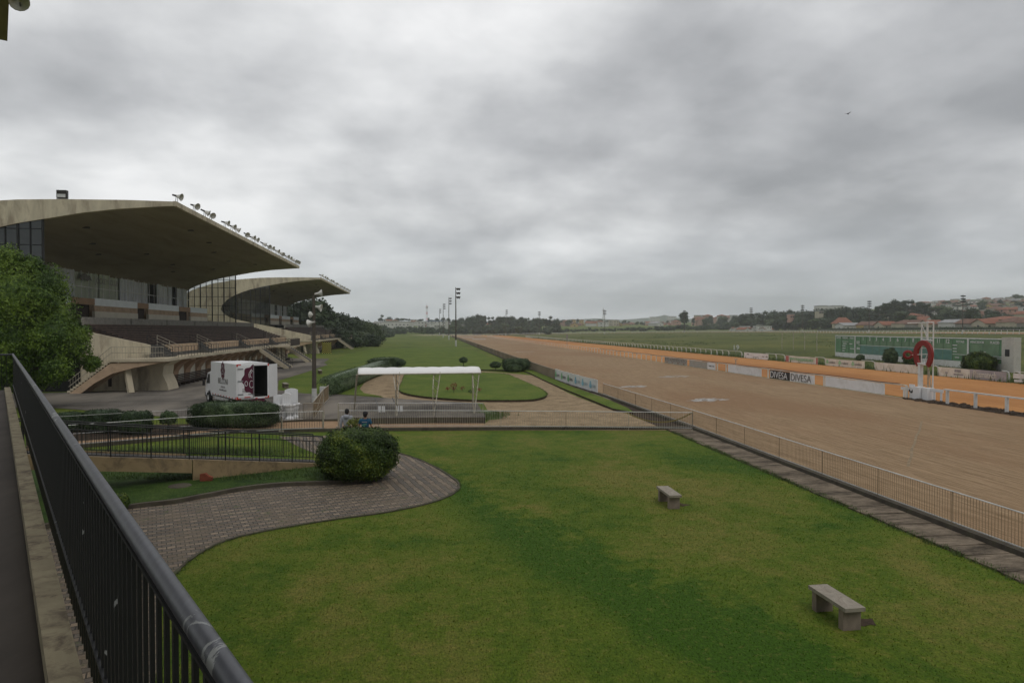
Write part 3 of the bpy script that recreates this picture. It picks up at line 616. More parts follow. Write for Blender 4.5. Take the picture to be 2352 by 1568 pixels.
for a_, b_ in zip(P_, P_[1:]): mb.add([(a_.x - .07, a_.y, .021), (a_.x + .07, a_.y, .021), (b_.x + .07, b_.y, .021), (b_.x - .07, b_.y, .021)], [(0, 1, 2, 3)])
struct(mb.build('drag_mark', mat('damp_sand', (0.29, 0.215, 0.13), 0.95, var=0.35, scale=4), recalc=True))
# faded painted line and pale wheel lines on the track
mb = MB()
for (x0, y0, x1, y1) in [(1385, 850, 1500, 871), ]:
    a, b = G(x0, y0), G(x1, y1); d = (b - a).normalized(); nn_ = Vector((-d.y, d.x, 0)) * 0.12
    mb.add([(a - nn_) + Vector((0, 0, .02)), (b - nn_) + Vector((0, 0, .02)), (b + nn_) + Vector((0, 0, .02)), (a + nn_) + Vector((0, 0, .02))], [(0, 1, 2, 3)])
struct(mb.build('pale_track_line', M['sandy'], recalc=True))

# ================================================================== TERRACE we stand on
rd = ray(-10, HZ); rd.z = 0; rd.normalize(); rn = Vector((rd.y, -rd.x, 0))     # rn points outwards (to the lawn)
ZR = H - 0.70
pr = G(560, 1568, ZR); off = Vector((pr.x, pr.y, 0)).dot(rn)                    # lateral offset of the handrail
p_end = G(20, 812, ZR); s_end = Vector((p_end.x, p_end.y, 0)).dot(rd)
off_k = (lambda p: Vector((p.x, p.y, 0)).dot(rn))(G(150, 1568, ZR - 0.90))
def RP(s, o, z): return rd * s + rn * o + Vector((0, 0, z))
FLZ = ZR - 1.02
tr_ = thing('terrace', 'dark raised terrace walkway with a stained cream kerb under the black railing', 'terrace')
mb = MB(); o1 = off + 0.06
for a, b, z0, z1 in [(-6.0, off_k - 0.0, FLZ - 0.25, FLZ)]:
    P = [RP(-6, a, z0), RP(-6, b, z0), RP(s_end, b, z0), RP(s_end, a, z0)]; mb.add(P + [p + Vector((0, 0, z1 - z0)) for p in P], [(0, 1, 2, 3), (4, 5, 6, 7), (0, 4, 5, 1), (1, 5, 6, 2), (2, 6, 7, 3), (3, 7, 4, 0)])
mb.build('floor', M['terra'], tr_, recalc=True)
mb = MB(); P = [RP(-6, off_k - 0.06, FLZ - 0.5), RP(-6, off_k + 0.07, FLZ - 0.5), RP(s_end - 0.6, off_k + 0.07, FLZ - 0.5), RP(s_end - 0.6, off_k - 0.06, FLZ - 0.5)]
mb.add(P + [p + Vector((0, 0, 0.62)) for p in P], [(0, 1, 2, 3), (4, 5, 6, 7), (0, 4, 5, 1), (1, 5, 6, 2), (2, 6, 7, 3), (3, 7, 4, 0)])
mb.build('kerb', M['kerbp'], tr_, recalc=True)
mb = MB(); P = [RP(-6, off_k - 0.35, 0), RP(-6, off_k + 0.02, 0), RP(s_end, off_k + 0.02, 0), RP(s_end, off_k - 0.35, 0)]
mb.add(P + [p + Vector((0, 0, FLZ - 0.51)) for p in P], [(0, 1, 2, 3), (4, 5, 6, 7), (0, 4, 5, 1), (1, 5, 6, 2), (2, 6, 7, 3), (3, 7, 4, 0)])
mb.build('wall', M['cream'], tr_, recalc=True)
rl = thing('terrace_railing', 'black steel balustrade with a chipped round handrail along the terrace edge', 'railing')
mb = MB(); pts = [RP(s, off, ZR - 0.027) for s in (-2, 0, 1, 2, 4, 7, 10, s_end)]; mb.tube(pts, 0.0275, 20); mb.build('handrail', M['rail'], rl, smooth=True)
mb = MB(); mb.tube([RP(s_end, off, ZR - 0.027), RP(s_end, off - 5.0, ZR - 0.027)], 0.0275, 10); mb.build('return_handrail', M['rail'], rl)
mb = MB(); mb.bar(RP(-2, off, ZR - 0.075), RP(s_end, off, ZR - 0.075), 0.035, 0.012); mb.bar(RP(-2, off, FLZ + 0.13), RP(s_end, off, FLZ + 0.13), 0.035, 0.012)
mb.build('flat_rail', M['bal'], rl)
s = -1.5; k = 0; extra = MB()
while s < s_end:
    a = RP(s, off, FLZ - 0.1); b = RP(s, off, ZR - 0.081); mb = MB() if k < 98 else extra
    mb.bar(a, b, 0.014, 0.036, up=rn) if False else mb.bar(a, b, 0.013, 0.024, up=rd)
    if k < 98: mb.build('baluster', M['bal'], rl)
    s += 0.118; k += 1
t_ = 0.15
while t_ < 5: extra.bar(RP(s_end, off - t_, FLZ + 0.02), RP(s_end, off - t_, ZR - 0.05), 0.036, 0.013, up=rn); t_ += 0.118
tag(extra.build('baluster', M['bal'], rl), kind='stuff')
# overhanging canopy of our own stand
cn = thing('pavilion_canopy', 'dark underside corner of the overhanging concrete canopy above the camera', 'canopy')
zc = 13.4; pc = G(17, 95, zc); oc = Vector((pc.x, pc.y, 0)).dot(rn); sc_ = Vector((pc.x, pc.y, 0)).dot(rd)
P = [RP(-14, oc - 16, zc), RP(-14, oc, zc), RP(sc_, oc, zc), RP(sc_, oc - 16, zc)]
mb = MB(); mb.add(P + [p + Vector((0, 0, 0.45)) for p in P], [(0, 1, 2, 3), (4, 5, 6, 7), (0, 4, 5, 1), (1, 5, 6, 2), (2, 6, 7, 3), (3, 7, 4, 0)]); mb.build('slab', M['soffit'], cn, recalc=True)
mb = MB()
for ss in (-10, 0, 10): mb = MB(); mb.bar(RP(ss, oc - 15, 0.0), RP(ss, oc - 15, zc), 0.7, 0.7); mb.build('column', M['cream'], cn)

# ================================================================== horn floodlight
def horn_parts(root, Mx=Matrix.Identity(4), sc=1.0):
    b = MB(); prof = [(0.10, 0), (0.16, 0.10), (0.22, 0.30), (0.36, 0.52), (0.40, 0.56), (0.37, 0.55), (0.20, 0.30), (0.0, 0.2)]
    b.lathe([(r * sc, z * sc) for r, z in prof], n=14, M=Mx); b.build('reflector', M['lamp'], root, smooth=True)
    b = MB(); b.lathe([(r * sc, z * sc) for r, z in [(0.0, -0.5), (0.09, -0.48), (0.11, -0.1), (0.12, 0.02), (0.0, 0.04)]], n=10, M=Mx); b.build('housing', M['lampdark'], root)
def horn(loc, aim, label, group, sc=1.0, stand=0.6, cat='floodlight', name='horn_floodlight'):
    r = thing(name, label, cat, loc, 0, group); q = Vector(aim).normalized().to_track_quat('Z', 'Y').to_matrix().to_4x4()
    Mx = Matrix.Translation((0, 0, stand)) @ q; horn_parts(r, Mx, sc)
    b = MB(); b.bar((-0.1, 0, 0), (-0.05, 0, stand), 0.04, 0.04); b.bar((0.1, 0, 0), (0.05, 0, stand), 0.04, 0.04); b.build('bracket', M['metal'], r); return r
hc = G(42, 14, 12.9); ho = Vector((hc.x, hc.y, 0))
h1 = horn((0, 0, 0), (0.45, -0.5, -0.62), 'large horn floodlight hanging at the canopy edge, top left corner', None, 0.55, 0.25)
h1.location = RP(sc_ - 3.4, oc + 0.05, zc - 0.15) ; h1.location = G(38, 16, zc - 0.3)
# ================================================================== GRANDSTANDS (local frame: x = -w towards the back, y = s along the track)
O1 = Vector((-22.806, 64.076, 0)); HD = math.radians(1.1135); LEN = 63.5
UND = [(0.0, 16.45), (2.5, 16.25), (4.8, 16.05), (7.7, 15.65), (10.5, 15.1), (12.8, 14.65), (15.1, 14.05), (16.8, 13.45), (18.3, 12.8), (19.9, 11.75), (20.9, 10.6), (21.15, 9.67)]
LOW = [(20.7, 8.94), (19.6, 8.15), (18.2, 7.6), (14.6, 6.78), (10.7, 6.0), (7.07, 5.17), (2.85, 4.22), (2.2, 4.05)]
TOP = [(0.0, 16.82), (4.0, 16.86), (9.1, 16.80), (12.8, 16.68), (15.5, 16.45), (18.1, 16.18), (22.9, 15.3), (27, 13.9), (31, 11.6), (34.5, 8.3), (36.5, 4.0), (37, 0.0)]
def build_stand(full=True):
    r = thing('grandstand', '', 'grandstand', O1, HD)
    L = LEN
    # roof shell (between the gables)
    prof = UND + [(p[0], p[1]) for p in reversed(TOP)]
    mb = MB(); u = UND
    mb.add([(-w_, 0.35, z) for w_, z in u] + [(-w_, L - 0.35, z) for w_, z in u], [(i + len(u), i, i + 1, i + 1 + len(u)) for i in range(len(u) - 1)])
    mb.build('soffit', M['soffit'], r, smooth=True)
    mb = MB(); t = [(w_, z) for w_, z in TOP if z > 3]
    mb.add([(-w_, 0.35, z) for w_, z in t] + [(-w_, L - 0.35, z) for w_, z in t], [(i, i + len(t), i + 1 + len(t), i + 1) for i in range(len(t) - 1)])
    rf = mb.build('roof', M['roof'], r, smooth=True)
    mb = MB(); mb.bb(-0.1, 0.16, 0.0, L, 16.42, 16.86); mb.build('front_fascia', M['fascia'], r)
    for w_, s_ in [(3, 14), (10, 6), (4, 24), (13, 14), (6, 33), (12, 26), (7, 44), (13, 38), (5, 52), (11, 50), (15, 20), (15, 44)]:
        zz = [UND[i][1] + (UND[i + 1][1] - UND[i][1]) * (w_ - UND[i][0]) / (UND[i + 1][0] - UND[i][0]) for i in range(len(UND) - 1) if UND[i][0] <= w_ < UND[i + 1][0]][0]
        mb = MB(); mb.lathe([(0.0, zz - 0.08), (0.32, zz - 0.08), (0.35, zz + 0.05)], (-w_, s_, 0), 10); mb.build('soffit_light', M['lampdark'], r)
    # C-shaped gable walls
    gab = UND + LOW + [(2.2, 0.0), (37, 0.0)] + list(reversed(TOP))
    gab = [gab[i] for i in range(len(gab)) if i == 0 or gab[i] != gab[i - 1]]
    for y0 in (0.0, L - 0.35):
        mb = MB(); tri = tessellate_polygon([[Vector((-a, b, 0)) for a, b in gab]]); n = len(gab)
        vs = [(-a, y0, b) for a, b in gab] + [(-a, y0 + 0.35, b) for a, b in gab]
        fs = [tuple(q) for q in tri] + [tuple(i + n for i in reversed(q)) for q in tri] + [(i, (i + 1) % n, (i + 1) % n + n, i + n) for i in range(n)]
        mb.add(vs, fs); mb.build('gable_wall', M['fascia'] if y0 == 0 else M['cream'], r, recalc=True)
    # glazed wind screens in both gables
    for y0, full_s in ((0.10, 1), (L - 0.25, 1)):
        gx0, gx1 = 10.9, 20.9
        def zt(w_):
            for i in range(len(UND) - 1):
                if UND[i][0] <= w_ <= UND[i + 1][0]: return UND[i][1] + (UND[i + 1][1] - UND[i][1]) * (w_ - UND[i][0]) / (UND[i + 1][0] - UND[i][0])
            return 10
        def zb(w_):
            for i in range(len(LOW) - 1):
                if LOW[i + 1][0] <= w_ <= LOW[i][0]: return LOW[i][1] + (LOW[i + 1][1] - LOW[i][1]) * (w_ - LOW[i][0]) / (LOW[i + 1][0] - LOW[i][0])
            return 8
        scn_ = MB(); poly = [(w_, zt(w_) + 0.02) for w_ in (10.9, 12.8, 15.1, 16.8, 18.3, 19.9, 20.9)] + [(20.7, 9)] + [(w_, zb(w_)) for w_ in (19.6, 18.2, 14.6, 10.9)]
        tri = tessellate_polygon([[Vector((a, b, 0)) for a, b in poly]])
        scn_.add([(-a, y0 + 0.06, b) for a, b in poly], [tuple(q) for q in tri])
        ws = scn_.build('wind_screen', M['glassd'] if y0 < 1 else M['glass'], r)
        fr = MB(); k = 0; w_ = 10.9
        while w_ < 20.8:
            wd_ = 0.16 if k % 2 == 0 else 0.07
            fr.bb(-w_ - wd_ / 2, -w_ + wd_ / 2, y0 - 0.03, y0 + 0.15, zb(min(w_, 19.6)), zt(w_)); w_ += 1.0; k += 1
        for zz in (8.0, 9.6, 11.2, 12.8, 14.2):
            we = 20.9
            for q in [10.9 + 0.2 * i for i in range(51)]:
                if zt(q) < zz: we = q; break
            ws0 = 10.9
            fr.bb(-we, -ws0, y0 + 0.0, y0 + 0.12, zz - 0.04, zz + 0.04)
        fr.build('screen_frame', M['mullion'], ws)
    # upper suite: facade, curtains, balcony, boxes
    mb = MB(); mb.bb(-21, -18.6, 0.5, L - 0.5, 6.9, 8.95); mb.build('suite_plinth', M['boxfront'], r)
    mb = MB(); mb.bb(-19.5, -19.1, 0.5, L - 0.5, 8.95, 12.3); mb.build('suite_wall', M['curtaing'], r)
    y = 0.8; k = 0
    rr = random.Random(3)
    while y < L - 2:
        wdt = rr.uniform(1.7, 3.0); dark = rr.random() < 0.07
        mb = MB(); x = -18.95 + rr.uniform(-0.12, 0.15); zt_ = 12.45 - (0.3 * rr.random() if rr.random() < .3 else 0)
        n_ = 8
        pts = [(x + 0.05 * math.sin(i * 2.3 + k), y + wdt * i / n_) for i in range(n_ + 1)]
        mb.add([(a, b, 9.0) for a, b in pts] + [(a, b, zt_) for a, b in pts], [(i + 1, i, i + n_ + 1, i + n_ + 2) for i in range(n_)])
        mb.build('curtain', M['dark'] if dark else (M['curtaing'] if 22 < y < 35 and full else M['curtain']), r, smooth=False); y += wdt + 0.06; k += 1
    mb = MB(); y = 1.2
    while y < L - 1: mb.bb(-18.72, -18.66, y, y + 0.06, 9.0, 12.5); y += 1.9
    mb.bb(-18.73, -18.65, 0.6, L - 0.6, 10.55, 10.63)
    mb.build('suite_mullion', M['galv'], r)
    if full:
        text('JOCKEY  CLUB', 1.0, frame(Vector((-18.5, 27.2, 11.2)), (0, 1, 0), (0, 0, 1)), M['fade'], r, sx=1.0)
        mb = MB(); hd = [(0, 0.3), (0.6, 0.5), (1.1, 0.9), (2.0, 1.1), (2.7, 0.8), (3.4, 0.85), (4.0, 0.2), (3.3, 0.35), (2.6, 0.05), (1.9, 0.4), (1.2, 0.0), (0.8, 0.3)]
        mb.prism(hd, lambda a, b, h: (-18.55 + h, 23.0 + a * 0.85, 11.2 + b), 0.02); mb.build('emblem', M['greyprint'], r)
    # box tier in front of the suite, with dark openings and white balustrades
    segs = [(0.6, 13.5, 'w'), (13.5, 18.8, 'o'), (18.8, 30.8, 'w'), (30.8, 34.4, 'o'), (34.4, 46.4, 'w'), (46.4, 51.6, 'o'), (51.6, 60.5, 'w')]
    for a, b, kk in segs:
        if kk == 'w':
            mb = MB(); mb.bb(-15.2, -14.9, a, b, 6.6, 7.5); mb.build('box_base', M['archwhite'], r)
            mb = MB(); mb.bb(-15.25, -14.95, a, b, 7.5, 8.15); mb.build('box_front', M['boxfront'], r)
            mb = MB(); mb.bb(-15.0, -14.94, a, b, 8.15, 9.0); mb.build('balustrade', M['frost'], r)
        else:
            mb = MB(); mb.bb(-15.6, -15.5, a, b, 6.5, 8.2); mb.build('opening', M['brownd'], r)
            mb = MB(); mb.bb(-15.3, -14.9, a, b, 8.2, 8.9); mb.build('lintel', M['tan'], r)
    mb = MB(); mb.bb(-18.6, -14.9, 0.5, L - 0.5, 6.45, 6.6); mb.build('box_floor', M['conc'], r)
    mb = MB(); mb.bb(-14.9, -8.4, 0.5, L - 0.5, 5.6, 5.75); mb.build('walkway', M['conc'], r)
    mb = MB(); y = 0.4
    while y < L - 1: mb.bb(-8.0, -7.75, y, min(y + 9.8, L - 0.4), 5.55, 6.55); y += 10.1
    mb.build('parapet', M['conc'], r)
    # seating tier
    mb = MB(); n = 11
    for i in range(n):
        w0 = 2.9 + i * 0.45; z = 3.95 + i * 0.165
        mb.bb(-w0 - 0.45, -w0, 0.4, L - 0.4, z - 0.3, z); mb.bb(-w0 - 0.40, -w0 - 0.34, 0.5, L - 0.5, z, z + 0.32)
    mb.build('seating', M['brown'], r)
    for i in range(n):
        w0 = 2.9 + i * 0.45; z = 3.95 + i * 0.165; mb = MB(); mb.bb(-w0 - 0.335, -w0 - 0.30, 0.5, L - 0.5, z + 0.22, z + 0.30); mb.build('seat_slat', M['slat'], r)
    # front boxes, steps, rails, platform
    gaps = [2.6, 14.3, 31.0, 49.5]
    mb = MB(); mb.bb(-2.2, 0.0, -0.2, L + 0.2, 2.70, 2.93); mb.build('platform', M['cream'], r)
    mb = MB(); mb.bb(-2.8, -1.9, 0.0, L, 2.93, 3.25); mb.build('upstand', M['step'], r)
    prev = 0.9
    for g in gaps + [L]:
        a, b = prev, min(g - 1.4, L - 0.5)
        if b > a + 1:
            mb = MB(); mb.bb(-2.75, -2.0, a, b, 3.25, 3.98); mb.build('box_panel', M['boxfront'], r)
            mb = MB(); y = a + 0.7
            while y < b: mb.bb(-2.0, -1.985, y, y + 0.03, 3.25, 3.95); y += 1.1
            mb.build('panel_joint', M['tan'], r)
        if g < L:
            mb = MB()
            for i in range(5): mb.bb(-3.0 + 0.24 * i, -0.9, g - 1.2, g + 1.1, 2.93 + 0.21 * (4 - i), 2.93 + 0.21 * (5 - i)) if False else mb.bb(-3.0, -2.0 + 0.28 * i - 0.2, g - 1.2, g + 1.1, 2.93 + 0.21 * (4 - i), 2.93 + 0.21 * (5 - i))
            mb.build('steps', M['step'], r)
            for yy in (g - 1.2, g + 1.2):
                mb = MB()
                for hh in (0.3, 0.6, 0.9): mb.bar((-2.9, yy, 4.0 + hh), (-0.7, yy, 2.95 + hh), 0.04, 0.04)
                for q in (0, 0.5, 1.0): mb.bar((-2.9 + 2.2 * q, yy, 3.9 - 1.0 * q), (-2.9 + 2.2 * q, yy, 4.9 - 1.05 * q), 0.045, 0.045)
                mb.build('step_rail', M['pale_rail'] if yy > g else M['mullion'], r)
        prev = g + 1.4
    mb = MB()
    for hh in (0.45, 0.95): mb.bar((-0.12, 0.2, 2.93 + hh), (-0.12, L, 2.93 + hh), 0.035, 0.035)
    y = 0.2
    while y < L: mb.bar((-0.12, y, 2.93), (-0.12, y, 3.88), 0.03, 0.03); y += 0.9
    mb.build('platform_rail', M['mullion'], r)
    # arcade below: recessed wall with round-headed niches, fins, slatted bench
    mb = MB(); mb.bb(-2.2, -1.95, 2.6, L - 0.3, 0.0, 2.70); mb.build('arcade_wall', M['archwhite'], r)
    y = 4.7; sp_ = 3.5
    def rib(y0):
        pl = [(-0.15, 2.70), (-0.15, 2.55), (-0.8, 2.35), (-1.35, 1.95), (-1.75, 1.4), (-1.85, 0.8), (-1.88, 0.0), (-1.96, 0.0), (-1.96, 2.70)]
        mb = MB(); mb.prism(pl, lambda a, b, h: (a, y0 + h, b), 1.45); mb.build('arcade_rib', M['tan'], r, recalc=True)
    while y < L - 2: rib(y); y += sp_
    bn = MB(); y = 3.2
    for zz in (0.45, 0.62, 0.79, 0.96): bn.bb(-1.75, -1.70, 3.2, L - 2, zz, zz + 0.09)
    bn.bb(-1.7, -1.15, 3.2, L - 2, 0.34, 0.40)
    while y < L - 2: bn.bb(-1.7, -1.15, y, y + 0.12, 0.02, 0.34); y += 1.4
    bn.build('slatted_bench', M['brownd'], r)
    # near end: wall return, landing, raking stair down towards the back, leaning strut
    mb = MB(); mb.prism([(-0.6, 0), (-0.75, 0.6), (-1.1, 1.4), (-1.0, 2.2), (-0.2, 2.70), (-3.2, 2.70), (-3.2, 0)], lambda a, b, h: (a, 0.0 + h, b), 2.6)
    mb.build('end_pier', M['cream'], r, recalc=True)
    mb = MB(); mb.bb(-4.5, 0.0, -2.4, -0.2, 2.68, 2.92); mb.build('landing', M['cream'], r)
    mb = MB(); n = 15
    for i in range(n):
        wa = 4.5 + i * 0.225; z = 2.75 - i * 0.178
        mb.bb(-wa - 0.28, -wa, -2.3, -0.3, z - 0.17, z)
    mb.build('stair_steps', M['cream'], r)
    mb = MB()
    for yy in (-2.3, -0.55):
        mb.prism([(-3.2, 2.62), (-4.5, 2.58), (-7.9, -0.05), (-7.0, -0.05), (-5.8, 0.9), (-4.4, 1.7), (-2.6, 2.2), (-0.4, 2.62)], lambda a, b, h: (a, yy + h, b - 0.03), 0.25)
    mb.build('stair_stringer', M['boxfront'], r, recalc=True)
    mb = MB()
    mb.tube([(-0.2, -2.3, 3.95), (-4.4, -2.3, 3.95), (-7.8, -2.3, 1.1)], 0.03, 6); mb.tube([(-0.2, -2.3, 3.45), (-4.4, -2.3, 3.45), (-7.8, -2.3, .6)], 0.03, 6)
    q = 0.2
    while q < 7.8:
        zb_ = 2.92 if q < 4.5 else 2.75 - (q - 4.5) * 0.80; zt_ = 3.95 if q < 4.4 else 3.95 - (q - 4.4) * 0.838
        mb.bar((-q, -2.3, zb_), (-q, -2.3, zt_), 0.018, 0.018); q += 0.22
    mb.build('stair_rail', M['pale_rail'], r)
    mb = MB(); mb.bar((-2.9, -2.2, 0.0), (-3.5, -1.6, 2.4), 0.45, 0.35); mb.build('leaning_strut', M['cream'], r)
    mb = MB(); mb.bb(-11.3, -7.7, -1.4, -1.1, 2.6, 3.9); mb.bb(-11.3, -7.7, -1.1, -0.02, 3.9, 3.95); mb.build('hood', M['conc'], r)
    mb = MB(); mb.bb(-30.5, -7.9, -0.06, -0.01, 0, 3.3); mb.build('dark_shade_sheet', M['dark'], r)  # near-black sheet; the shade of the opening below the tree is its colour
    mb = MB(); mb.bb(-5.6, -5.35, -0.12, -0.02, 0.4, 1.9); mb.bb(-4.2, -3.8, -0.1, -0.02, 0.35, 1.9); mb.build('wall_fixture', M['brownd'], r)
    # far stairs down to the yard
    for yc in (34.0, 52.0):
        mb = MB(); n = 12
        for i in range(n): mb.bb(0.0 + i * 0.30, 0.34 + i * 0.30, yc - 1.3, yc + 1.3, 2.45 - i * 0.21 - 0.0, 2.66 - i * 0.21)
        mb.build('yard_stair', M['step'], r)
        for yy in (yc - 1.5, yc + 1.3):
            mb = MB(); mb.prism([(0.0, 2.93), (0.0, 2.35), (3.3, 0.0), (3.8, 0.0), (3.8, 0.25)], lambda a, b, h: (a, yy + h, b), 0.2); mb.build('yard_stair_side', M['cream'], r, recalc=True)
            mb = MB()
            for hh in (0.5, 1.0): mb.bar((0, yy + 0.1, 2.93 + hh), (3.8, yy + 0.1, 0.25 + hh), 0.04, 0.04)
            for i in range(13): mb.bar((3.8 * i / 12, yy + 0.1, 2.9 - 2.68 * i / 12), (3.8 * i / 12, yy + 0.1, 3.93 - 2.68 * i / 12), 0.03, 0.03)
            mb.build('yard_stair_rail', M['mullion'], r)
    mb = MB(); mb.bar((0.5, 43.5, 0), (0.3, 43.2, 2.7), 0.5, 0.4); mb.bar((0.5, 46.5, 0), (0.3, 46.8, 2.7), 0.5, 0.4); mb.build('yard_column', M['cream'], r)
    mb = MB(); mb.bb(-0.2, 2.4, 42, 50, 2.68, 2.92); mb.build('yard_landing', M['cream'], r)
    mb = MB(); mb.bb(2.36, 2.42, 42, 50, 2.92, 3.95); mb.build('landing_screen', M['brownd'], r)
    # back body
    mb = MB(); mb.bb(-36.0, -19.6, 0.4, L - 0.4, 0.0, 9.0); mb.build('back_building', M['cream'], r)
    mb = MB(); mb.bb(-19.6, -3.25, 0.36, L - 0.37, 2.4, 2.6); mb.build('under_floor', M['conc'], r)
    return r
st1 = build_stand(True); st1['label'] = 'nearer cream concrete grandstand with sweeping cantilever roof and row of horn lights'; st1['group'] = 'cantilever roof grandstands beside the track'
st2 = build_stand(False); st2.location = (O1.x + 91.4 * -math.sin(HD), O1.y + 91.4 * math.cos(HD), 0); st2['label'] = 'farther cream grandstand with cantilever roof, partly behind the nearer one'; st2['group'] = st1['group']
# yellow and black lattice beside the far stand
def SL(st, x, y, z=0.0):
    c, s = math.cos(HD), math.sin(HD); return Vector((st.location.x + x * c - y * s, st.location.y + x * s + y * c, z))
lt = thing('lattice_screen', 'yellow and black perforated lattice wall under the far grandstand', 'lattice', G(750.5, 811.5), YAW)
mb = MB(); mb.bb(-1.05, 1.05, 0.06, 0.12, 0, 2.5); mb.build('backing', M['dark'], lt)
mb = MB()
for i in range(9):
    for j in range(11):
        if (i + j) % 2 == 0: mb.bb(-1.04 + i * 0.232, -1.04 + i * 0.232 + 0.21, -0.06, 0.05, 0.02 + j * 0.225, 0.02 + j * 0.225 + 0.20)
mb.build('block_lattice', mat('yellow_block', (0.55, 0.50, 0.10), 0.7), lt)
# horn floodlights along the roof edges
ss = [0.8, 5.6, 8.9, 10.9, 16.2, 19.0, 21.0, 25.6, 28.6, 30.6, 35.2, 38.3, 40.4, 44.2, 46.6, 48.4, 52.2, 54.6, 56.8, 59.6, 61.2, 62.6]
aims = [(0.9, -0.15, -0.25), (0.75, -0.5, -0.35), (0.85, 0.25, -0.45), (0.9, -0.3, -0.3)]
ordw = ['first', 'second', 'third', 'fourth', 'fifth', 'sixth', 'seventh', 'eighth', 'ninth', 'tenth', 'eleventh', 'twelfth', 'thirteenth', 'fourteenth', 'fifteenth', 'sixteenth', 'seventeenth', 'eighteenth', 'nineteenth', 'twentieth', 'twenty-first', 'twenty-second']
proto_h = None
for k, st in enumerate((st1, st2)):
    for i, s_ in enumerate(ss):
        if proto_h is None: proto_h = [horn((0, 0, 0), a, 'x', 'x', 0.85, 0.6) for a in aims]; used = [False] * 4
        j = (i * 7 + k) % 4 if i else 0
        h = proto_h[j] if not used[j] else copy_tree(proto_h[j]); used[j] = True
        h.location = SL(st, -0.05, s_, 16.86); h.rotation_euler = (0, 0, HD + R.uniform(-.2, .2))
        h['label'] = ('horn floodlight on the nearer grandstand roof edge, %s from the near corner' if k == 0 else 'small horn floodlight on the farther grandstand roof edge, %s from its near corner') % ordw[i]
        h['group'] = 'horn floodlights on the %s grandstand roof' % ('nearer', 'farther')[k]
fb = thing('box_floodlight', 'square box floodlight standing on top of the near grandstand gable', 'floodlight', SL(st1, -9.4, 0.4, 16.85), HD)
mb = MB(); mb.bb(-0.55, 0.55, -0.25, 0.25, 0.12, 1.05); mb.build('housing', M['lampdark'], fb)
mb = MB(); mb.bb(-0.46, 0.46, -0.28, -0.26, 0.2, 0.58); mb.build('lens', M['galv'], fb)
mb = MB(); mb.bb(-0.62, -0.57, -0.05, 0.05, 0, 0.8); mb.bb(0.57, 0.62, -0.05, 0.05, 0, 0.8); mb.bb(-0.62, 0.62, -0.1, 0.1, 0, 0.06); mb.build('bracket', M['metal'], fb); fb.scale = (0.74, 0.74, 0.74)
# ================================================================== FENCES
def picket_fence(name, label, pts, z0, z1, spacing=0.10, pw=0.014, post_every=2.5, m_rail=None, m_pick=None, railr=0.02, top='tube', group=None, midrail=False, posts=True, cat='fence'):
    r = thing(name, label, cat, group=group); P = [Vector((p[0], p[1], 0)) for p in pts]
    mp = MB(); mr = MB(); mpost = []; acc = 0.0
    for a, b in zip(P, P[1:]):
        L = (b - a).length; d = (b - a) / L; s = 0.0
        while s < L:
            q = a + d * s; mp.bar(q + Vector((0, 0, z0)), q + Vector((0, 0, z1)), pw, pw, up=(d.x, d.y, 0)); s += spacing
        mr.tube([a + Vector((0, 0, z1)), b + Vector((0, 0, z1))], railr, 6)
        mr.bar(a + Vector((0, 0, z0 + 0.07)), b + Vector((0, 0, z0 + 0.07)), 0.015, 0.025)
        if midrail: mr.bar(a + Vector((0, 0, z1 - 0.16)), b + Vector((0, 0, z1 - 0.16)), 0.02, 0.03)
        if posts:
            n = max(1, int(L / post_every))
            for i in range(n + 1): mpost.append(a + d * L * i / n)
    mp.build('pickets', m_pick or M['picket'], r); mr.build('rail', m_rail or M['galv'], r)
    for q in mpost[:95]:
        b_ = MB(); b_.bar(q + Vector((0, 0, z0 - 0.1)), q + Vector((0, 0, z1 + 0.01)), 0.018, 0.018, up=(1, 0, 0)); b_.build('post', m_pick or M['picket'], r)
    return r
# fence along the track: galvanised top wire, thin rusty pickets on a low kerb
mbk = MB()
for i in range(len(FX) - 1):
    (xa, ya), (xb, yb) = FX[i], FX[i + 1]; mbk.bar((xa, ya, 0.06), (xb, yb, 0.06), 0.26, 0.20)
struct(mbk.build('fence_kerb', M['kerb']))
picket_fence('track_fence', 'thin rusty picket fence with white top rail along the near track edge', [(14.17, -3), (14.17, 14), (14.19, 36.0), (14.0, 46), (13.86, 54.5)], 0.14, 1.05, 0.10, 0.008, 3.0, M['galv'], None, 0.017)
picket_fence('track_fence', 'dense weathered picket fence running away beyond the two banners beside the green field', [(13.07, 71.3), (13.0, 84), (12.95, 113), (13.05, 160), (13.15, 221), (13.3, 330), (13.4, 470)], 0.10, 1.12, 0.075, 0.034, 4.0, M['bannergrey'], mat('weathered_board', (0.30, 0.25, 0.18), 0.85, var=0.3, scale=0.15, stain=(0.16, 0.07, 0.03), stain_scale=0.06, stain_amt=0.6))
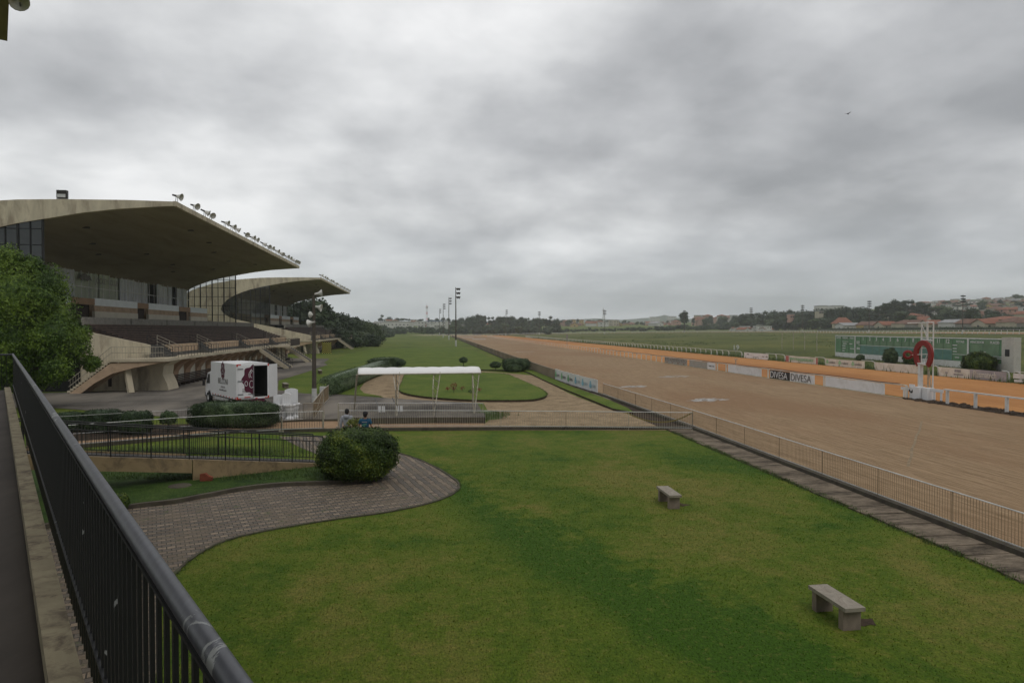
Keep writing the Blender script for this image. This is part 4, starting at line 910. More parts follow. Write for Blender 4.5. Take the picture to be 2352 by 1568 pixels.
# banners on the left fence (the face looks at the lawn)
def board_X(name, X, ya, yb, z0, z1, m, label, th=0.04, cat='banner', group=None):
    r = thing(name, label, cat, (X, (ya + yb) / 2, 0), 0, group); L = abs(yb - ya) / 2
    mb = MB(); n = max(2, int(L * 2 / 1.2)); P = []
    for i in range(n + 1):
        y = L - 2 * L * i / n; P.append((0.012 * math.sin(i * 1.7), y, z0 + 0.012 * math.sin(i * 2.9), z1 + 0.015 * math.sin(i * 1.3 + 1)))
    vs = []
    for x, y, a, b in P: vs += [(x, y, a), (x, y, b), (x + th, y, a), (x + th, y, b)]
    fs = []
    for i in range(n):
        o = 4 * i; fs += [(o, o + 4, o + 5, o + 1), (o + 2, o + 3, o + 7, o + 6), (o + 1, o + 5, o + 7, o + 3), (o, o + 2, o + 6, o + 4)]
    fs += [(0, 1, 3, 2), (4 * n, 4 * n + 2, 4 * n + 3, 4 * n + 1)]
    mb.add(vs, fs); mb.build('panel', m, r, recalc=True); return r, L
def T_X(r, s, size, y, z, m, sx=1.0, bold=0.0, xoff=-0.03): return text(s, size, frame(Vector((xoff, y, z)), (0, -1, 0), (0, 0, 1)), m, r, sx=sx, bold=bold)
def clover(r, y, z, s, m, xoff=-0.035):
    mb = MB()
    for dy, dz, q in ((0, 0.62, 0.30), (0.30, 0.22, 0.28), (-0.30, 0.22, 0.28)):
        pl = [(dy * s + q * s * math.cos(t) * 0.95, dz * s + q * s * math.sin(t)) for t in [2 * math.pi * k / 12 for k in range(12)]]
        mb.prism(pl, lambda a, b, h: (xoff + h, y + a, z + b), 0.01)
    mb.prism([(-0.06 * s, 0.3 * s), (0.06 * s, 0.3 * s), (0.12 * s, -0.15 * s), (-0.12 * s, -0.15 * s)], lambda a, b, h: (xoff + 0.001 + h, y + a, z + b), 0.01)
    mb.build('clover_emblem', m, r, recalc=True)
yb1, yb2, yb3 = PX(1276.7, 13.1), PX(1320.6, 13.35), PX(1373.4, 13.75)
def left_board(x0, y0, x1, y1, m, label, txtm, em, words):
    a = Vector((x0, y0, 0)); b = Vector((x1, y1, 0)); L = (b - a).length; r, l2 = board_X('fence_banner', 0, 0, L, 0.14, 1.22, m, label); r.location = (a + b) / 2 + Vector((-0.06, 0, 0))
    r.rotation_euler = (0, 0, math.atan2(-(b.x - a.x), b.y - a.y))
    for k in range(3):
        y = l2 - L * (k + 0.10) / 3.0; clover(r, y - 0.2, 0.45, 0.62, em); T_X(r, words, 0.52, y - 0.62, 0.50, txtm, sx=L / 3.0 / 3.1)
    return r
left_board(13.35, yb2, 13.08, yb1, M['banner'], 'white banner with green clovers and the word codere three times, on the left track fence', M['greyprint'], M['greenprint'], 'codere')
left_board(13.78, yb3, 13.36, yb2 - 0.05, M['banner'], 'white banner with pale blue emblems, the nearer of two on the left track fence', mat('pale_print', (0.48, 0.56, 0.62), 0.6), M['blueprint'], 'codere')
# fences around the sandy path
FT = [G(x, y, 1.08) for x, y in [(60, 982), (141, 977.3), (430, 957.5), (560, 951), (646, 947), (742, 944)]]
picket_fence('garden_fence', 'thin picket fence with pale top rail before the sandy path, left of the gate', FT, 0.12, 1.08, 0.13, 0.014, 3.2, M['galv'], M['picketd'], 0.012)
FT2 = [G(x, y, 1.05) for x, y in [(779, 942.5), (1000, 942.3), (1300, 944), (1590, 947)]]
picket_fence('garden_fence', 'thin picket fence crossing behind the front lawn from the gate to the track corner', FT2, 0.16, 1.05, 0.125, 0.012, 3.2, M['galv'], M['pale_rail'], 0.016)
B1 = [G(x, y, 1.08) for x, y in [(124, 957), (430, 940), (640, 929.5), (696, 926.6)]]
picket_fence('garden_fence', 'faint wire fence behind the clipped hedges at the asphalt yard', B1, 0.10, 1.08, 0.20, 0.008, 6.0, M['galv'], M['picketd'], 0.006)
B2 = [G(x, y, 1.10) for x, y in [(778, 925.2), (1000, 925.4), (1110, 925.9)]]
picket_fence('garden_fence', 'back picket fence at the foot of the dirty concrete platform under the white canopy', B2, 0.05, 1.10, 0.14, 0.012, 3.0, M['galv'], M['pale_rail'], 0.014)
# gate: posts, one leaf parallel to the fence, one long leaf folded back
def mesh_panel(name, label, a, b, z0, z1, group=None, cat='gate', diag=True, z1b=None):
    r = thing(name, label, cat, group=group); a = Vector((a[0], a[1], 0)); b = Vector((b[0], b[1], 0)); d = (b - a).normalized(); z1b = z1b or z1; L = (b - a).length
    mb = MB(); mb.tube([a + Vector((0, 0, z0)), a + Vector((0, 0, z1)), b + Vector((0, 0, z1b)), b + Vector((0, 0, z0))], 0.028, 6); mb.tube([a + Vector((0, 0, z0)), b + Vector((0, 0, z0))], 0.022, 6)
    if diag: mb.tube([a + Vector((0, 0, z0)), b + Vector((0, 0, z1b))], 0.018, 6)
    mb.build('frame', M['pale_rail'], r); mw = MB(); s = 0.0
    while s < L: q = a + d * s; mw.bar(q + Vector((0, 0, z0)), q + Vector((0, 0, z1 + (z1b - z1) * s / L)), 0.008, 0.008); s += 0.075
    z = z0
    while z < z1: mw.bar(a + Vector((0, 0, z)), b + Vector((0, 0, z)), 0.008, 0.008); z += 0.075
    mw.build('wire_mesh', M['picket'], r); return r
mesh_panel('garden_gate', 'pale framed mesh panel closing the yard beside the open gateway', G(697, 967), G(744.5, 966.5), 0.06, 1.08)
mesh_panel('garden_gate', 'long mesh panel running back from the gateway towards the lamp pole', G(720, 965.5), G(742, 930), 0.06, 1.12)
mesh_panel('garden_gate', 'far short mesh panel beyond the lamp pole, beside the long hedge end', G(743, 929), G(754.5, 917.5), 0.06, 1.12, diag=False)
for (x, yb_, yt, lb) in [(742.5, 990, 944, 'rusty pale gate post at the left of the open gateway'), (777.6, 984, 926, 'tall pale gate post at the right of the open gateway'), (647, 992, 956, 'thin dark fence post left of the gate')]:
    p = G(x, yb_, 0.0); dep = 5.5 * F / (yb_ - HZ); z = ZD(yt, dep); mb = MB(); mb.bar(p, (p.x, p.y, z), 0.075, 0.075, up=(0, 1, 0)); mb.bar((p.x - .13, p.y, 0.06), (p.x + .13, p.y, 0.06), 0.2, 0.12); tag(mb.build('gate_post', M['pale_rail']), lb, 'post')
# yellow tape sagging on the fence corner
mb = MB(); a = G(1436, 946, 1.0); b = G(1590, 946.5, 1.05); pp = [a.lerp(b, t) + Vector((0.0, -0.03, -0.62 * 4 * t * (1 - t) * (0.75 + 0.2 * t))) for t in [i / 20 for i in range(21)]]
for p, q in zip(pp, pp[1:]): mb.bar(p, q, 0.01, 0.07)
tag(mb.build('barrier_tape', mat('dull_yellow_tape', (0.26, 0.20, 0.06), 0.6)), 'dull yellow tape sagging along the fence near the track corner', 'tape')
# ================================================================== RAMP
def WR(cx, dep, z): return W(cx, dep, z)
ra = WR(-7.45, 26.9, 0.12); rb = WR(-14.0, 22.5, 1.22); rdv = (rb - ra); ln = Vector((rdv.x, rdv.y, 0)).length
rc = ra + rdv * 2.35
side = Vector((-(rdv.y), rdv.x, 0)).normalized(); side = side if side.y > 0 else -side
rm = thing('ramp', 'ochre rendered pedestrian ramp with grey surface rising to the left behind the round bush', 'ramp')
mb = MB(); o = side * 1.35
mb.add([ra, rc, rc + o, ra + o], [(0, 1, 2, 3)]); mb.build('deck', M['rampc'], rm, recalc=True)
mb = MB(); dn = Vector((0, 0, -0.42)); up_ = Vector((0, 0, 0.06)); j = ra + rdv * 0.60; jb = Vector((0, 0, -j.z - 0.02)); rab = Vector((0, 0, -ra.z - .02))
f1 = side * 0.14
mb.add([ra + up_, j + up_, j + up_ + f1, ra + up_ + f1, ra + rab, j + jb, j + jb + f1, ra + rab + f1], [(0, 1, 2, 3), (4, 5, 6, 7), (0, 4, 5, 1), (1, 5, 6, 2), (2, 6, 7, 3), (3, 7, 4, 0)])
mb.build('side_wall', M['ochre'], rm, recalc=True)
mb = MB(); j2 = j + rdv * 0.004
mb.add([j2 + up_, rc + up_, rc + up_ + f1, j2 + up_ + f1, j2 + dn, rc + dn, rc + dn + f1, j2 + dn + f1], [(0, 1, 2, 3), (4, 5, 6, 7), (0, 4, 5, 1), (1, 5, 6, 2), (2, 6, 7, 3), (3, 7, 4, 0)])
mb.add([j2 + o * 0.95 + up_, rc + o * .95 + up_, rc + o + up_, j2 + o + up_, j2 + o * .95 + dn, rc + o * .95 + dn, rc + o + dn, j2 + o + dn], [(0, 1, 2, 3), (4, 5, 6, 7), (0, 4, 5, 1), (1, 5, 6, 2), (2, 6, 7, 3), (3, 7, 4, 0)])
mb.build('beam', M['ochre'], rm, recalc=True)
def ramp_rail(offv, label, zr=1.12, mid=True):
    r = thing('ramp_railing', label, 'railing'); a = ra + offv; b = rc + offv; n = int((b - a).length / 0.135); mp = MB()
    for i in range(n + 1):
        q = a.lerp(b, i / n)
        if i % 9 == 0:
            pb = MB(); pb.bar(q + Vector((0, 0, 0.06)), q + Vector((0, 0, zr)), 0.035, 0.035, up=(1, 0, 0)); pb.build('post', M['mullion'], r)
        else: mp.bar(q + Vector((0, 0, 0.1)), q + Vector((0, 0, zr - (0.2 if mid else 0))), 0.014, 0.014, up=(1, 0, 0))
    mp.build('baluster_row', M['mullion'], r); mr = MB(); mr.tube([a + Vector((0, 0, zr)), b + Vector((0, 0, zr))], 0.026, 8)
    if mid: mr.tube([a + Vector((0, 0, zr - 0.2)), b + Vector((0, 0, zr - 0.2))], 0.018, 8)
    mr.bar(a + Vector((0, 0, 0.1)), b + Vector((0, 0, 0.1)), 0.02, 0.03); mr.build('handrail', M['mullion'], r); return r
ramp_rail(f1 * 0.5, 'dark railing with two top rails on the near side of the ramp')
ramp_rail(o * 0.97, 'thin dark picket railing on the far side of the ramp', 1.05, False)
bk = G(475, 1109); mb = MB(); mb.prism([(-0.20, 0.0), (0.20, 0.0), (0.22, 0.13), (0.08, 0.19), (-0.02, 0.28), (-0.20, 0.25)], lambda a, b, h: (bk.x + a, bk.y - 0.12 + h, bk.z + b + 0.09), 0.14)
tag(mb.build('brick_shard', M['brick'], recalc=True), 'broken red clay piece leaning against the ochre ramp wall', 'brick')
mh = G(413, 1122); mb = MB(); mb.lathe([(0.0, 0.13), (0.30, 0.13), (0.36, 0.12), (0.40, 0.08)], (mh.x, mh.y, 0), 12); tag(mb.build('stone_lid', M['kerb'], recalc=True), 'round stone cover in the grass beside the ramp wall', 'lid')
# ================================================================== BENCHES
def bench(pa, pb, dw, label, h=0.45):
    pa = Vector((pa.x, pa.y, 0)); pb = Vector((pb.x, pb.y, 0)); d = (pb - pa); L = d.length; c = (pa + pb) / 2
    r = thing('bench', label, 'bench', c, math.atan2(d.y, d.x), 'concrete benches on the lawns')
    mb = MB(); mb.prism([(-L / 2, -dw / 2), (L / 2, -dw / 2), (L / 2, dw / 2), (-L / 2, dw / 2)], lambda a, b, hh: (a, b, h - 0.07 + hh), 0.07); mb.build('seat', M['bench'], r, recalc=True)
    for s in (-1, 1):
        mb = MB(); mb.box((s * L * 0.36, 0, (h - 0.07) / 2 + 0.0), (0.14, dw * 0.88, h - 0.072)); mb.build('leg', M['benchleg'], r)
    return r
bench(G(1878, 1341.5, .45), G(1965, 1396, .45), 0.40, 'stained concrete bench on the front lawn, nearest the camera')
bench(G(1521, 1115.4, .45), G(1552, 1137, .45), 0.38, 'concrete bench in the middle of the front lawn')
bench(G(652, 878, .45), G(659, 881, .45) , 0.40, 'small concrete bench on the grass right of the truck door')
bench(G(733, 848, .45), G(736.5, 850.5, .45), 0.42, 'small concrete bench on the grass just behind the lamp pole')
# soil patches under the near benches
for k, (x, y) in enumerate([(1985, 1428), (1563, 1160)]):
    p = G(x, y); ragged_pts = [(p.x + math.cos(t) * R.uniform(.15, .4), p.y + math.sin(t) * R.uniform(.1, .25)) for t in [i * 0.6 for i in range(10)]]
    flat('bare_soil', ragged_pts, 0.012, M['soil'])
# ================================================================== TRUCK
RL = W(-18.6, 46.0); FL = W(-22.2, 50.3); ax = (FL - RL); LB = ax.length; axn = ax.normalized(); rt = Vector((axn.y, -axn.x, 0))
# local frame: origin rear-left ground corner, +y forward, +x to the right side
tk = thing('box_truck', 'white box truck with its rear door open, parked on the asphalt yard', 'truck', RL, math.atan2(-axn.x, axn.y))
BW, Z0, Z1 = 2.2, 0.72, 3.1
mb = MB(); mb.bb(0, BW, 0.0, LB, Z0, Z0 + 0.08); mb.bb(0, BW, 0, LB, Z1 - 0.05, Z1); mb.bb(0, 0.05, 0, LB, Z0 + .08, Z1 - .05); mb.bb(BW - 0.05, BW, 0, LB, Z0 + .08, Z1 - .05); mb.bb(0.05, BW - .05, LB - 0.05, LB, Z0 + .08, Z1 - .05)
mb.bb(-0.01, 0.10, -0.04, 0.0, Z0, Z1); mb.bb(BW - 0.10, BW + .01, -0.04, 0, Z0, Z1); mb.bb(0.1, BW - .1, -0.04, 0, Z1 - 0.12, Z1); mb.bb(0.1, BW - .1, -0.04, 0, Z0, Z0 + 0.12)
mb.build('cargo_box', M['whiteclean'], tk)
mb = MB(); mb.prism([(0.02, 0), (BW - 0.02, 0), (BW - .1, 0.05), (BW / 2, 0.12), (0.1, 0.05)], lambda a, b, h: (a, 0.02 + h, Z1 + b), LB * 0.55); mb.build('roof_cover', M['whiteclean'], tk, recalc=True)
mb = MB(); mb.bb(0.06, BW - 0.06, 0.05, LB - 0.06, Z0 + 0.081, Z0 + 0.09); mb.bb(0.052, 0.06, 0.05, LB - .06, Z0 + .1, Z1 - .06); mb.bb(BW - .06, BW - .052, 0.05, LB - .06, Z0 + .1, Z1 - .06); mb.bb(0.06, BW - .06, LB - .07, LB - .055, Z0 + .1, Z1 - .06); mb.bb(.06, BW - .06, .05, LB - .07, Z1 - .065, Z1 - .055); mb.build('box_lining', mat('dark_lining', (0.035, 0.03, 0.028), 0.9), tk)
ld = MB(); ld.bb(0.10, 1.16, -0.09, -0.045, Z0 + 0.10, Z1 - 0.10); ld = ld.build('rear_door', M['whiteclean'], tk)
rd_ = MB(); M0 = Matrix.Translation((BW, -0.05, 0)) @ Matrix.Rotation(math.radians(38), 4, 'Z'); rd_.box((0.52, 0.0, (Z0 + Z1) / 2), (1.0, 0.05, Z1 - Z0 - 0.12), M=M0); rd_ = rd_.build('rear_door', M['whiteclean'], tk); rd_['label'] = 'open rear door'
mb = MB()
for z in (Z0 + 0.3, Z0 + 1.2, Z1 - 0.35): mb.bb(0.06, 0.42, -0.12, -0.09, z, z + 0.07)
mb.bb(0.75, 1.1, -0.12, -.09, Z0 + 0.32, Z0 + 0.36); mb.bb(1.08, 1.12, -0.13, -0.09, Z0 + 0.1, Z1 - 0.1); mb.build('hinge', M['metal'], ld)
mb = MB()
for (x0, x1, z0, z1) in [(0.0, 0.09, Z0, Z0 + .18), (.09, .3, Z0, Z0 + .06), (0, .09, Z1 - .16, Z1), (.09, .3, Z1 - .07, Z1), (BW - .09, BW, Z0, Z0 + .18), (BW - .3, BW - .09, Z0, Z0 + .06), (BW - .09, BW, Z1 - .16, Z1), (0.5, .9, Z0 + 0.1, Z0 + .16), (1.25, 1.4, Z0, Z0 + .06)]: mb.bb(x0, x1, -0.055 if z0 != Z0 + .1 else -.11, -0.04 if z0 != Z0 + .1 else -.09, z0, z1)
for i in range(9): mb.bb(-0.02, -0.001, 0.15 + i * 0.62, 0.27 + i * 0.62, Z0 + 0.02, Z0 + 0.09)
mb.bb(-.02, -.001, .0, .1, Z0, Z0 + .18); mb.build('reflector_tape', M['redrefl'], tk)
# side print (faces the camera from the left side)
def TS(s, size, y, z, m, sx=1.0, par=tk): return text(s, size, frame(Vector((-0.012, y, z)), (0, -1, 0), (0, 0, 1)), m, par, sx=sx, align='CENTER')
def shield(cx, cz, hw, hh, fn, m, par, nm):
    mb = MB(); pl = []
    for k in range(48):
        t = 2 * math.pi * k / 48; rr_ = 1 + 0.10 * math.cos(8 * t) * (1 if k % 2 else 1); pl.append((cx + hw * math.sin(t) * rr_ * (1 - 0.12 * abs(math.cos(t))), cz + hh * math.cos(t) * rr_))
    mb.prism(pl, fn, 0.008); return mb.build(nm, m, par, recalc=True)
fnS = lambda a, b, h: (-0.002 - h, a, b)
shield(2.85, 2.55, 0.44, 0.60, fnS, M['maroon'], tk, 'side_emblem')
def swirl(cx, cz, s, fn, m, par):
    mb = MB()
    for (dx, dz, r0, a0, a1) in [(0, 0.28, 0.26, -0.5, 5.2), (-0.2, -0.25, 0.2, 0.5, 6.0), (0.2, -0.25, 0.2, -2.6, 2.6), (0, -0.02, 0.12, 0, 6.28), (0, 0.55, 0.1, 0, 6.28)]:
        pp = [fn(cx + s * (dx + r0 * math.cos(t)), cz + s * (dz + r0 * math.sin(t)), 0.012) for t in [a0 + (a1 - a0) * i / 16 for i in range(17)]]
        mb.tube(pp, 0.022 * s * 1.3, 5)
    mb.build('emblem_scroll', m, par)
swirl(2.85, 2.55, 0.6, fnS, M['fade'], tk)
TS('BELLONI', 0.56, 2.85, 1.62, M['greyprint'], 1.0); TS('- EVENTOS -', 0.2, 2.85, 1.33, M['fade']); TS('www.belloni.com.br', 0.2, 2.85, 1.12, M['greyprint'])
# rear half emblem on the closed door
mb = MB(); pl = [(1.15, -1.02)] + [(1.15 - 0.78 * math.sin(t) * (1 + 0.09 * math.cos(8 * t)), -1.0 * math.cos(t) * (1 + 0.07 * math.cos(8 * t))) for t in [math.pi * i / 30 for i in range(1, 30)]] + [(1.15, 1.02)]
mb.prism(pl, lambda a, b, h: (a, -0.092 - h, 2.02 + b), 0.008); mb.build('rear_emblem', M['maroon'], tk, recalc=True)
mb = MB()
for (cx_, cz_, r0, a0, a1) in [(0.98, 2.35, 0.3, 0.6, 3.8), (0.98, 2.35, 0.16, 1.5, 5), (0.62, 1.78, 0.16, 0, 6.28), (0.98, 1.72, 0.24, 1.0, 5.6), (0.98, 2.62, 0.1, 1, 5)]:
    mb.tube([(cx_ + r0 * math.cos(t) * 0.6, -0.112, cz_ + r0 * math.sin(t)) for t in [a0 + (a1 - a0) * i / 14 for i in range(15)]], 0.018, 5)
mb.build('rear_scroll', M['whiteclean'], tk)
for i in range(3): mb = MB(); mb.bb(0.36, 0.92 - 0.06 * i, -0.098, -0.092, Z0 + 0.66 - i * 0.10, Z0 + 0.70 - i * 0.10); mb.build('small_print', M['greyprint'], tk)
# cab, chassis, wheels
mb = MB(); cabp = [(LB + 0.1, 0.55), (LB + 0.1, 2.28), (LB + 0.55, 2.34), (LB + 1.15, 2.22), (LB + 1.62, 1.45), (LB + 1.72, 1.0), (LB + 1.72, 0.5), (LB + 1.2, 0.5), (LB + 1.05, 0.85), (LB + 0.6, 0.95), (LB + 0.35, 0.6)]
mb.prism(cabp, lambda a, b, h: (0.1 + h, a, b), 2.0); cab = mb.build('cab', M['whiteclean'], tk, recalc=True)
mb = MB()
for xx in (0.088, 2.104): mb.prism([(LB + 0.62, 1.45), (LB + 0.62, 2.15), (LB + 1.05, 2.12), (LB + 1.48, 1.42)], lambda a, b, h: (xx + h, a, b), 0.008)
mb.add([(0.2, LB + 1.19, 2.15), (2.0, LB + 1.19, 2.15), (2.0, LB + 1.62, 1.48), (0.2, LB + 1.62, 1.48)], [(0, 1, 2, 3)]); mb.build('window', M['winglass'], cab, recalc=True)
mb = MB(); mb.bb(-0.2, -0.05, LB + 1.35, LB + 1.45, 1.25, 1.65); mb.bar((-0.1, LB + 1.4, 1.65), (0.15, LB + 1.35, 1.85), 0.03, 0.03); mb.build('mirror', M['rubber'], cab)
mb = MB(); mb.bb(0.08, 2.12, LB + 1.7, LB + 1.82, 0.42, 0.72); mb.build('bumper', M['lampdark'], tk)
mb = MB(); mb.bb(0.5, 0.65, 0.2, LB + 1.3, 0.5, 0.71); mb.bb(1.55, 1.7, 0.2, LB + 1.3, 0.5, 0.71); mb.bb(0.15, 2.05, 0.1, 0.25, 0.42, 0.55); mb.build('chassis', M['rubber'], tk)
mb = MB(); mb.bb(0.04, 0.08, 1.9, LB - 0.7, 0.42, 0.62); mb.build('side_guard', M['galv'], tk)
mb = MB(); mb.bb(0.3, 1.9, -0.04, -0.02, 0.42, 0.70); mb.build('tail_board', M['maroon'], tk)
for y_ in (1.15, LB + 0.82):
    for x_ in (0.12, 2.08):
        Mw = Matrix.Translation((x_, y_, 0.40)) @ Matrix.Rotation(math.pi / 2, 4, 'Y'); wh = MB(); wh.lathe([(0.2, -0.11), (0.37, -0.12), (0.40, -0.08), (0.40, 0.08), (0.37, 0.12), (0.2, 0.11)], n=20, M=Mw); wo_ = wh.build('wheel', M['rubber'], tk, smooth=False)
        wh = MB(); wh.lathe([(0.0, -0.06), (0.1, -0.07), (0.2, -0.10), (0.21, 0.10), (0.1, 0.07), (0.0, 0.06)], n=16, M=Mw); wh.build('rim', M['galv'], wo_)
# ================================================================== WHITE PANELS AND URNS
for k, (x, yb_, wd_, h_, lb) in enumerate([(648, 962, 0.62, 1.45, 'white ribbed panel standing among the urns, third from the left'), (640, 960, 0.62, 1.45, 'white arched panel behind the left urns'), (658, 963, 0.55, 1.62, 'white ribbed panel between the two pairs of urns'), (669, 958, 0.78, 1.80, 'tallest white panel, rightmost behind the urns')]):
    p = G(x, yb_); r = thing('decor_panel', lb, 'panel', p, -YAW * 0 + YAW + 0.05 * k, 'white decor panels by the yard'); mb = MB()
    mb.prism([(-wd_ / 2, 0.03), (wd_ / 2, 0.03), (wd_ / 2, h_ - 0.1), (wd_ * 0.25, h_ - 0.02), (0, h_), (-wd_ * 0.25, h_ - 0.02), (-wd_ / 2, h_ - 0.1)], lambda a, b, h: (a, h, b), 0.12); mb.build('board', M['whiteclean'], r, recalc=True)
    mb = MB()
    for i in range(4): mb.bb(-wd_ * .4 + i * wd_ * .22, -wd_ * .4 + i * wd_ * .22 + 0.05, -0.02, -0.001, 0.1, h_ - 0.2)
    mb.build('rib', M['whiteclean'], r)
urn_p = [(0.0, 0), (0.20, 0), (0.20, 0.10), (0.17, 0.13), (0.10, 0.18), (0.085, 0.24), (0.10, 0.28), (0.19, 0.42), (0.23, 0.56), (0.22, 0.62), (0.27, 0.68), (0.29, 0.74), (0.27, 0.76), (0.20, 0.75), (0.0, 0.70)]
u0 = None
for k, (x, yb_, lb) in enumerate([(633, 962, 'white urn partly hidden by the hedge end, leftmost of four'), (643.5, 963, 'white urn in front of the ribbed panels, second from the left'), (665.5, 964.5, 'white urn third from the left, nearest the fence'), (676, 961, 'white urn rightmost of four, before the tallest panel')]):
    if u0 is None:
        u0 = thing('urn', lb, 'urn', G(x, yb_), 0, 'white urns by the yard'); mb = MB(); mb.lathe([(r_ * 1.25, z_ * 1.25) for r_, z_ in urn_p[3:-1]] , n=18); mb.build('bowl', M['whiteclean'], u0, smooth=True); mb = MB(); mb.lathe([(r_ * 1.25, z_ * 1.25) for r_, z_ in urn_p[:4]], n=18); mb.build('foot', M['whiteclean'], u0); u_ = u0
    else: u_ = copy_tree(u0); u_.location = G(x, yb_); u_['label'] = lb
# ================================================================== WHITE CANOPY AND PLATFORM
pf = [G(x, y, 0.36) for x, y in [(830, 925), (960, 926), (1096, 935), (1112, 945), (1114, 958), (1000, 958), (850, 960), (800, 958)]]
mb = MB(); n = len(pf); mb.sheet([(p.x, p.y, 0.36) for p in pf]); mb.add([(p.x, p.y, 0.355) for p in pf] + [(p.x, p.y, -0.05) for p in pf], [(i, (i + 1) % n, (i + 1) % n + n, i + n) for i in range(n)])
struct(mb.build('concrete_platform', M['kerb'], recalc=True)); 
slab = MB(); slab.sheet([(p.x, p.y, 0.366) for p in pf]); struct(slab.build('platform_top', M['asph']))
cp = thing('canopy_shelter', 'white barrel roofed canopy on slim pale posts over the concrete platform', 'canopy')
def CPT(x, y, z): return G(x, y, z)
zE = 2.72; A = G(822, 860, zE); B = G(1105, 856.5, zE); dx_ = (B - A).normalized(); bk_ = Vector((-dx_.y, dx_.x, 0)); Lc = (B - A).length; wc = 2.3; rise = 0.36
mb = MB(); nseg = 16; nl = 36; vs = []
for i in range(nl + 1):
    for j in range(nseg + 1):
        t = j / nseg; scal = 0.035 * abs(math.sin(i / nl * math.pi * 9)) * math.sin(math.pi * t)
        p = A + dx_ * Lc * i / nl + bk_ * (wc * (0.5 - 0.5 * math.cos(math.pi * t))) + Vector((0, 0, rise * math.sin(math.pi * t) - 0.03 + 0.03 * abs(math.sin(i / nl * math.pi * 9)) * math.sin(math.pi * t)))
        vs.append(p)
mb.add(vs, [(i * (nseg + 1) + j, (i + 1) * (nseg + 1) + j, (i + 1) * (nseg + 1) + j + 1, i * (nseg + 1) + j + 1) for i in range(nl) for j in range(nseg)])
cv_ = mb.build('roof_sheet', mat('canopy_white', (0.90, 0.89, 0.87), 0.6, var=0.03, scale=0.6), cp, smooth=True)
sol = cv_.modifiers.new('s', 'SOLIDIFY'); sol.thickness = 0.03
for k, q in enumerate((-0.008, 0.31, 0.64, 0.965)):
    foot = G([813.5, 911, 997, 1090][k], [943, 956, 954, 950][k], 0.36); top = A + dx_ * Lc * q + bk_ * 0.1
    mb = MB(); z_ = zE - 0.02
    if k == 0: mb.bar((foot.x, foot.y, 0.36), (top.x, top.y, z_), 0.10, 0.08)
    else:
        r_ = foot + dx_ * 0.0 + bk_ * 0.05
        a1 = Vector((r_.x, r_.y, 0.36)); t1 = top + dx_ * 0.16 + Vector((0, 0, 0)); t2 = top - dx_ * 0.22 + bk_ * 0.3
        mb.bar(a1, (t1.x, t1.y, z_), 0.05, 0.05); mb.bar(a1 - dx_ * 0.06, (a1.x - dx_.x * .06, a1.y - dx_.y * .06, 1.9), 0.05, 0.05); mb.bar((a1.x - dx_.x * .06, a1.y, 1.9), (t2.x, t2.y, z_), 0.05, 0.05)
        for i in range(5):
            za, zb_ = 0.5 + i * 0.42, 0.5 + (i + 1) * 0.42
            pa_ = a1.lerp(Vector((t1.x, t1.y, z_)), (za - .36) / (z_ - .36)); pb_ = Vector((a1.x - dx_.x * .06, a1.y, zb_)); mb.bar(pa_, pb_, 0.025, 0.025)
    mb.build('post', M['pale_rail'], cp)
    bpst = MB(); bb_ = top + bk_ * (wc - 0.25); bpst.bar((bb_.x, bb_.y, 0.36), (bb_.x, bb_.y, z_), 0.05, 0.05) if k in (1, 3) else bpst.bar((bb_.x, bb_.y, z_ - 0.3), (bb_.x, bb_.y, z_), 0.05, 0.05)
    bpst.build('rear_post', M['pale_rail'], cp)
mb = MB(); mb.tube([A, B], 0.03, 6); mb.tube([A + bk_ * wc, B + bk_ * wc], 0.03, 6)
for q in (0.0, 0.33, 0.66, 1.0):
    c0 = A + dx_ * Lc * q; mb.tube([c0 + bk_ * (wc * (0.5 - 0.5 * math.cos(math.pi * t))) + Vector((0, 0, (rise - 0.10) * math.sin(math.pi * t))) for t in [i / 10 for i in range(11)]], 0.02, 5)
mb.build('roof_frame', M['pale_rail'], cp)
for k, (x, y) in enumerate([(872, 950), (913, 949)]):
    p = G(x, y, 0.36); r = thing('lectern_sign', ['small white open sheet sign on a leaning stalk, left one under the canopy', 'small white open sheet sign on a leaning stalk, right one under the canopy'][k], 'sign', p, YAW, 'small sheet signs under the canopy')
    mb = MB(); mb.bar((0.12, 0, 0), (-0.35, 0.2, 0.95), 0.035, 0.035); mb.build('stalk', M['metal'], r)
    for s in (-1, 1): mb = MB(); mb.box((0.12 + s * 0.12, -0.06, 0.30), (0.19, 0.015, 0.36)); mb.build('sheet', M['whiteclean'], r)
# ================================================================== INNER FENCE WITH BOARDS (X = 37.4)
XI = 37.4
def ydx(x, X=XI): return PX(x, X)
inr = thing('inner_rail', 'white post and rail fence with dark cord between the brown and orange tracks', 'fence')
mb = MB(); YE = ydx(2084); YF = 470
pts = []; y = YE
while y < YF: pts.append((XI, y, 1.0 + 0.02 * math.sin(y * 0.3))); y += 6
mb.tube(pts, 0.045, 6); mb.tube([(p[0], p[1], 0.35) for p in pts if p[1] > 118], 0.02, 5)
mb.build('top_rail', M['bannerdirty'], inr)
mb = MB(); y = ydx(2070); pp = []
while y < 150: pp.append((XI - 0.05, y, 1.09 + 0.035 * math.sin(y * 0.55))); y += 1.5
mb.tube(pp, 0.028, 5); mb.build('dark_cord', mat('dark_red_cord', (0.045, 0.018, 0.022), 0.7), inr)
y = YE; k = 0; ex = MB()
while y < YF:
    b = MB() if k < 96 else ex; b.bb(XI - 0.06, XI + 0.06, y - 0.07, y + 0.07, 0, 1.0)
    if k < 96: b.build('post', M['bannerdirty'], inr)
    y += 2.75 if y > 55 else 3.0; k += 1
tag(ex.build('post', M['bannerdirty'], inr), kind='stuff')
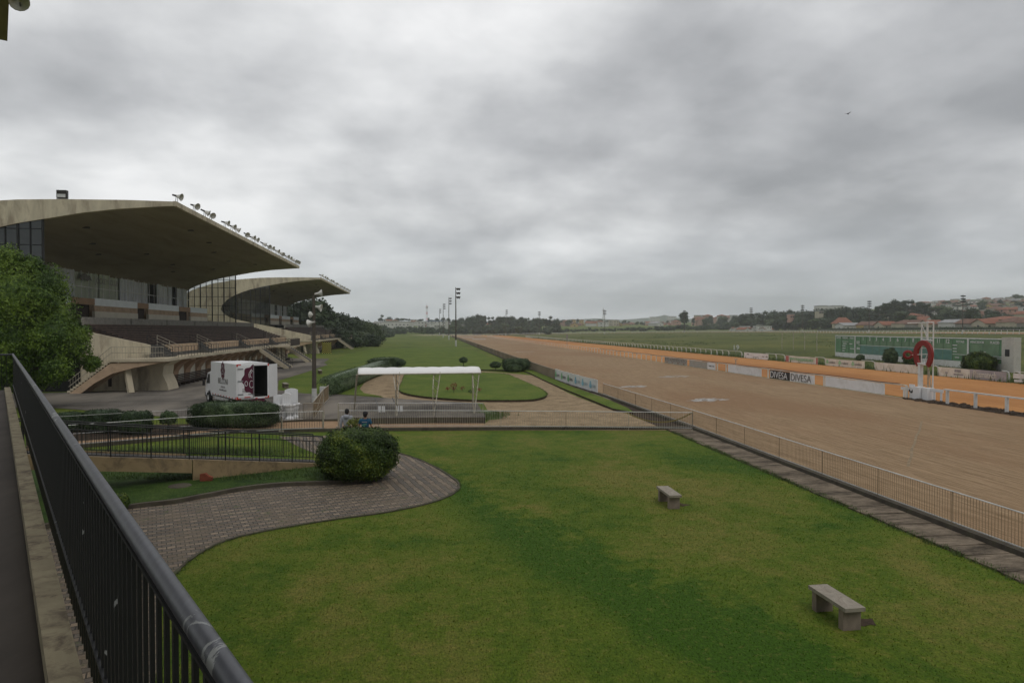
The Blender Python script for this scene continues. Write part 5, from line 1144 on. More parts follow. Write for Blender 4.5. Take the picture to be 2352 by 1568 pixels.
def iboard(x0, x1, m, label, z0=0.04, z1=0.93, X=XI - 0.12, cat='board', name='advert_board', group=None):
    ya, yb = PX(x0, X), PX(x1, X); r, L = board_X(name, X, yb, ya, z0, z1, m, label, cat=cat, group=group); return r, L
r, L = iboard(1527, 1578, M['bannergrey'], 'grey board printed KTO four times on the inner rail')
for k in range(4): T_X(r, 'KTO', 0.72, L - 2 * L * (k + 0.10) / 4, 0.42, M['greyprint'], sx=2 * L / 4 / 1.75); mb = MB(); yk = L - 2 * L * (k + 0.5) / 4; mb.bb(-0.03, -0.02, yk - 0.35, yk + 0.35, 0.17, 0.29); mb.build('small_mark', mat('brown_print', (0.25, 0.12, 0.06), 0.7), r)
r, L = iboard(1583.7, 1624.8, M['bannergrey'], 'plain dirty grey board on the inner rail beside the small printed sheet')
r, L = iboard(1625, 1643.5, M['banner'], 'short pale board with a tiny dark logo on the inner rail'); mb = MB(); mb.bb(-0.02, -0.01, -L * 0.1, L * 0.6, 0.42, 0.55); mb.bb(-0.02, -0.01, -L * .75, -L * .3, 0.42, 0.55); mb.build('logo_bar', M['greyprint'], r)
r, L = iboard(1672.6, 1749.5, M['banner'], 'blank white board on the inner rail left of the black DIVESA board')
r, L = iboard(1769, 1815, mat('black_board', (0.022, 0.016, 0.016), 0.5), 'black board with white DIVESA lettering on the inner rail'); T_X(r, 'DIVESA', 1.02, L * 0.96, 0.13, M['whiteclean'], sx=2 * L * 0.94 / 3.55)
r, L = iboard(1815.2, 1871.7, M['banner'], 'white board with dark DIVESA lettering on the inner rail'); T_X(r, 'DIVESA', 1.02, L * 0.94, 0.13, M['greyprint'], sx=2 * L * 0.92 / 3.55)
r, L = iboard(1896.5, 2033, M['banner'], 'long blank white board on the inner rail nearest the winning post')
# near end white rail
nr = thing('white_rail', 'thick white post and rail fence at the right edge nearest the winning post', 'fence')
mb = MB(); yy = [ydx(2178), ydx(2265), 42, 38, 34, 30]; mb.bar((XI, yy[0] + 0.3, 1.05), (XI, 28, 1.05), 0.16, 0.09); mb.build('top_rail', M['white'], nr)
y = yy[0]
while y > 28: b = MB(); b.bb(XI - .08, XI + .08, y - .08, y + .08, 0, 1.0); b.build('post', M['white'], nr); y -= 2.6
mb = MB()
for _ in range(260):
    q = Vector((XI + R.uniform(-0.9, 0.9), R.uniform(26, 50), 0)); s = R.uniform(0.03, 0.16); lump(mb, q, (s * 1.8, s * 1.8, s), R.uniform(0, 50), 0.5, 6, 4)
mb.sheet([(XI - 1.0 + R.uniform(-.2, .2), 26, 0.03), (XI - 0.8, 36, .03), (XI - 0.9, 44, .03), (XI - 0.6, 50, .03), (XI + 0.7, 50, .03), (XI + 1.0, 40, .03), (XI + 1.2, 26, .03)])
struct(mb.build('loose_soil', M['soil'])); 
# ================================================================== WINNING POST
wp = thing('winning_post', 'tall white winning post frame with a big red horseshoe on a white column', 'winning post', (XI + 0.9, 49.6, 0))
def wl(x): return PX(x, XI + 0.9) - 49.6
ya, yb = wl(2117), wl(2144); zt_ = 6.0
for y_, nm in ((ya, 'frame_post'), (yb, 'frame_post')): b = MB(); b.tube([(0, y_, 0), (0, y_, zt_)], 0.05, 8); b.build(nm, M['white'], wp)
mb = MB(); mb.tube([(0, wl(2085), 5.95), (0, yb, zt_)], 0.05, 6); mb.tube([(0, ya, 4.65), (0, yb, 4.6)], 0.06, 6); mb.tube([(0, (ya + yb) / 2, 4.6), (0, (ya + yb) / 2, 6.1)], 0.07, 6); mb.tube([(0, ya, 5.9), (0, (ya + yb) / 2, 4.7)], 0.025, 5); mb.build('top_frame', M['white'], wp)
mb = MB(); cy = wl(2128.5); cz = 3.52; outer = []; inner = []
for i in range(29):
    t = math.radians(-142 + 284 * i / 28); a = math.sin(t); c_ = math.cos(t)
    outer.append((cy - 1.02 * a * (1.0), cz + 1.08 * c_ - (0.16 if c_ < 0 else 0) * -c_)); inner.append((cy - 0.60 * a, cz + (0.68 * c_ if c_ > 0 else 0.98 * c_)))
mb.prism(outer + list(reversed(inner)), lambda a, b, h: (-0.35 + h, a, b), 0.18); mb.build('horseshoe', M['red'], wp, recalc=True)
mb = MB(); mb.bb(-0.42, -0.14, wl(2125.5), wl(2120.5), 0.9, 2.75); mb.bb(-0.42, -0.1, wl(2137), wl(2119), 2.72, 2.84); mb.build('column', M['white'], wp)
mb = MB(); mb.bar((-0.28, wl(2139), 3.55), (-0.28, wl(2103), 3.42), 0.05, 0.06); mb.bar((-.28, wl(2138), 3.5), (-.28, wl(2131), 2.8), 0.04, 0.04); mb.build('arm', M['white'], wp)
Mr = Matrix.Translation((-0.3, wl(2094), 3.42)) @ Matrix.Rotation(-YAW - 0.75, 4, 'Z') @ Matrix.Rotation(math.pi / 2, 4, 'X')
mb = MB(); mb.lathe([(0.20, 0.10), (0.37, 0.08), (0.38, -0.05), (0.30, -0.16), (0.20, -0.10), (0.16, 0.0), (0.20, 0.10)], n=24, M=Mr); mb.build('red_ring', M['red'], wp, smooth=True)
for k, (x0, x1, hh, dx) in enumerate([(2107.5, 2119, 0.92, -0.55), (2121, 2135, 0.98, -0.75), (2136, 2148, 0.95, -0.5)]):
    mb = MB(); mb.bb(dx - 0.1, dx + 0.5, wl(x1), wl(x0), 0.02, hh); blk = mb.build('base_block', M['whiteclean'], wp)
    if k == 0: mb = MB(); mb.prism([(0, 0), (0.35, 0.1), (0.5, 0.25), (0.35, 0.3), (0.1, 0.12), (-0.1, 0.3), (-0.3, 0.18)], lambda a, b, h: (dx - 0.104 - h, (wl(x0) + wl(x1)) / 2 + a * 0.8, 0.42 + b), 0.006); mb.build('painted_emblem', M['black'], wp, recalc=True)
for k, (x0, x1, X, z) in enumerate([(2095, 2107, -0.2, 0.95), (2089, 2107, -0.7, 0.72), (2148, 2176, -0.3, 0.82)]):
    mb = MB(); mb.bb(X, X + 0.05, wl(x1), wl(x0), z - 0.12, z + 0.12); mb.bb(X + .05, X + .12, wl(x0) - 0.35, wl(x0) - 0.2, 0, z); mb.bb(X + .05, X + .12, wl(x1) + .2, wl(x1) + .35, 0, z); mb.build('plank_rail', M['whiteclean'], wp)
mb = MB(); mb.tube([(0.1, wl(2130), 0), (0, wl(2133), 2.2), (-0.2, wl(2136), 2.9)], 0.05, 5); mb.tube([(0.1, wl(2141), .3), (0, wl(2134), 2.4)], 0.035, 5); mb.tube([(0, ya, 1.1), (0, yb, 1.05)], 0.03, 5); mb.build('brace', M['pale_rail'], wp)
# ================================================================== INFIELD RAIL (X = 59)
XR = 59.0
fr = thing('infield_rail', 'white rail with curved goose neck posts along the far edge of the orange track', 'fence')
segs = [(PX(1704, XR), 430), (PX(1803, XR), PX(1766, XR)), (PX(1896, XR), PX(1880, XR)), (PX(2010, XR), PX(1988, XR)), (PX(2156, XR), PX(2122, XR)), (PX(2318, XR), PX(2314, XR)), (48, PX(2345, XR))]
cnt = 0; ex = MB(); rl_ = MB()
for a, b_ in segs:
    y = a; rl_.tube([(XR - 0.55, a, 1.18), (XR - 0.55, b_, 1.18)], 0.035, 6)
    while y <= b_ + 0.1:
        if R.random() > 0.05:
            q = MB() if cnt < 97 else ex; q.tube([(XR + 0.05, y, 0), (XR + 0.05, y, 0.7), (XR - 0.05, y, 1.0), (XR - 0.28, y, 1.14), (XR - 0.6, y, 1.18)], [0.10, 0.10, 0.085, 0.06, 0.045], 6)
            if cnt < 97: q.build('post', M['white'], fr)
            cnt += 1
        y += 2.9
rl_.build('top_rail', M['white'], fr); tag(ex.build('post', M['white'], fr), kind='stuff')
def rboard(x0, x1, m, label): return iboard(x0, x1, m, label, 0.06, 1.08, XR - 0.62)
r, L = rboard(1709.5, 1765, M['banner'], 'white board with two tiny logos beside the goose neck rail'); mb = MB(); mb.bb(-.02, -.01, L * .55, L * .75, .7, .85); mb.bb(-.02, -.01, -L * .7, -L * .5, .5, .62); mb.bb(-.02, -.01, -L * .95, -L * .8, .5, .66); mb.bb(-.02, -.01, -L * .25, L * .25, .36, .42); mb.build('logo_bar', M['greyprint'], r)
r, L = rboard(1805.4, 1879, M['bannerdirty'], 'white board with green lettering and red ends on the far side of the orange track'); T_X(r, 'PONTO FRANQUIAS SEGUROS', 0.62, L * 0.74, 0.38, M['greenprint'], sx=2 * L * 0.74 / 8.6, bold=0.012)
mb = MB(); mb.bb(-.02, -.01, L * .8, L, .1, 1.05); mb.bb(-.02, -.01, -L, -L * .9, .1, 1.05); mb.build('red_end', mat('faded_red', (0.48, 0.16, 0.14), 0.7), r)
r, L = rboard(1896.8, 1986.6, M['bannerdirty'], 'white board with green clovers and codere lettering beyond the orange track')
for k in range(3): y = L - 2 * L * (k + 0.10) / 3; clover(r, y - .2, 0.42, 0.60, mat('pale_green', (0.34, 0.60, 0.34), 0.6)); T_X(r, 'codere', 0.55, y - .65, 0.42, M['greyprint'], sx=2 * L / 3 / 3.1)
rboard(2011, 2121, M['bannerdirty'], 'long blank dirty white board behind the winning post')
r, L = rboard(2157, 2229, M['bannerdirty'], 'dirty white board with faded grey print right of the winning post'); mb = MB(); mb.bb(-.02, -.01, -L * .45, -L * .05, .62, .95); mb.bb(-.02, -.01, -L * .6, 0, .3, .48); mb.bb(-.02, -.01, L * .4, L * .55, .35, .6); mb.build('faded_logo', M['fade'], r)
r, L = rboard(2229.4, 2313, mat('grey_violet_board', (0.36, 0.34, 0.36), 0.7, var=0.2, scale=0.8, stain=(0.5, 0.46, 0.4), stain_scale=0.5), 'weathered violet grey board reading Plasmatech, rightmost board beyond the orange track'); T_X(r, 'Plasmatech', 0.95, L * 0.82, 0.30, M['bannerdirty'], sx=2 * L * 0.8 / 5.2, bold=0.01)
mb = MB(); p = G(2346, 872); mb.bb(XR - 0.6, XR - 0.5, PX(2365, XR), PX(2341, XR), 0.5, 1.0); mb.bb(XR - .6, XR - .5, PX(2365, XR), PX(2343, XR), .15, .38); tag(mb.build('plank_board', M['white']), 'white plank barrier cut by the right edge of the picture', 'board')
# marker signs and slim poles
def slim(name, label, x, yb_, yt, wd_, m, cat='pole', group=None, T0=0.0):
    dep = (H - T0) * F / (yb_ - HZ); p = C(x, dep, T0); z = ZD(yt, dep); mb = MB(); mb.tube([(p.x, p.y, T0 - 0.1), (p.x, p.y, z)], wd_, 6); return tag(mb.build(name, m), label, cat, group), p, z
for k, x in enumerate([1796.5, 1822.5, 1848.5, 1876.5]): slim('slim_pole', ['leftmost', 'second from the left', 'third from the left', 'rightmost'][k] + ' of four slim pale poles standing in the infield', x, [806, 807, 808, 811][k], 762, 0.075, M['pale_rail'], 'pole', 'slim poles in the infield')
s19 = thing('distance_marker', 'round marker sign with number 19 standing in the infield grass', 'sign', C(1690, 150, 0)); q = YAW
text('19', 1.5, Matrix.Rotation(YAW, 4, 'Z') @ frame(Vector((-0.7, 0, 0.9)), (1, 0, 0), (0, 0, 1)), M['galv'], s19, bold=0.02); mb = MB(); mb.bar((0, 0.05, 0), (0, 0.05, 1.2), 0.08, 0.08); mb.build('post', M['metal'], s19)
for k, (x, yb_, yt) in enumerate([(1302.5, 795, 768), (1454, 797, 780), (1690.5, 843, 824)]):
    o_, p, z = slim('track_marker', ['tall dark marker post by the inner rail far down the track', 'green topped marker post on the orange track', 'thin pale marker stake on the orange track'][k], x, yb_, yt, 0.07, [M['metal'], M['pale_rail'], M['pale_rail']][k], 'marker post')
    mb = MB(); mb.bb(p.x - 0.25, p.x + .25, p.y - .05, p.y + .05, z - [1.6, 0.6, 0.12][k], z); mb.build('plate', [M['metal'], M['leaf_weed'], M['pale_rail']][k], o_)
# ================================================================== TOTALISATOR BOARD
ta = G(1919, 821); tb = G(2306, 865)
dA = 5.5 * F / (821 - HZ)
ta = C(1919, 130, 0.4); tb = C(2312, 85.5, 0.35)
ta = C(1919, 128.0, 0.0); tb = C(2305, 84.0, 0.0)
d = tb - ta; LT = d.length; ang = math.atan2(d.y, d.x)
tt = thing('totalisator_board', 'long green totalisator board numbered 1 to 12 with white frame and white end pier', 'scoreboard', ta, ang)
zA, zB = 4.42, 4.25
mb = MB(); mb.bb(0, LT, 0.0, 0.5, 0, 1.15); mb.build('plinth', M['white'], tt)
mb = MB(); mb.bb(0, LT, 0.05, 0.4, 1.16, 4.15); mb.build('green_panel', M['tote'], tt)
mb = MB(); mb.bb(0, LT, 0.0, 0.42, 4.15, 4.28); mb.bb(-0.06, 0.06, 0.0, 0.4, 0, 4.3); mb.build('frame', M['galv'], tt)
def tf(x): # picture column -> local x
    rr_ = ray(x, HZ); n_ = Vector((-math.sin(ang), math.cos(ang))); t = (ta.x * n_.x + ta.y * n_.y) / (rr_.x * n_.x + rr_.y * n_.y); return (rr_.x * t - ta.x) * math.cos(ang) + (rr_.y * t - ta.y) * math.sin(ang)
# region-8 columns
def z8(x): return 1894.9 + x / 5.146
x0_, x12 = tf(z8(418)), tf(z8(1505))
mb = MB(); mb.bb(x0_, x12, 0.0, 0.045, 1.2, 2.62); mb.build('teal_panel', M['toteb'], tt)
mb = MB(); 
for a, b_ in [(500, 560), (575, 640), (660, 720), (738, 800), (822, 896), (915, 985), (1002, 1080), (1098, 1170), (1190, 1270), (1295, 1390), (1400, 1490)]: mb.bb(tf(z8(a)), tf(z8(b_)), 0.02, 0.045, 2.75, 3.5)
mb.bb(tf(z8(1560)), tf(z8(1680)), 0.02, 0.045, 1.9, 3.5); mb.bb(tf(z8(1720)), tf(z8(1860)), 0.02, .045, 1.9, 3.5); mb.bb(tf(z8(1870)), tf(z8(2060)), 0.02, .045, 2.0, 4.1); mb.build('grey_green_slot', M['toteg'], tt)
mb = MB(); mb.bb(x0_ - 0.6, x12, -0.02, 0.02, 2.63, 2.70); mb.bb(tf(z8(205)), tf(z8(275)), -.02, .02, 3.15, 3.22); mb.bb(tf(z8(1510)), tf(z8(2110)), -.02, .02, 2.0, 2.06)
for x in (358, 1695): mb.bb(tf(z8(x)) - 0.16, tf(z8(x)) + .16, -0.05, 0.03, 1.16, 4.2)
mb.build('white_line', M['white'], tt)
mb = MB()
for x in (195, 280, 415, 488, 565, 645, 730, 812, 905, 993, 1085, 1185, 1285, 1395, 1505, 1865): mb.bb(tf(z8(x)) - .05, tf(z8(x)) + .05, -0.01, 0.045, 1.2, 4.1)
mb.build('panel_seam', mat('pale_green_seam', (0.17, 0.27, 0.17), 0.6), tt)
for k, x in enumerate([453, 532, 610, 690, 775, 862, 952, 1046, 1142, 1238, 1345, 1450]): text(str(k + 1), 0.78, frame(Vector((tf(z8(x)), -0.02, 3.52)), (1, 0, 0), (0, 0, 1)), M['white'], tt, name='number', align='CENTER', sx=1.25, bold=0.02)
for s_, x, z in [('RATEIO', 165, 3.72), ('PARCIAIS', 240, 3.72), ('PULES', 318, 3.72), ('TOTAIS', 1600, 3.62), ('VENCEDOR', 1800, 3.62), ('PLACES', 2010, 3.62)]: text(s_, 0.42, frame(Vector((tf(z8(x)), -0.02, z)), (1, 0, 0), (0, 0, 1)), M['white'], tt, align='CENTER', sx=1.2, bold=0.01)
mb = MB()
for x0, x1, z in [(215, 258, 2.75), (208, 245, 2.35), (208, 245, 1.9), (208, 235, 1.45), (290, 325, 2.75), (300, 345, 1.9), (375, 412, 3.2), (375, 410, 2.9), (378, 412, 2.1), (378, 415, 1.9), (1510, 1565, 3.2), (1515, 1560, 2.75), (1515, 1560, 2.35), (1540, 1590, 1.55), (1860, 1905, 2.45), (1950, 2100, 1.72)]: mb.bb(tf(z8(x0)), tf(z8(x1)), -0.02, -0.0, z, z + 0.14)
mb.build('small_print', M['galv'], tt)
mb = MB(); xe0, xe1 = tf(z8(2115)), tf(z8(2258)); mb.bb(xe0, xe1, -0.25, 0.65, 0, 4.45); mb.build('end_pier', mat('peeling_white', (0.58, 0.55, 0.50), 0.85, var=0.15, scale=1.5, stain=(0.34, 0.30, 0.25), stain_scale=1.5), tt)
mb = MB(); mb.bb(xe0 + 0.6, xe0 + 1.35, -0.27, -0.24, 2.15, 3.0); mb.build('vent', M['mullion'], tt)
# ================================================================== VEGETATION, CLOSE AND MIDDLE
def put_bush(r, n, leaf, pos, label, seed=1.0, box=0.0, lm='leaf_hedge', amp=0.2, rz=0.0, name='bush', cat='bush', group=None, freq=1.3, stem=None):
    t = thing(name, label, cat, pos, rz, group); bush_mesh(r, n, leaf, seed, box, amp, freq).build('foliage', M[lm], t, smooth=False)
    if stem: t.children[0].location.z = stem; mb = MB(); mb.tube([(0, 0, -0.1), (0.02, 0, stem + 0.3)], 0.05, 6); mb.build('stem', M['trunk'], t)
    return t
pb = G(817, 1112); put_bush((1.42, 1.3, 0.95), 30000, 0.075, (pb.x, pb.y + 0.75, 0.0), 'large clipped round bush at the tip of the grass island beside the cobbled path', 3.1, 0.14, 'leaf_ball', 0.16, freq=1.9, name='round_bush')
hp = G(527, 986); put_bush((2.45, 1.05, 0.72), 30000, 0.08, (hp.x, hp.y + 1.0, 0), 'long dark clipped hedge block in front of the white truck', 5.2, 0.42, 'leaf_hedge', 0.09, rz=YAW, name='hedge', cat='hedge')
for k, (x, y, r_, lb, sd_) in enumerate([(152, 992, (0.75, 0.6, 0.52), 'dark clipped bush nearest the terrace railing', 1.0), (230, 995, (1.10, 0.6, 0.62), 'wide dark clipped bush behind the garden fence, between two others', 2.0), (307, 998, (0.80, 0.6, 0.60), 'squarish dark clipped bush behind the garden fence', 3.0)]):
    p = G(x, y); put_bush(r_, 6000, 0.075, (p.x, p.y + .3, 0), lb, sd_, 0.4, 'leaf_hedge', 0.12, rz=YAW, group='clipped bushes behind the garden fence')
p = G(387, 992); put_bush((0.42, 0.4, 0.32), 2500, 0.09, (p.x, p.y, 0), 'small ragged shrub on a stem left of the long hedge block', 6, 0, 'leaf_hedge', 0.4, stem=0.45, name='shrub', cat='shrub')
p = G(276, 1178); put_bush((0.30, 0.28, 0.26), 2500, 0.05, (p.x - 0.1, p.y + .1, 0.05), 'small round bush in the grass island beside the railing', 8, 0.1, 'leaf_ball', 0.15)
a = G(752, 913); b = G(905, 846); n_h = 5
hg = thing('long_hedge', 'long clipped hedge running back from the mesh panel beside the dirt path', 'hedge')
mb = MB(); d = b - a; L = d.length; dn_ = d.normalized(); sd_ = Vector((-dn_.y, dn_.x, 0)); a2 = a + sd_ * 0.0 + dn_ * 0.6
fol = bush_mesh((L * 0.48, 0.85, 0.78), 26000, 0.10, 4.4, 0.62, 0.06, 3.0); fo = fol.build('foliage', M['leaf_hedge'], hg); fo.location = (a + b) / 2 + sd_ * 0.3; fo.rotation_euler = (0, 0, math.atan2(d.y, d.x))
for k, (x, y, r_, lb, n_, st_) in enumerate([(885, 845, (2.6, 1.3, 0.75), 'rounded dark bush at the far end of the long hedge', 6000, None), (1187, 853, (1.9, 1.2, 0.85), 'dark clipped bush with small pale flowers against the track fence', 7000, None), (1180, 854, (1.0, 0.8, 0.5), 'low dark ball bush in front of the flowering bush', 2500, None), (1064.5, 841, (0.62, 0.6, 0.42), 'small round topiary on a stem behind the white canopy', 2000, 0.5), (1138, 851, (0.75, 0.6, 0.42), 'small twisted shrub left of the dark flowering bush', 2000, 0.35), (921, 846, (0.7, 0.6, 0.45), 'small ragged bush on stems at the right of the hedge end', 1500, 0.35)]):
    p = G(x, y); put_bush(r_, n_, 0.12, (p.x, p.y + (0.6 if k in (0, 1) else 0), 0), lb, 2.0 + k, 0.25 if k < 3 else 0, 'leaf_hedge', 0.18, rz=YAW, stem=st_)
for k, (x, lb) in enumerate([(2029, 'thin grey green young shrub before the left part of the green board'), (2098, 'yellow green bush before the green board, behind the red ring')][:2]):
    pass
for k, (x, dep, r_, lb, n_, lm) in enumerate([(1968, 115, (0.7, 0.6, 0.6), 'small shrub at the left foot of the green board', 1500, 'leaf_hedge'), (2036, 105.5, (1.05, 0.9, 1.25), 'grey green loose shrub before the numbers five and six of the board', 6000, 'leaf_hedge'), (2084, 99.5, (1.15, 1.0, 1.1), 'yellow green bush before the board, left of the red horseshoe', 6000, 'leaf_ball'), (2236, 86.5, (1.8, 1.6, 1.28), 'big round bush in front of the right part of the green board', 16000, 'leaf_ball')]):
    p = C(x, dep, 0); put_bush(r_, n_, 0.18, (p.x, p.y - 1.0, 0), lb, 9.0 + k, 0.0, lm, 0.30, rz=YAW)
# weeds
def blades(mb, x, y, z, h, n, spread, wd_=0.02):
    for _ in range(n):
        a_ = R.uniform(0, 6.28); q = Vector((x + R.gauss(0, spread), y + R.gauss(0, spread), z)); hh = h * R.uniform(0.5, 1.2); dr = Vector((math.cos(a_), math.sin(a_), 0)); sdv = Vector((-dr.y, dr.x, 0)) * wd_
        o = len(mb.v); tip = q + dr * hh * R.uniform(0.1, 0.6) + Vector((0, 0, hh)); mb.v += [tuple(q - sdv), tuple(q + sdv), tuple(tip)]; mb.f.append((o, o + 1, o + 2)); mb.mi.append(0)
mb = MB()
for _ in range(2600):
    y = 60 + 340 * R.random() ** 1.6; blades(mb, XR + R.uniform(-0.5, 1.6), y, 0, R.uniform(0.25, 0.8), 5, 0.3, 0.05)
for _ in range(420): x = R.uniform(0, LT); q = Vector((ta.x + math.cos(ang) * x + math.sin(ang) * R.uniform(0.1, 0.8), ta.y + math.sin(ang) * x - math.cos(ang) * R.uniform(0.1, 0.8), 0)); blades(mb, q.x, q.y, 0, R.uniform(0.2, 0.6), 7, 0.3, 0.05)
tag(mb.build('tall_weeds', M['leaf_weed']), 'tall weeds along the goose neck rail and the foot of the green board', 'weeds', kind='stuff')
mb = MB()
for _ in range(1500):
    p = Vector((R.uniform(62, 240), R.uniform(60, 480), 0)); 
    if noise.noise(Vector((p.x * 0.02, p.y * 0.012, 3))) > 0.02: s = R.uniform(0.4, 1.6); clump(mb, (p.x, p.y, T(p.x, p.y) + 0.1), (s * 1.6, s * 1.4, s * 0.35), 26, 0.35, 0.16)
tag(mb.build('infield_scrub', M['leaf_weed']), 'dark scrubby tufts scattered over the infield grass', 'scrub', kind='stuff')
mb = MB()
for _ in range(1300):
    Y_ = R.uniform(3, 35); blades(mb, 12.75 + R.gauss(0, 0.07) - 0.02, Y_, 0, 0.10, 6, 0.05, 0.010)
for p0, p1 in zip(ov, ov[1:] + ov[:1]):
    for i in range(14): q = p0.lerp(p1, R.random()); blades(mb, q.x, q.y, 0.16, 0.07, 4, 0.05, 0.012)
P_ = [G(x, y) for x, y in [(395, 1325), (430, 1291), (470, 1265), (520, 1242), (600, 1222), (760, 1195), (900, 1175), (1000, 1152), (1045, 1131), (1054, 1119), (1048, 1104), (1010, 1079), (960, 1055), (905, 1037)]]
P2_ = [G(x, y) for x, y in [(850, 1088), (740, 1109), (640, 1112), (560, 1121), (480, 1136), (400, 1151), (290, 1164)]]
for PP in (P_, P2_):
    for p0, p1 in zip(PP, PP[1:]):
        for i in range(int((p1 - p0).length * 45)): q = p0.lerp(p1, R.random()); blades(mb, q.x + R.gauss(0, .03) + (0.05 if PP is P_ else 0), q.y + R.gauss(0, .03), 0.0 if PP is P_ else 0.08, 0.075, 3, 0.03, 0.007)
for _ in range(1500):
    q = G(R.uniform(215, 800), R.uniform(1068, 1108)); blades(mb, q.x, q.y, 0.08, 0.13, 5, 0.06, 0.010)
for _ in range(700): q = G(R.gauss(450, 90), R.uniform(1036, 1046)); blades(mb, q.x, q.y, 0.0, 0.30, 6, 0.10, 0.012)
tag(mb.build('edge_grass', M['leaf_weed']), 'longer grass blades fringing the kerbs and paths', 'grass', kind='stuff')
# short blades standing in the near lawn, coloured by the lawn itself
import numpy as np
rs = np.random.RandomState(5); nb = 190000
yy_ = 4.5 + 31.6 * rs.rand(nb) ** 1.55; xx_ = -8 + 20.7 * rs.rand(nb)
pth = [(G(x, y).x, G(x, y).y) for x, y in left] ; pth2 = [(G(x, y).x, G(x, y).y) for x, y in right]
def inside(px_, py_, poly):
    r_ = np.zeros(len(px_), bool); n_ = len(poly)
    for i in range(n_):
        (ax_, ay_), (bx_, by_) = poly[i], poly[(i + 1) % n_]
        if ay_ == by_: continue
        c_ = ((ay_ > py_) != (by_ > py_)) & (px_ < (bx_ - ax_) * (py_ - ay_) / (by_ - ay_) + ax_); r_ ^= c_
    return r_
isl = [(G(x, y).x, G(x, y).y) for x, y in [(850, 1088), (830, 1106), (740, 1112), (640, 1116), (560, 1125), (480, 1140), (400, 1155), (290, 1168), (60, 1225), (60, 1080), (215, 1068), (430, 1080), (740, 1070), (800, 1066)]]
k_ = ~(inside(xx_, yy_, pth) | inside(xx_, yy_, pth2) | inside(xx_, yy_, isl)); xx_ = xx_[k_]; yy_ = yy_[k_]; nb = len(xx_)
an = rs.rand(nb) * 6.28; hh = (0.010 + 0.028 * rs.rand(nb) ** 3) * np.clip((37.5 - yy_) / 14, 0.15, 1); wd_ = 0.004 + 0.0004 * yy_; ln_ = 0.02 * rs.rand(nb)
ca, sa = np.cos(an), np.sin(an); V_ = np.zeros((nb, 3, 3))
V_[:, 0] = np.stack([xx_ - sa * wd_, yy_ + ca * wd_, np.full(nb, 0.004)], 1); V_[:, 1] = np.stack([xx_ + sa * wd_, yy_ - ca * wd_, np.full(nb, 0.004)], 1); V_[:, 2] = np.stack([xx_ + ca * ln_, yy_ + sa * ln_, 0.006 + hh], 1)
me = bpy.data.meshes.new('lawn_blades'); me.vertices.add(nb * 3); me.vertices.foreach_set('co', V_.ravel()); me.loops.add(nb * 3); me.loops.foreach_set('vertex_index', np.arange(nb * 3, dtype=np.int32)); me.polygons.add(nb); me.polygons.foreach_set('loop_start', np.arange(0, nb * 3, 3, dtype=np.int32)); me.polygons.foreach_set('loop_total', np.full(nb, 3, dtype=np.int32)); me.update(calc_edges=True); me.materials.append(M['lawn'])
o_ = bpy.data.objects.new('lawn_blades', me); COL.objects.link(o_); tag(o_, 'short mown grass blades covering the front lawn', 'grass', kind='stuff')
# grass mound at the platform end
p = G(1112, 962); t = thing('grass_mound', 'bright green grass tussock at the right end of the concrete platform', 'grass tuft', p); mb = MB(); lump(mb, (0.2, 0.6, 0.0), (1.0, 1.1, 0.40), 2, 0.2, 16, 8); 
for _ in range(900): blades(mb, R.gauss(0.2, .5), R.gauss(.5, .5), 0.15, 0.25, 4, 0.05, 0.015)
mb.build('blades', M['leaf_yel'] if False else M['leaf_weed'], t)
for k, (x, y, h_, w_, lm, lb) in enumerate([(1042, 902, 0.85, 0.32, 'leaf_red', 'tallest red leaved plant in the oval lawn'), (1028, 898, 0.35, 0.2, 'leaf_red', 'tiny red flower left of the tall red plant'), (1062, 897, 0.4, 0.2, 'leaf_red', 'small red plant right of the tall red plant'), (1080, 903, 0.25, 0.2, 'leaf_hedge', 'tiny dark green plant in the oval lawn'), (1101, 900, 0.35, 0.2, 'leaf_red', 'small red plant by the canopy end post')]):
    p = G(x, y, 0.17); t = thing('flower_plant', lb, 'plant', p, 0, 'small plants in the oval lawn'); mb = MB(); clump(mb, (0, 0, h_ * 0.65), (w_, w_, h_ * 0.42), 120 if h_ > .5 else 40, 0.13, 0.06); mb.build('leaves', M[lm], t); mb = MB(); mb.bar((0, 0, 0), (0, 0, h_ * 0.7), 0.03, 0.03); mb.build('stem', M['trunk'], t)
# ================================================================== BIG LEFT TREE
bt = thing('broadleaf_tree', 'big leafy green tree at the left edge in front of the nearer grandstand', 'tree', C(60, 47, 0))
rr = random.Random(11); mb = MB(); tw = MB()
lobes = []
dep = 47.0; ppm = F / dep
for (px, py, rad) in [(60, 690, 95), (20, 640, 62), (95, 655, 60), (35, 600, 40), (-30, 700, 90), (120, 730, 70), (150, 770, 58), (60, 780, 95), (175, 800, 42), (105, 830, 62), (20, 830, 75), (-50, 800, 90), (165, 840, 36), (185, 765, 26), (80, 605, 22), (140, 690, 30), (60, 860, 45), (205, 835, 20)]:
    c_ = Vector(((px * 0.93 - 70) / ppm, rr.uniform(-1.3, 1.3), ZD(py, dep))); lobes.append((c_, rad * 0.9 / ppm))
for k, (c_, rad) in enumerate(lobes):
    lump(mb, c_, (rad * 0.68, rad * 0.68, rad * 0.66), k * 3.1, 0.4, 12, 8, 1.6)
    for _ in range(int(1500 * rad * rad / 4) + 300):
        d_ = rnd_dir(); tip = c_ + Vector((d_.x, d_.y, d_.z)) * rad * R.uniform(0.62, 1.08) * (1 + 0.18 * noise.noise(d_ * 2.5 + c_))
        for q in range(3): leaf_quad(mb, tip + rnd_dir() * 0.13, (d_ + rnd_dir() * 0.9).normalized(), R.uniform(0.16, 0.30), R.uniform(0.06, 0.10), 0.8)
mb.build('crown', M['leaf_tree'], bt)
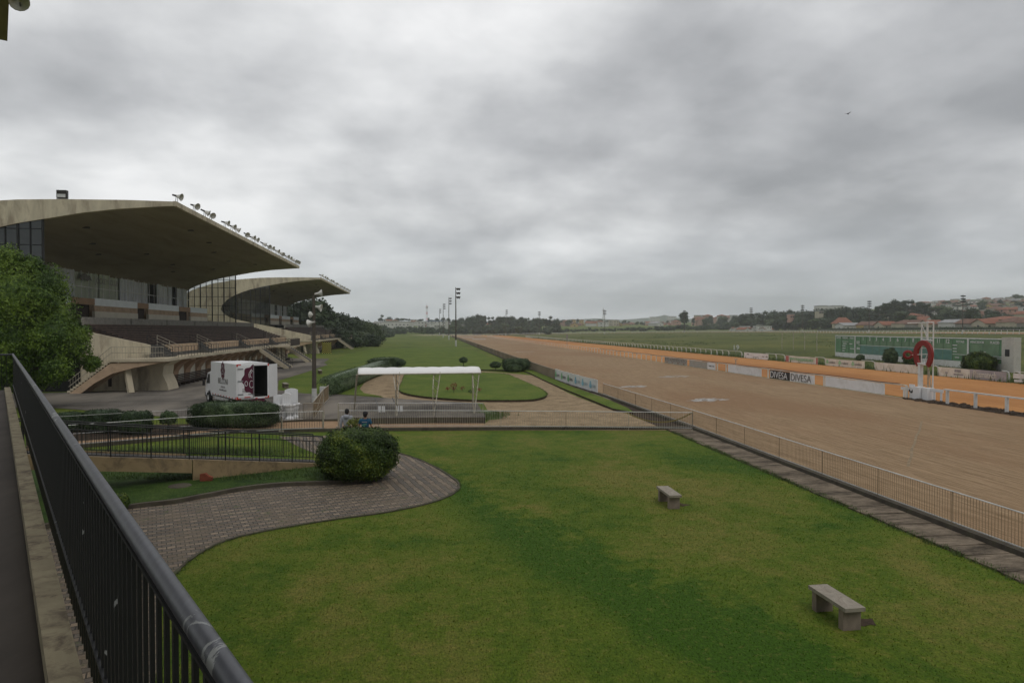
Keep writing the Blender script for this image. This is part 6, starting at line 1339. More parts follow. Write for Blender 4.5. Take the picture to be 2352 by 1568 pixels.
tw.tube([(0, 0, -0.2), (0.1, 0, 2), (0, 0.1, 4.5), (0.3, 0, 7)], [0.32, 0.26, 0.18, 0.08], 8)
for c_, rad in lobes[::2]: tw.tube([(0.05, 0, 2.6), c_ * 0.55 + Vector((0, 0, 1.3)), c_], [0.13, 0.08, 0.03], 6)
tw.build('trunk', M['trunk'], bt)
# ================================================================== PEOPLE
def skin_obj(name, joints, edges, m, parent, sub=2):
    me = bpy.data.meshes.new(name); names = list(joints); me.from_pydata([joints[k][0] for k in names], [(names.index(a), names.index(b)) for a, b in edges], []); me.materials.append(m)
    o = bpy.data.objects.new(name, me); COL.objects.link(o); o.parent = parent
    sk = o.modifiers.new('skin', 'SKIN'); sk.use_smooth_shade = True
    for i, k in enumerate(names):
        r_ = joints[k][1]; r_ = r_ if isinstance(r_, tuple) else (r_, r_); o.data.skin_vertices[0].data[i].radius = r_; o.data.skin_vertices[0].data[i].use_root = (i == 0)
    ss_ = o.modifiers.new('sub', 'SUBSURF'); ss_.levels = sub; ss_.render_levels = sub; return o
def person(label, loc, rz, hgt, top, hood, arms, lean=0.0, bare=False):
    r = thing('person', label, 'person', loc, rz); s = hgt / 1.75
    def S(x, y, z): return (x * s, (y + lean * z) * s, z * s)
    J = {'pel': (S(0, 0, 0.95), (0.15 * s, 0.11 * s)), 'spi': (S(0, 0, 1.15), (0.14 * s, 0.10 * s)), 'che': (S(0, 0, 1.34), (0.17 * s, 0.11 * s)), 'nec': (S(0, 0.01, 1.48), 0.055 * s), 'hd0': (S(0, 0.02, 1.56), 0.075 * s), 'hd1': (S(0, 0.025, 1.66), (0.088 * s, 0.098 * s)), 'nos': (S(0, 0.125, 1.63), 0.014 * s)}
    E_ = [('pel', 'spi'), ('spi', 'che'), ('che', 'nec'), ('nec', 'hd0'), ('hd0', 'hd1'), ('hd1', 'nos')]
    for sd_, k in ((-1, 'l'), (1, 'r')):
        st = 0.16 * sd_
        J.update({k + 'hip': (S(sd_ * 0.09, 0, 0.90), 0.095 * s), k + 'kne': (S(sd_ * 0.10, 0.06 + st * 0.8, 0.50), 0.062 * s), k + 'ank': (S(sd_ * 0.10, st * 1.2, 0.09), 0.042 * s), k + 'toe': (S(sd_ * 0.11, 0.17 + st * 1.2, 0.035), 0.035 * s)})
        E_ += [('pel', k + 'hip'), (k + 'hip', k + 'kne'), (k + 'kne', k + 'ank'), (k + 'ank', k + 'toe')]
        sh, el, wr = arms[0 if sd_ < 0 else 1]
        J.update({k + 'sho': (S(*sh), 0.062 * s), k + 'elb': (S(*el), 0.044 * s), k + 'wri': (S(*wr), 0.030 * s)})
        w_ = Vector(wr); dd = (Vector(wr) - Vector(el)).normalized(); pm = w_ + dd * 0.075; J[k + 'pal'] = (S(*pm), (0.040 * s, 0.018 * s)); E_ += [('che', k + 'sho'), (k + 'sho', k + 'elb'), (k + 'elb', k + 'wri'), (k + 'wri', k + 'pal')]
        for f in range(4):
            o_ = Vector((0, 0.030 - 0.020 * f, 0)); ln_ = (0.06, 0.072, 0.068, 0.052)[f]; p1 = pm + o_ + dd * (0.03 + ln_ * 0.5); p2 = pm + o_ + dd * (0.03 + ln_) + Vector((-sd_ * 0.03, 0, 0))
            J[k + 'f%da' % f] = (S(*p1), 0.0085); J[k + 'f%db' % f] = (S(*p2), 0.007); E_ += [(k + 'pal', k + 'f%da' % f), (k + 'f%da' % f, k + 'f%db' % f)]
        th = pm + Vector((0, 0.045, 0)) - dd * 0.02; J[k + 'tha'] = (S(*th), 0.010); J[k + 'thb'] = (S(*(th + dd * 0.04 + Vector((0, 0.012, 0)))), 0.008); E_ += [(k + 'pal', k + 'tha'), (k + 'tha', k + 'thb')]
    skin_obj('body', J, E_, M['skin'], r)
    g = 0.030
    TJ = {k: (v_[0], tuple(q + g for q in v_[1]) if isinstance(v_[1], tuple) else v_[1] + g) for k, v_ in J.items() if k in ('pel', 'spi', 'che')}
    TJ['neb'] = (S(0, -0.012, 1.455), 0.088 * s); TE = [('pel', 'spi'), ('spi', 'che'), ('che', 'neb')]
    for k in 'lr':
        TJ[k + 'sho'] = (J[k + 'sho'][0], 0.062 * s + g); TE.append(('che', k + 'sho'))
        if bare: TJ[k + 'slv'] = (tuple(Vector(J[k + 'sho'][0]).lerp(Vector(J[k + 'elb'][0]), 0.7)), 0.07 * s); TE.append((k + 'sho', k + 'slv'))
        else: TJ[k + 'elb'] = (J[k + 'elb'][0], 0.046 * s + g); TJ[k + 'wri'] = (tuple(Vector(J[k + 'elb'][0]).lerp(Vector(J[k + 'wri'][0]), 0.93)), 0.034 * s + g * .6); TE += [(k + 'sho', k + 'elb'), (k + 'elb', k + 'wri')]
    skin_obj('hoodie' if not bare else 't_shirt', TJ, TE, top, r)
    LJ = {'pel': (S(0, 0, 0.93), (0.155 * s, 0.12 * s))}; LE = []
    for k in 'lr':
        for q, rr_ in (('hip', 0.112), ('kne', 0.082), ('ank', 0.066)): LJ[k + q] = (J[k + q][0], rr_ * s)
        LE += [('pel', k + 'hip'), (k + 'hip', k + 'kne'), (k + 'kne', k + 'ank')]
    skin_obj('trousers', LJ, LE, M['trouser'], r)
    hb = MB(); lump(hb, S(0, 0.0, 1.685), (0.096 * s, 0.112 * s, 0.10 * s), 3, 0.08, 16, 10); lump(hb, S(0, -0.03, 1.64), (0.092 * s, 0.088 * s, 0.10 * s), 5, 0.06, 16, 10); hb.build('hair', M['hair'], r, smooth=True)
    eb = MB()
    for sd_ in (-1, 1): lump(eb, S(sd_ * 0.034, 0.108, 1.66), (0.012, 0.01, 0.009), 1, 0, 8, 6)
    eb.build('eyes', M['black'], r); eb = MB(); eb.box(S(0, 0.112, 1.585), (0.045, 0.012, 0.010)); eb.build('mouth', M['maroon'], r)
    eb = MB(); [lump(eb, S(sd_ * 0.094, 0.01, 1.64), (0.014, 0.028, 0.038), 2, 0.1, 8, 6) for sd_ in (-1, 1)]; eb.build('ears', M['skin'], r)
    if hood: hb = MB(); lump(hb, S(0, -0.10, 1.43), (0.125 * s, 0.085 * s, 0.105 * s), 8, 0.1, 16, 10); hb.tube([S(math.cos(t) * 0.10, -0.06 + math.sin(t) * 0.085, 1.50 + 0.015 * math.sin(t)) for t in [2 * math.pi * i / 16 for i in range(17)]], 0.022, 6); hb.build('hood', top, r, smooth=True)
    return r
dP = 31.2
pA = C(796, dP, 0.02); pB = C(838, dP - 0.7, 0.02)
person('person in a light grey hooded sweatshirt seen from behind, carrying a cream container', pA, YAW, 1.80, M['hoodie'], True, [((-0.20, 0, 1.40), (-0.27, -0.02, 1.12), (-0.27, 0.03, 0.86)), ((0.20, 0, 1.40), (0.29, 0.0, 1.13), (0.30, 0.10, 0.90))])
p2 = person('person in a blue printed T-shirt and dark cap seen from behind beside the plant', pB, YAW, 1.74, M['tshirt'], False, [((-0.20, 0, 1.40), (-0.28, 0.02, 1.13), (-0.30, 0.12, 0.90)), ((0.20, 0, 1.40), (0.29, -0.02, 1.12), (0.36, 0.04, 0.86))], bare=True)
mb = MB(); mb.lathe([(0.115, 0.0), (0.118, 0.05), (0.10, 0.10), (0.05, 0.135), (0.0, 0.14)], (0, 0.02, 1.665), 16); mb.prism([(-0.08, 0.1), (0.08, 0.1), (0.07, 0.2), (-0.07, 0.2)], lambda a, b, h: (a, b, 1.67 + h), 0.012); mb.build('cap', M['black'], p2, recalc=True)
mb = MB(); mb.bb(-0.11, 0.11, -0.150, -0.143, 1.315, 1.345); mb.build('shirt_print', M['fade'], p2); mb = MB(); mb.bar((-0.12, -0.155, 1.19), (0.10, -0.155, 1.26), 0.01, 0.02); mb.bar((-0.10, -0.155, 1.13), (0.08, -0.155, 1.20), 0.01, 0.015); mb.build('shirt_stripe', M['greenprint'], p2)
jug = thing('container', 'cream plastic container held by the person in grey', 'container', C(781.5, dP, 0.50), YAW); mb = MB(); mb.lathe([(0.0, 0), (0.10, 0), (0.12, 0.04), (0.13, 0.22), (0.12, 0.26), (0.0, 0.26)], n=14); mb.build('tub', M['potcream'], jug); mb = MB(); mb.tube([(-0.12, 0, 0.24), (-0.08, 0, 0.34), (0.08, 0, 0.34), (0.12, 0, 0.24)], 0.008, 5); mb.build('handle', M['metal'], jug)
pt = thing('potted_plant', 'white pot with a yellow green leafy plant carried between the two people', 'potted plant', C(815.5, dP - 0.3, 0.62), YAW); mb = MB(); mb.lathe([(0.0, 0), (0.12, 0), (0.17, 0.26), (0.19, 0.28), (0.17, 0.30), (0.0, 0.27)], n=16); mb.build('pot', M['whiteclean'], pt)
mb = MB(); 
for (x, y, z, r_) in [(-0.12, 0, 0.72, 0.17), (0.12, 0, 0.66, 0.17), (0.0, -0.05, 0.60, 0.18), (0.28, -0.1, 0.74, 0.12), (-0.05, 0, 0.48, 0.13), (-0.25, -.1, .66, .11)]: clump(mb, (x, y, z), r_, 120, 0.11, 0.03, 0.3, 0.2)
mb.build('leaves', M['leaf_yel'], pt); mb = MB(); [mb.tube([(0, 0, 0.25), (x * .5, 0, .45), (x, 0, .65)], 0.01, 5) for x in (-.2, 0, .2)]; mb.build('stem', M['trunk'], pt)
# ================================================================== LAMP POLE
lp = thing('lamp_pole', 'brown lamp pole with white base and pale floodlights behind the gate', 'lamp pole', G(722, 924)); hp_ = 7.95
mb = MB(); mb.tube([(0, 0, 1.05), (0, 0, hp_)], [0.17, 0.10], 10); mb.build('pole', M['polebrown'], lp); mb = MB(); mb.tube([(0, 0, 0), (0, 0, 1.06)], [0.20, 0.185], 12); mb.build('white_base', M['polewhite'], lp)
mb = MB(); mb.bb(0.35, 0.75, 0.25, 0.5, 0, 1.15); mb.build('cabinet', M['galv'], lp)
for k, (dx, dz, ax_) in enumerate([(0.40, hp_ + 0.18, (0.95, 0.25, 0.15)), (0.36, hp_ - 0.85, (0.95, -0.1, -0.2)), (-0.22, hp_ - 2.0, (-0.9, 0.3, -0.2)), (-0.2, hp_ - 1.4, (-.9, .3, 0))]):
    h = MB(); q = Matrix.Translation((dx, 0, dz)) @ Vector(ax_).normalized().to_track_quat('Z', 'Y').to_matrix().to_4x4() 
    h.lathe([(0.06, -0.35), (0.10, -0.1), (0.14, 0.0), (0.28, 0.18), (0.30, 0.20), (0.28, 0.19), (0.06, 0.03)], n=14, M=q) if k < 3 else h.lathe([(0.05, -.2), (0.2, 0), (0.25, .1), (.1, 0.05)], n=10, M=q)
    fl_ = h.build('floodlight', M['lamp'], lp); h = MB(); h.bar((0, 0, dz - 0.25), (dx, 0, dz - 0.05), 0.05, 0.05); h.build('arm', M['lampdark'], lp)
# ================================================================== FLOODLIGHT MASTS
def mast(loc, h, side, label, group, nl=3):
    r = thing('floodlight_mast', label, 'floodlight mast', loc, 0, group); mb = MB(); mb.tube([(0, 0, h * 0.10), (0, 0, h)], [0.24, 0.12], 8); mb.build('pole', M['polebrown'], r)
    mb = MB(); mb.tube([(0, 0, -0.3), (0, 0, h * 0.105)], [0.27, 0.25], 8); mb.build('white_base', M['polewhite'], r)
    for i in range(nl):
        z = h - 0.7 - i * 1.3; mb = MB()
        if side:
            mb.bar((0, 0, z), (1.0, 0, z), 0.12, 0.12)
            for q in (0.5, 1.0): mb.lathe([(0.12, -0.35), (0.22, -0.1), (0.45, 0.28), (0.2, 0.1)], n=8, M=Matrix.Translation((q, 0, z + .2)) @ Vector((0.8, -0.3, -0.35)).to_track_quat('Z', 'Y').to_matrix().to_4x4())
        else:
            mb.bar((-1.3, 0, z), (1.3, 0, z), 0.12, 0.12)
            for q in (-0.9, -0.3, 0.3, 0.9): mb.lathe([(0.12, -0.3), (0.22, -0.1), (0.38, 0.25), (0.2, 0.1)], n=8, M=Matrix.Translation((q, 0, z + .15)) @ Vector((-0.3, -0.8, -0.4)).to_track_quat('Z', 'Y').to_matrix().to_4x4())
        mb.build('lamp_bank', M['lampdark'], r)
    return r
for k, (x, yb_, yt) in enumerate([(1047, 795, 660), (1031, 780, 683), (1018, 775.2, 697), (1009.5, 770.5, 709)]):
    dep = H * F / (yb_ - HZ); mast(C(x, dep, 0), ZD(yt, dep), True, ['nearest and tallest floodlight mast beside the left track fence', 'second floodlight mast in the row beside the track', 'third floodlight mast in the row beside the track', 'farthest floodlight mast in the row beside the track'][k], 'floodlight masts on the left of the track')
fm = [(1162, 711, 766, 'far floodlight mast at the end of the brown track'), (1239, 715, 766, 'far floodlight mast right of the track end'), (1389, 712, 766, 'far floodlight mast beside the thin lattice tower'), (1572, 712, 764.5, 'far floodlight mast in front of the tall rounded tree'), (1725, 706, 763, 'far mast left of the dark wooded rise'), (1843, 700, 763, 'far mast above the flat roofed shed'), (1996, 690, 765, 'far mast over the green board, left of the hillside houses'), (2211, 677, 767, 'tallest looking far mast before the hillside houses')]
for x, yt, yb_, lb in fm:
    dep = 18.6 * F / (yb_ - yt); p = C(x, dep, 0); p.z = T(p.x, p.y); mast(p, ZD(yt, dep) - p.z, x < 1200, lb, 'far floodlight masts round the course')
def tower(x, yt, dep, label, red):
    p = C(x, dep, 0); p.z = T(p.x, p.y); h = ZD(yt, dep) - p.z; r = thing('telecom_tower', label, 'tower', p); 
    for i in range(8):
        z0 = h * i / 8; z1 = h * (i + 1) / 8; mb = MB(); w0 = 1.5 - i * 0.12; w1 = 1.5 - (i + 1) * 0.12
        for a_ in (-1, 1):
            for b_ in (-1, 1): mb.bar((a_ * w0, b_ * w0, z0), (a_ * w1, b_ * w1, z1), 0.35, 0.35)
            mb.bar((a_ * w0, -w0, z0), (-a_ * w1, -w1, z1), 0.25, 0.25)
        mb.build('lattice_section', M['redrefl'] if (red and i % 2) else M['white'], r)
    mb = MB(); mb.bb(-1.6, 1.6, -1, 1, h - 3.5, h - 1.5); mb.tube([(0, 0, h), (0, 0, h + 3)], 0.2, 5); mb.build('antenna', M['galv'], r)
tower(980.5, 702, 900, 'red and white lattice telecom tower above the far trees at the left', True); tower(1386, 709, 1300, 'thin grey lattice tower beside a far floodlight mast', False)
# ================================================================== FAR RAIL, HEDGE, TREES, HOUSES
def far_rail(name, label, offp, h, m, step):
    r = thing(name, label, 'fence'); P = []
    for i, p in enumerate(FAR):
        d = (FAR[min(i + 1, len(FAR) - 1)] - FAR[max(i - 1, 0)]).normalized(); q = p + Vector((d.y, -d.x)) * offp; P.append(Vector((q.x, q.y, T(q.x, q.y))))
    mb = MB(); up = Vector((0, 0, h)); [mb.bar(a + up, b + up, 0.14, 0.16) for a, b in zip(P, P[1:])]; mb.build('top_rail', m, r); mb = MB(); acc = 0; sp = []
    for a, b in zip(P, P[1:]):
        L = (b - a).length; s = 0
        while s < L: q = a + (b - a) * s / L; mb.bar(q, q + up, 0.16, 0.16, up=(1, 0, 0)); s += step
    tag(mb.build('post', m, r), kind='stuff'); return r
far_rail('far_rail', 'white rail along the inner edge of the far straight', -9.5, 1.05, M['white'], 3.0)
far_rail('far_rail', 'white rail along the outer edge of the far straight', 13.2, 1.15, M['white'], 3.2)
er = thing('end_rail', 'white rail across the far end of the brown track', 'fence'); mb = MB(); P = [Vector((13.4, 470, 0)), Vector((-2, 556, 0)), Vector((14, 562, 0)), Vector((60, 555, 0))]; 
for a, b in zip(P[1:], P[2:]):
    mb.bar(a + Vector((0, 0, 1.1)), b + Vector((0, 0, 1.1)), .14, .16); n = int((b - a).length / 3)
    for i in range(n): q = a.lerp(b, i / n); mb.bar(q, q + Vector((0, 0, 1.1)), .14, .14, up=(1, 0, 0))
mb.build('rail', M['white'], er)
fh = thing('boundary_hedge', 'long low dark hedge behind the far straight in front of the red roofed houses', 'hedge'); mb = MB(); y = 120
while y < 470: clump(mb, (281 + R.uniform(-.3, .3), y, T(281, y) + 0.9), (1.3, 1.6, 1.25), 70, 0.55, 0.4); lump(mb, (281, y, T(281, y) + .8), (1.0, 1.5, 1.1), y, .2, 8, 5); y += 1.9
mb.build('foliage', M['leaf_far'], fh)
# prototypes of far trees
KT = [('round', 13, 12, 1500, 0.85), ('round', 10, 11, 1300, 0.8), ('tall', 17, 9, 1500, 0.8), ('tall', 21, 11, 1700, 0.9), ('cone', 13, 6.5, 1100, 0.7), ('umbrella', 15, 11, 1000, 0.7), ('low', 6, 8, 900, 0.6), ('round', 8, 8, 1000, 0.6)]
protos = []
for k, (kd, h_, w_, n_, lf) in enumerate(KT):
    protos.append([make_tree(kd, h_, w_, n_, lf, 40 + k, M['leaf_far'] if k % 3 != 1 else M['leaf_far2'], 'x', name={'round': 'round_tree', 'tall': 'eucalyptus_tree', 'cone': 'conifer_tree', 'umbrella': 'umbrella_pine', 'low': 'shrub_tree'}[kd]), False, h_])
desc = {0: 'broad dark tree', 1: 'olive green rounded tree', 2: 'tall thin tree', 3: 'very tall loose tree', 4: 'dark pointed conifer', 5: 'flat topped pine', 6: 'low bushy tree', 7: 'small rounded tree'}
def plant(k, p, hh, where, wf=1.0):
    pr_ = protos[k]; o = pr_[0] if not pr_[1] else copy_tree(pr_[0]); pr_[1] = True
    s = hh / pr_[2]; o.location = p; o.scale = (s * wf, s * wf, s); o.rotation_euler = (0, 0, R.uniform(0, 6.28)); o['label'] = desc[k] + ' ' + where; o['group'] = 'trees ' + where; return o
def row(where, spec, ks, kw=1.0):
    """spec: list of (x column, depth, top y)"""
    for x, dep, yt in spec:
        p = C(x, dep, 0); p.z = T(p.x, p.y) - 0.3; hh = max(3.0, ZD(yt, dep) - p.z); plant(R.choice(ks), p, hh, where, kw * R.uniform(0.9, 1.25))
def interp(pts, x):
    for (a, b), (c, d) in zip(pts, pts[1:]):
        if a <= x <= c: return b + (d - b) * (x - a) / (c - a)
    return pts[-1][1]
def dmin(x): return min(655.0, 300.0 / max(0.1, (x - CX) / F * 0.993 + 0.116)) if x > 1300 else 0.0
def belt(where, x0, x1, n, dep, prof, ks, jit=4, kw=1.0):
    for i in range(n):
        x = x0 + (x1 - x0) * (i + R.random() * 0.8) / n; dd = dep * R.uniform(0.93, 1.08) if not callable(dep) else dep(x) * R.uniform(0.96, 1.05)
        dd = max(dd, dmin(x) * R.uniform(1.04, 1.16))
        row(where, [(x, dd, interp(prof, x) + R.uniform(-jit * 0.4, jit))], ks, kw)
# dark wood behind the far stand
belt('in the wood behind the farther grandstand', 655, 745, 9, 240, [(640, 700), (690, 690), (722, 681), (745, 700)], [0, 3, 0], 5)
belt('in the wood behind the farther grandstand', 740, 868, 15, 250, [(740, 700), (760, 712), (790, 716), (830, 728), (868, 742)], [0, 1, 4, 0], 4)
belt('in the wood behind the farther grandstand', 640, 860, 22, 205, [(640, 742), (720, 745), (800, 752), (860, 764)], [0, 7, 6], 4, 1.2)
belt('along the left edge of the green field', 800, 905, 14, lambda x: 210 + (x - 800) * 2.4, [(800, 768), (905, 765)], [6, 7], 3, 1.3)
# tree wall at the far end of the straight
belt('in the tree wall past the track end', 862, 1300, 46, 640, [(862, 742), (900, 748), (960, 750), (1040, 748), (1150, 742), (1300, 752)], [0, 7, 6, 4], 5, 1.25)
belt('on the rise past the track end', 1040, 1290, 26, 760, [(1040, 735), (1075, 722), (1100, 722), (1130, 730), (1150, 722), (1200, 727), (1240, 728), (1280, 728), (1300, 740)], [0, 3, 2, 0], 5)
belt('on the skyline beyond the left trees', 868, 1060, 16, 1000, [(868, 725), (900, 726), (940, 730), (1000, 730), (1060, 728)], [5, 5, 0, 2], 5)
belt('in the pale distant tree belt', 1180, 1560, 32, 1150, [(1180, 736), (1300, 734), (1350, 729), (1400, 733), (1480, 738), (1560, 732)], [0, 1, 3, 7], 5, 1.3)
belt('in the green belt behind the infield', 1290, 1700, 80, 700, [(1290, 752), (1400, 754), (1500, 749), (1560, 746), (1640, 745), (1700, 744)], [0, 6, 7, 1], 5, 1.3)
plant(3, (lambda p: Vector((p.x, p.y, T(p.x, p.y))))(C(1572, 600, 0)), ZD(712, 600) - 4, 'standing alone behind a far mast', 1.6)
belt('on the distant ridge at the centre right', 1590, 1760, 10, 900, [(1590, 728), (1640, 722), (1700, 726), (1760, 722)], [0, 3, 7], 5)
# dark wooded rise at the right
belt('on the wooded rise left of the hillside', 1690, 2000, 34, 560, [(1690, 726), (1730, 716), (1780, 712), (1840, 711), (1900, 706), (1940, 703), (2000, 705)], [0, 3, 0, 2], 5, 1.2)
belt('on the wooded rise left of the hillside', 1640, 2010, 36, 500, [(1640, 742), (1720, 734), (1800, 730), (1900, 728), (2010, 730)], [0, 7, 0], 5, 1.3)
belt('in the tall stand above the houses', 2010, 2140, 16, 540, [(2010, 700), (2050, 692), (2085, 688), (2120, 694), (2140, 700)], [3, 2, 3], 6)
for _ in range(48):
    x = R.uniform(2010, 2400); dd = R.uniform(440, 980); p = C(x, dd, 0); p.z = T(p.x, p.y) - 0.5; plant(R.choice([0, 7, 1, 5, 0]), p, R.uniform(6, 13), 'among the right hillside houses', 1.2)
belt('on the hilltop skyline at the right', 2140, 2400, 26, 1040, [(2140, 705), (2200, 700), (2290, 692), (2352, 690), (2400, 690)], [0, 5, 7, 5], 8)
belt('in the clumps between houses and hedge', 2130, 2340, 7, 420, [(2130, 722), (2180, 712), (2230, 705), (2280, 712), (2340, 728)], [0, 0, 3], 8, 1.5)
belt('behind the low flat roofed shed', 1700, 1990, 22, 400, [(1700, 752), (1850, 748), (1990, 748)], [0, 7, 6], 4, 1.2)
# houses -------------------------------------------------------------------
def house_proto(name, L, D, h, rf, wall, roof, kind):
    r = thing(name, 'x', 'house'); mb = MB(); mb.bb(-L / 2, L / 2, -D / 2, D / 2, -3, h)
    if kind == 'gable': mb.prism([(-D / 2, h), (D / 2, h), (0, h + rf)], lambda a, b, hh: (-L / 2 + hh, a, b), L)
    mb.build('wall', wall, r, recalc=True); mb = MB(); o = 0.5
    if kind == 'gable':
        for s in (-1, 1): mb.add([(-L / 2 - o, s * (D / 2 + o), h - 0.25), (L / 2 + o, s * (D / 2 + o), h - 0.25), (L / 2 + o, 0, h + rf + 0.12), (-L / 2 - o, 0, h + rf + 0.12), (-L / 2 - o, s * (D / 2 + o), h - .05), (L / 2 + o, s * (D / 2 + o), h - .05), (L / 2 + o, 0, h + rf + 0.32), (-L / 2 - o, 0, h + rf + 0.32)], [(0, 1, 2, 3), (4, 5, 6, 7), (0, 1, 5, 4), (1, 2, 6, 5), (2, 3, 7, 6), (3, 0, 4, 7)])
    elif kind == 'hip': mb.add([(-L / 2 - o, -D / 2 - o, h), (L / 2 + o, -D / 2 - o, h), (L / 2 + o, D / 2 + o, h), (-L / 2 - o, D / 2 + o, h), (-L / 2 + D / 2, 0, h + rf), (L / 2 - D / 2, 0, h + rf)], [(0, 1, 5, 4), (1, 2, 5), (2, 3, 4, 5), (3, 0, 4), (3, 2, 1, 0)])
    else: mb.bb(-L / 2 - .2, L / 2 + .2, -D / 2 - .2, D / 2 + .2, h, h + 0.5)
    mb.build('roof', roof, r, recalc=True)
    n = 2
    for i in range(n):
        x = -L / 2 + L * (i + 0.5) / n
        for z in ([1.0] if h < 5 else [1.0, 3.9]): mb = MB(); mb.bb(x - 0.55, x + .55, -D / 2 - 0.05, -D / 2 - 0.01, z, z + 1.1); mb.build('window', M['winglass'], r)
    for z in ([1.0] if h < 5 else [1.0, 3.9]): mb = MB(); mb.bb(-L / 2 - .05, -L / 2 - .01, -0.6, 0.6, z, z + 1.1); mb.build('window', M['winglass'], r)
    return r
HP = [('gable', 'wallc', 'tile', 9, 8, 3, 1.8, 'cream red-roofed house'), ('gable', 'wallw', 'tile', 11, 7, 3, 1.6, 'white red-roofed house'), ('gable', 'wallo', 'tiled', 8, 7, 3.2, 1.7, 'ochre brown-roofed house'), ('flat', 'wallw', 'rgrey', 8, 8, 5.8, 0, 'white flat-roofed house'), ('hip', 'wallp', 'tile', 9, 8, 5.6, 1.6, 'pink two-storey house'), ('gable', 'wallg', 'tiled', 10, 8, 3, 1.9, 'grey brown-roofed house'), ('gable', 'wallw', 'rgrey', 12, 9, 3.4, 1.3, 'white grey-roofed house'), ('flat', 'wallc', 'rgrey', 7, 9, 6.0, 0, 'cream flat-roofed house'), ('hip', 'wallc', 'tiled', 12, 9, 3.2, 2.2, 'wide cream bungalow')]
hps = [[house_proto('house', L, D, h, rf, M[wm], M[rm_], kd), False, lb] for kd, wm, rm_, L, D, h, rf, lb in HP]
def house(k, p, rz, where, sc=1.0):
    q = hps[k]; o = q[0] if not q[1] else copy_tree(q[0]); q[1] = True; o.location = p; o.rotation_euler = (0, 0, rz); o.scale = (sc, sc, sc); o['label'] = q[2] + ' ' + where; o['group'] = 'houses ' + where; return o
for _ in range(190):
    x = R.uniform(2020, 2420); dep = R.uniform(470, 1130); p = C(x, dep, 0); p.z = T(p.x, p.y)
    if ZD(722, dep) > p.z + 30: continue
    house(R.choice([0, 1, 2, 3, 4, 5, 6, 7, 8, 1, 3]), p, R.choice([0.2, 1.75, 0.35, -1.3]) + R.uniform(-.15, .15), 'on the hillside at the right', R.uniform(0.85, 1.2))
for _ in range(60):
    x = R.uniform(1590, 1790); dep = R.uniform(1000, 1400); p = C(x, dep, 0); z = ZD(R.uniform(727, 741), dep); p.z = z - 5
    house(R.choice([1, 3, 6, 7, 4]), p, R.uniform(0, 3), 'in the distant centre right town', 1.4)
for _ in range(46):
    x = R.uniform(1270, 1560); dep = R.uniform(1000, 1400); p = C(x, dep, 0); p.z = ZD(R.uniform(742, 750), dep) - 4
    house(R.choice([1, 3, 6, 7, 4, 2]), p, R.uniform(0, 3), 'in the low town beyond the infield', 1.5)
for _ in range(26):
    x = R.uniform(865, 1150); dep = R.uniform(840, 960); p = C(x, dep, 0); p.z = ZD(R.uniform(733, 743), dep) - 4
    house(R.choice([0, 1, 6, 8, 3, 7]), p, R.uniform(0, 3), 'in the town beyond the left trees', 0.8)
for k, y in enumerate([i * 13.5 + 128 for i in range(25)]):
    X = 292 + (k % 3) * 2; p = Vector((X, y, T(X, y) - 0.2)); house([0, 5, 8, 0, 5, 2][k % 6] if k % 7 != 3 else 6, p, (0.0 if k % 3 == 0 else math.pi / 2) + R.uniform(-.05, .05), 'in the row behind the far hedge', 1.12)
for _ in range(22):
    x = R.uniform(1690, 1830); dep = R.uniform(560, 640); p = C(x, dep, 0); p.z = T(p.x, p.y) - 1
    if x < 1760: house(R.choice([1, 6, 3]), p, R.uniform(0, 3), 'in the pale low row left of the shed', 0.9)
def bigb(label, x, dep, yb_, yt, wpx, wall, roof, cat='building', kind='flat', rz=0.0, D=14, name='building', slope=0):
    dep = max(dep, dmin(x) * 1.06); p = C(x, dep, 0); L = wpx * dep / F; z0 = ZD(yb_, dep); z1 = ZD(yt, dep); r = thing(name, label, cat, (p.x, p.y, z0), YAW + rz); h = z1 - z0; mb = MB()
    mb.prism([(-L / 2, -3), (L / 2, -3), (L / 2, h - slope), (-L / 4, h), (-L / 2, h)], lambda a, b, hh: (a, hh, b), D); mb.build('wall', M[wall], r, recalc=True); mb = MB()
    if kind == 'flat': mb.prism([(-L / 2 - .3, h + .02), (-L / 4, h + .02), (L / 2 + .3, h + .02 - slope), (L / 2 + .3, h + .5 - slope), (-L / 4, h + .5), (-L / 2 - .3, h + .5)], lambda a, b, hh: (a, -.3 + hh, b), D + .6)
    else: mb.add([(-L / 2 - 1, -1, h), (L / 2 + 1, -1, h), (L / 2 + 1, D + 1, h), (-L / 2 - 1, D + 1, h), (-L / 2 + D * .4, D / 2, h + h * 0.6 + 1), (L / 2 - D * .4, D / 2, h + h * .6 + 1)], [(0, 1, 5, 4), (1, 2, 5), (2, 3, 4, 5), (3, 0, 4), (3, 2, 1, 0)])
    mb.build('roof', M[roof], r, recalc=True); mb = MB(); n = max(2, int(L / 4)); nf = max(1, int(h / 3.3))
    for i in range(n):
        for j in range(nf): 
            x_ = -L / 2 + L * (i + .5) / n; z_ = h * (j + 0.35) / nf
            if z_ + 1.3 < h - slope: mb = MB(); mb.bb(x_ - .7, x_ + .7, -.06, -.01, z_, z_ + 1.2); mb.build('window', M['winglass'], r)
    return r
bigb('cream shed with a lean-to roof and dark strip window at the far straight', 1764, 330, 760, 746.5, 42, 'wallc', 'rgrey', kind='flat', slope=1.0, D=8, name='shed')
bigb('cream two storey house with orange tile roof, left of the green board', 1940, 335, 762, 743, 36, 'wallc', 'tile', 'house', 'hip', D=8, name='house')
bigb('large building with a broad orange red hipped roof at the right edge', 2345, 330, 742, 734, 90, 'wallc', 'tile', 'house', 'hip', D=22, name='large_house')
bigb('long white industrial building in the left distance', 910, 780, 751, 739, 62, 'wallw', 'rgrey', D=30, name='factory')
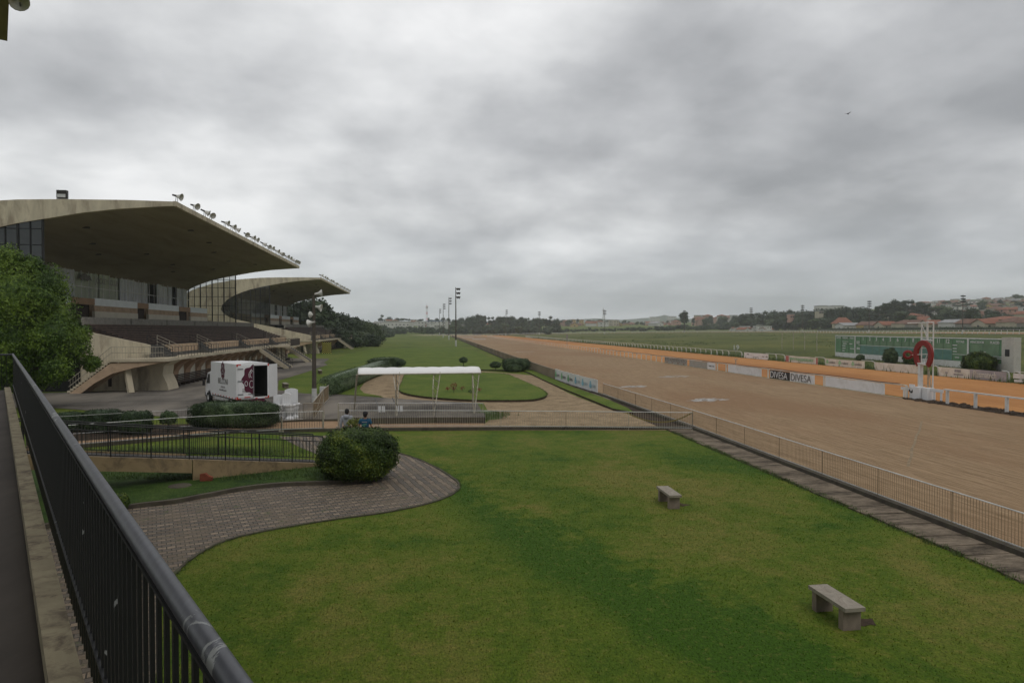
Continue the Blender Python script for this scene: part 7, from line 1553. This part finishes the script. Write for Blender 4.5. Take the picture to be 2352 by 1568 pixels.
bigb('long blue and white building in the left distance', 992, 900, 752, 738, 66, 'wallw', 'rgrey', D=30, name='factory')
r = bigb('blue signed wall in the left distance', 1000, 895, 742.5, 737.5, 40, 'wallw', 'rgrey', D=2, name='factory_wall'); r.children[0].data.materials[0] = mat('blue_paint', (0.05, 0.14, 0.42), 0.6)
bigb('grey rounded hangar roof in the left distance', 1075, 800, 752, 745, 42, 'wallg', 'rgrey', kind='flat', slope=2.0, D=20, name='hangar')
bigb('pale apartment block above the wooded rise, the left one', 1892, 760, 715, 702.5, 20, 'wallw', 'rgrey', D=14, name='apartment_block'); bigb('pale apartment block above the wooded rise, the right one', 1926, 780, 712, 702.5, 26, 'wallw', 'rgrey', D=14, name='apartment_block')
bigb('small pink tower house among the dark trees of the rise', 1820, 480, 733, 722, 10, 'wallp', 'rgrey', D=8, name='tower_house'); bigb('white house half hidden in the trees of the rise', 1886, 480, 722, 715, 10, 'wallc', 'rgrey', D=8, name='white_house')
bigb('pale tower blocks in the far centre distance, left', 1318, 1150, 748, 734, 9, 'wallo', 'tile', D=12, name='apartment_block'); bigb('pale yellow block in the far centre distance, right', 1336, 1150, 748, 735, 9, 'wallo', 'tile', D=12, name='apartment_block')
bigb('white flats on the distant ridge left of the tall tree', 1505, 1900, 738, 728, 20, 'wallw', 'rgrey', D=20, name='apartment_block'); bigb('white flats on the distant ridge beside the tall tree', 1545, 1900, 736, 726.5, 18, 'wallw', 'rgrey', D=20, name='apartment_block')
bigb('white house with a pink front on the right hillside', 2090, 640, 722, 710, 34, 'wallp', 'rgrey', D=10, name='white_house')
# unused prototypes must not stay at the origin
for q in hps + protos:
    if not q[1]:
        for ch in list(q[0].children): bpy.data.objects.remove(ch)
        bpy.data.objects.remove(q[0])
# ordinal labels for the repeats
ORD = ['first', 'second', 'third', 'fourth', 'fifth', 'sixth', 'seventh', 'eighth', 'ninth', 'tenth', 'eleventh', 'twelfth', 'thirteenth', 'fourteenth', 'fifteenth', 'sixteenth', 'seventeenth', 'eighteenth', 'nineteenth', 'twentieth']
TEN = {2: 'twenty', 3: 'thirty', 4: 'forty'}
def ordn(i):
    if i < 20: return ORD[i]
    t_, u_ = divmod(i + 1, 10); return (TEN[t_] + '-' + ORD[u_ - 1]) if u_ else {3: 'thirtieth', 4: 'fortieth', 5: 'fiftieth'}[t_]
byl = {}
for o in COL.objects:
    if o.parent is None and o.get('group') and str(o['group']).startswith(('trees ', 'houses ')): byl.setdefault(o['label'], []).append(o)
for lb, os_ in byl.items():
    if len(os_) < 2: continue
    wh = os_[0]['group'].split(' ', 1)[1]; de = lb[:-len(wh)].strip() if lb.endswith(wh) else lb
    def colx(o): c_, s_ = math.cos(-YAW), math.sin(-YAW); p_ = o.location; return (p_.x * c_ - p_.y * s_) / (p_.x * s_ + p_.y * c_)
    for i, o in enumerate(sorted(os_, key=colx)): o['label'] = '%s %s from the left %s' % (ordn(i), de, wh)
# far hills
def hills(name, x0, x1, dep, prof, m, base=735):
    mb = MB(); n = 60; vs = []
    for i in range(n + 1):
        x = x0 + (x1 - x0) * i / n; yt = interp(prof, x) + 0.8 * noise.noise(Vector((x * 0.07, 0, 0)))
        for k, (dd, f) in enumerate([(0.92, 0), (0.97, .75), (1.0, 1.0), (1.03, 0.6), (1.06, 0)]): p = C(x, dep * dd, 0); z = -20 + (ZD(yt, dep) + 20) * f; vs.append((p.x, p.y, z))
    mb.add(vs, [(i * 5 + k, (i + 1) * 5 + k, (i + 1) * 5 + k + 1, i * 5 + k + 1) for i in range(n) for k in range(4)]); return struct(mb.build(name, m, smooth=True))
hills('blue_hills', 1150, 1760, 3150, [(1150, 742), (1200, 736), (1240, 733), (1300, 735), (1370, 731), (1420, 735), (1470, 731), (1500, 729), (1527, 723), (1548, 729), (1600, 733), (1760, 738)], M['leaf_far'])
hills('distant_ridge', 800, 2400, 2300, [(800, 740), (1000, 740), (1200, 741), (1300, 739), (1450, 741), (1560, 737), (1650, 733), (1760, 730), (1850, 725), (2000, 720), (2400, 712)], M['leaf_far'])
# a bird
bd = thing('bird', 'small dark bird flying high in the right part of the sky', 'bird', C(1943, 60, ZD(265, 60)), 0.4); mb = MB(); mb.tube([(-0.16, 0, 0), (-0.05, 0, 0.01), (0.08, 0, 0.01), (0.16, 0, 0.02)], [0.01, 0.045, 0.04, 0.01], 6)
mb.add([(-0.05, 0, 0.02), (0.06, 0, 0.02), (0.02, 0.3, 0.09), (-0.05, 0.28, 0.09)], [(0, 1, 2, 3)]); mb.add([(-0.05, 0, 0.02), (0.06, 0, 0.02), (0.02, -0.3, 0.09), (-0.05, -0.28, 0.09)], [(3, 2, 1, 0)]); bdm = mb.build('body', M['black'], bd)
# ------------------------------------------------------------------ haze
hm = bpy.data.materials.new('haze'); hm.use_nodes = True; t = hm.node_tree; t.nodes.clear(); out = t.nodes.new('ShaderNodeOutputMaterial'); pv = t.nodes.new('ShaderNodeVolumePrincipled')
pv.inputs['Color'].default_value = (0.93, 0.965, 0.995, 1); pv.inputs['Density'].default_value = 0.00025; pv.inputs['Anisotropy'].default_value = 0.2; t.links.new(pv.outputs[0], out.inputs['Volume'])
mb = MB(); mb.bb(-2450, 3350, -420, 3650, -40, 175); hzb = mb.build('haze', hm); tag(hzb, 'thin pale haze filling the air over the whole place', 'haze', kind='stuff')
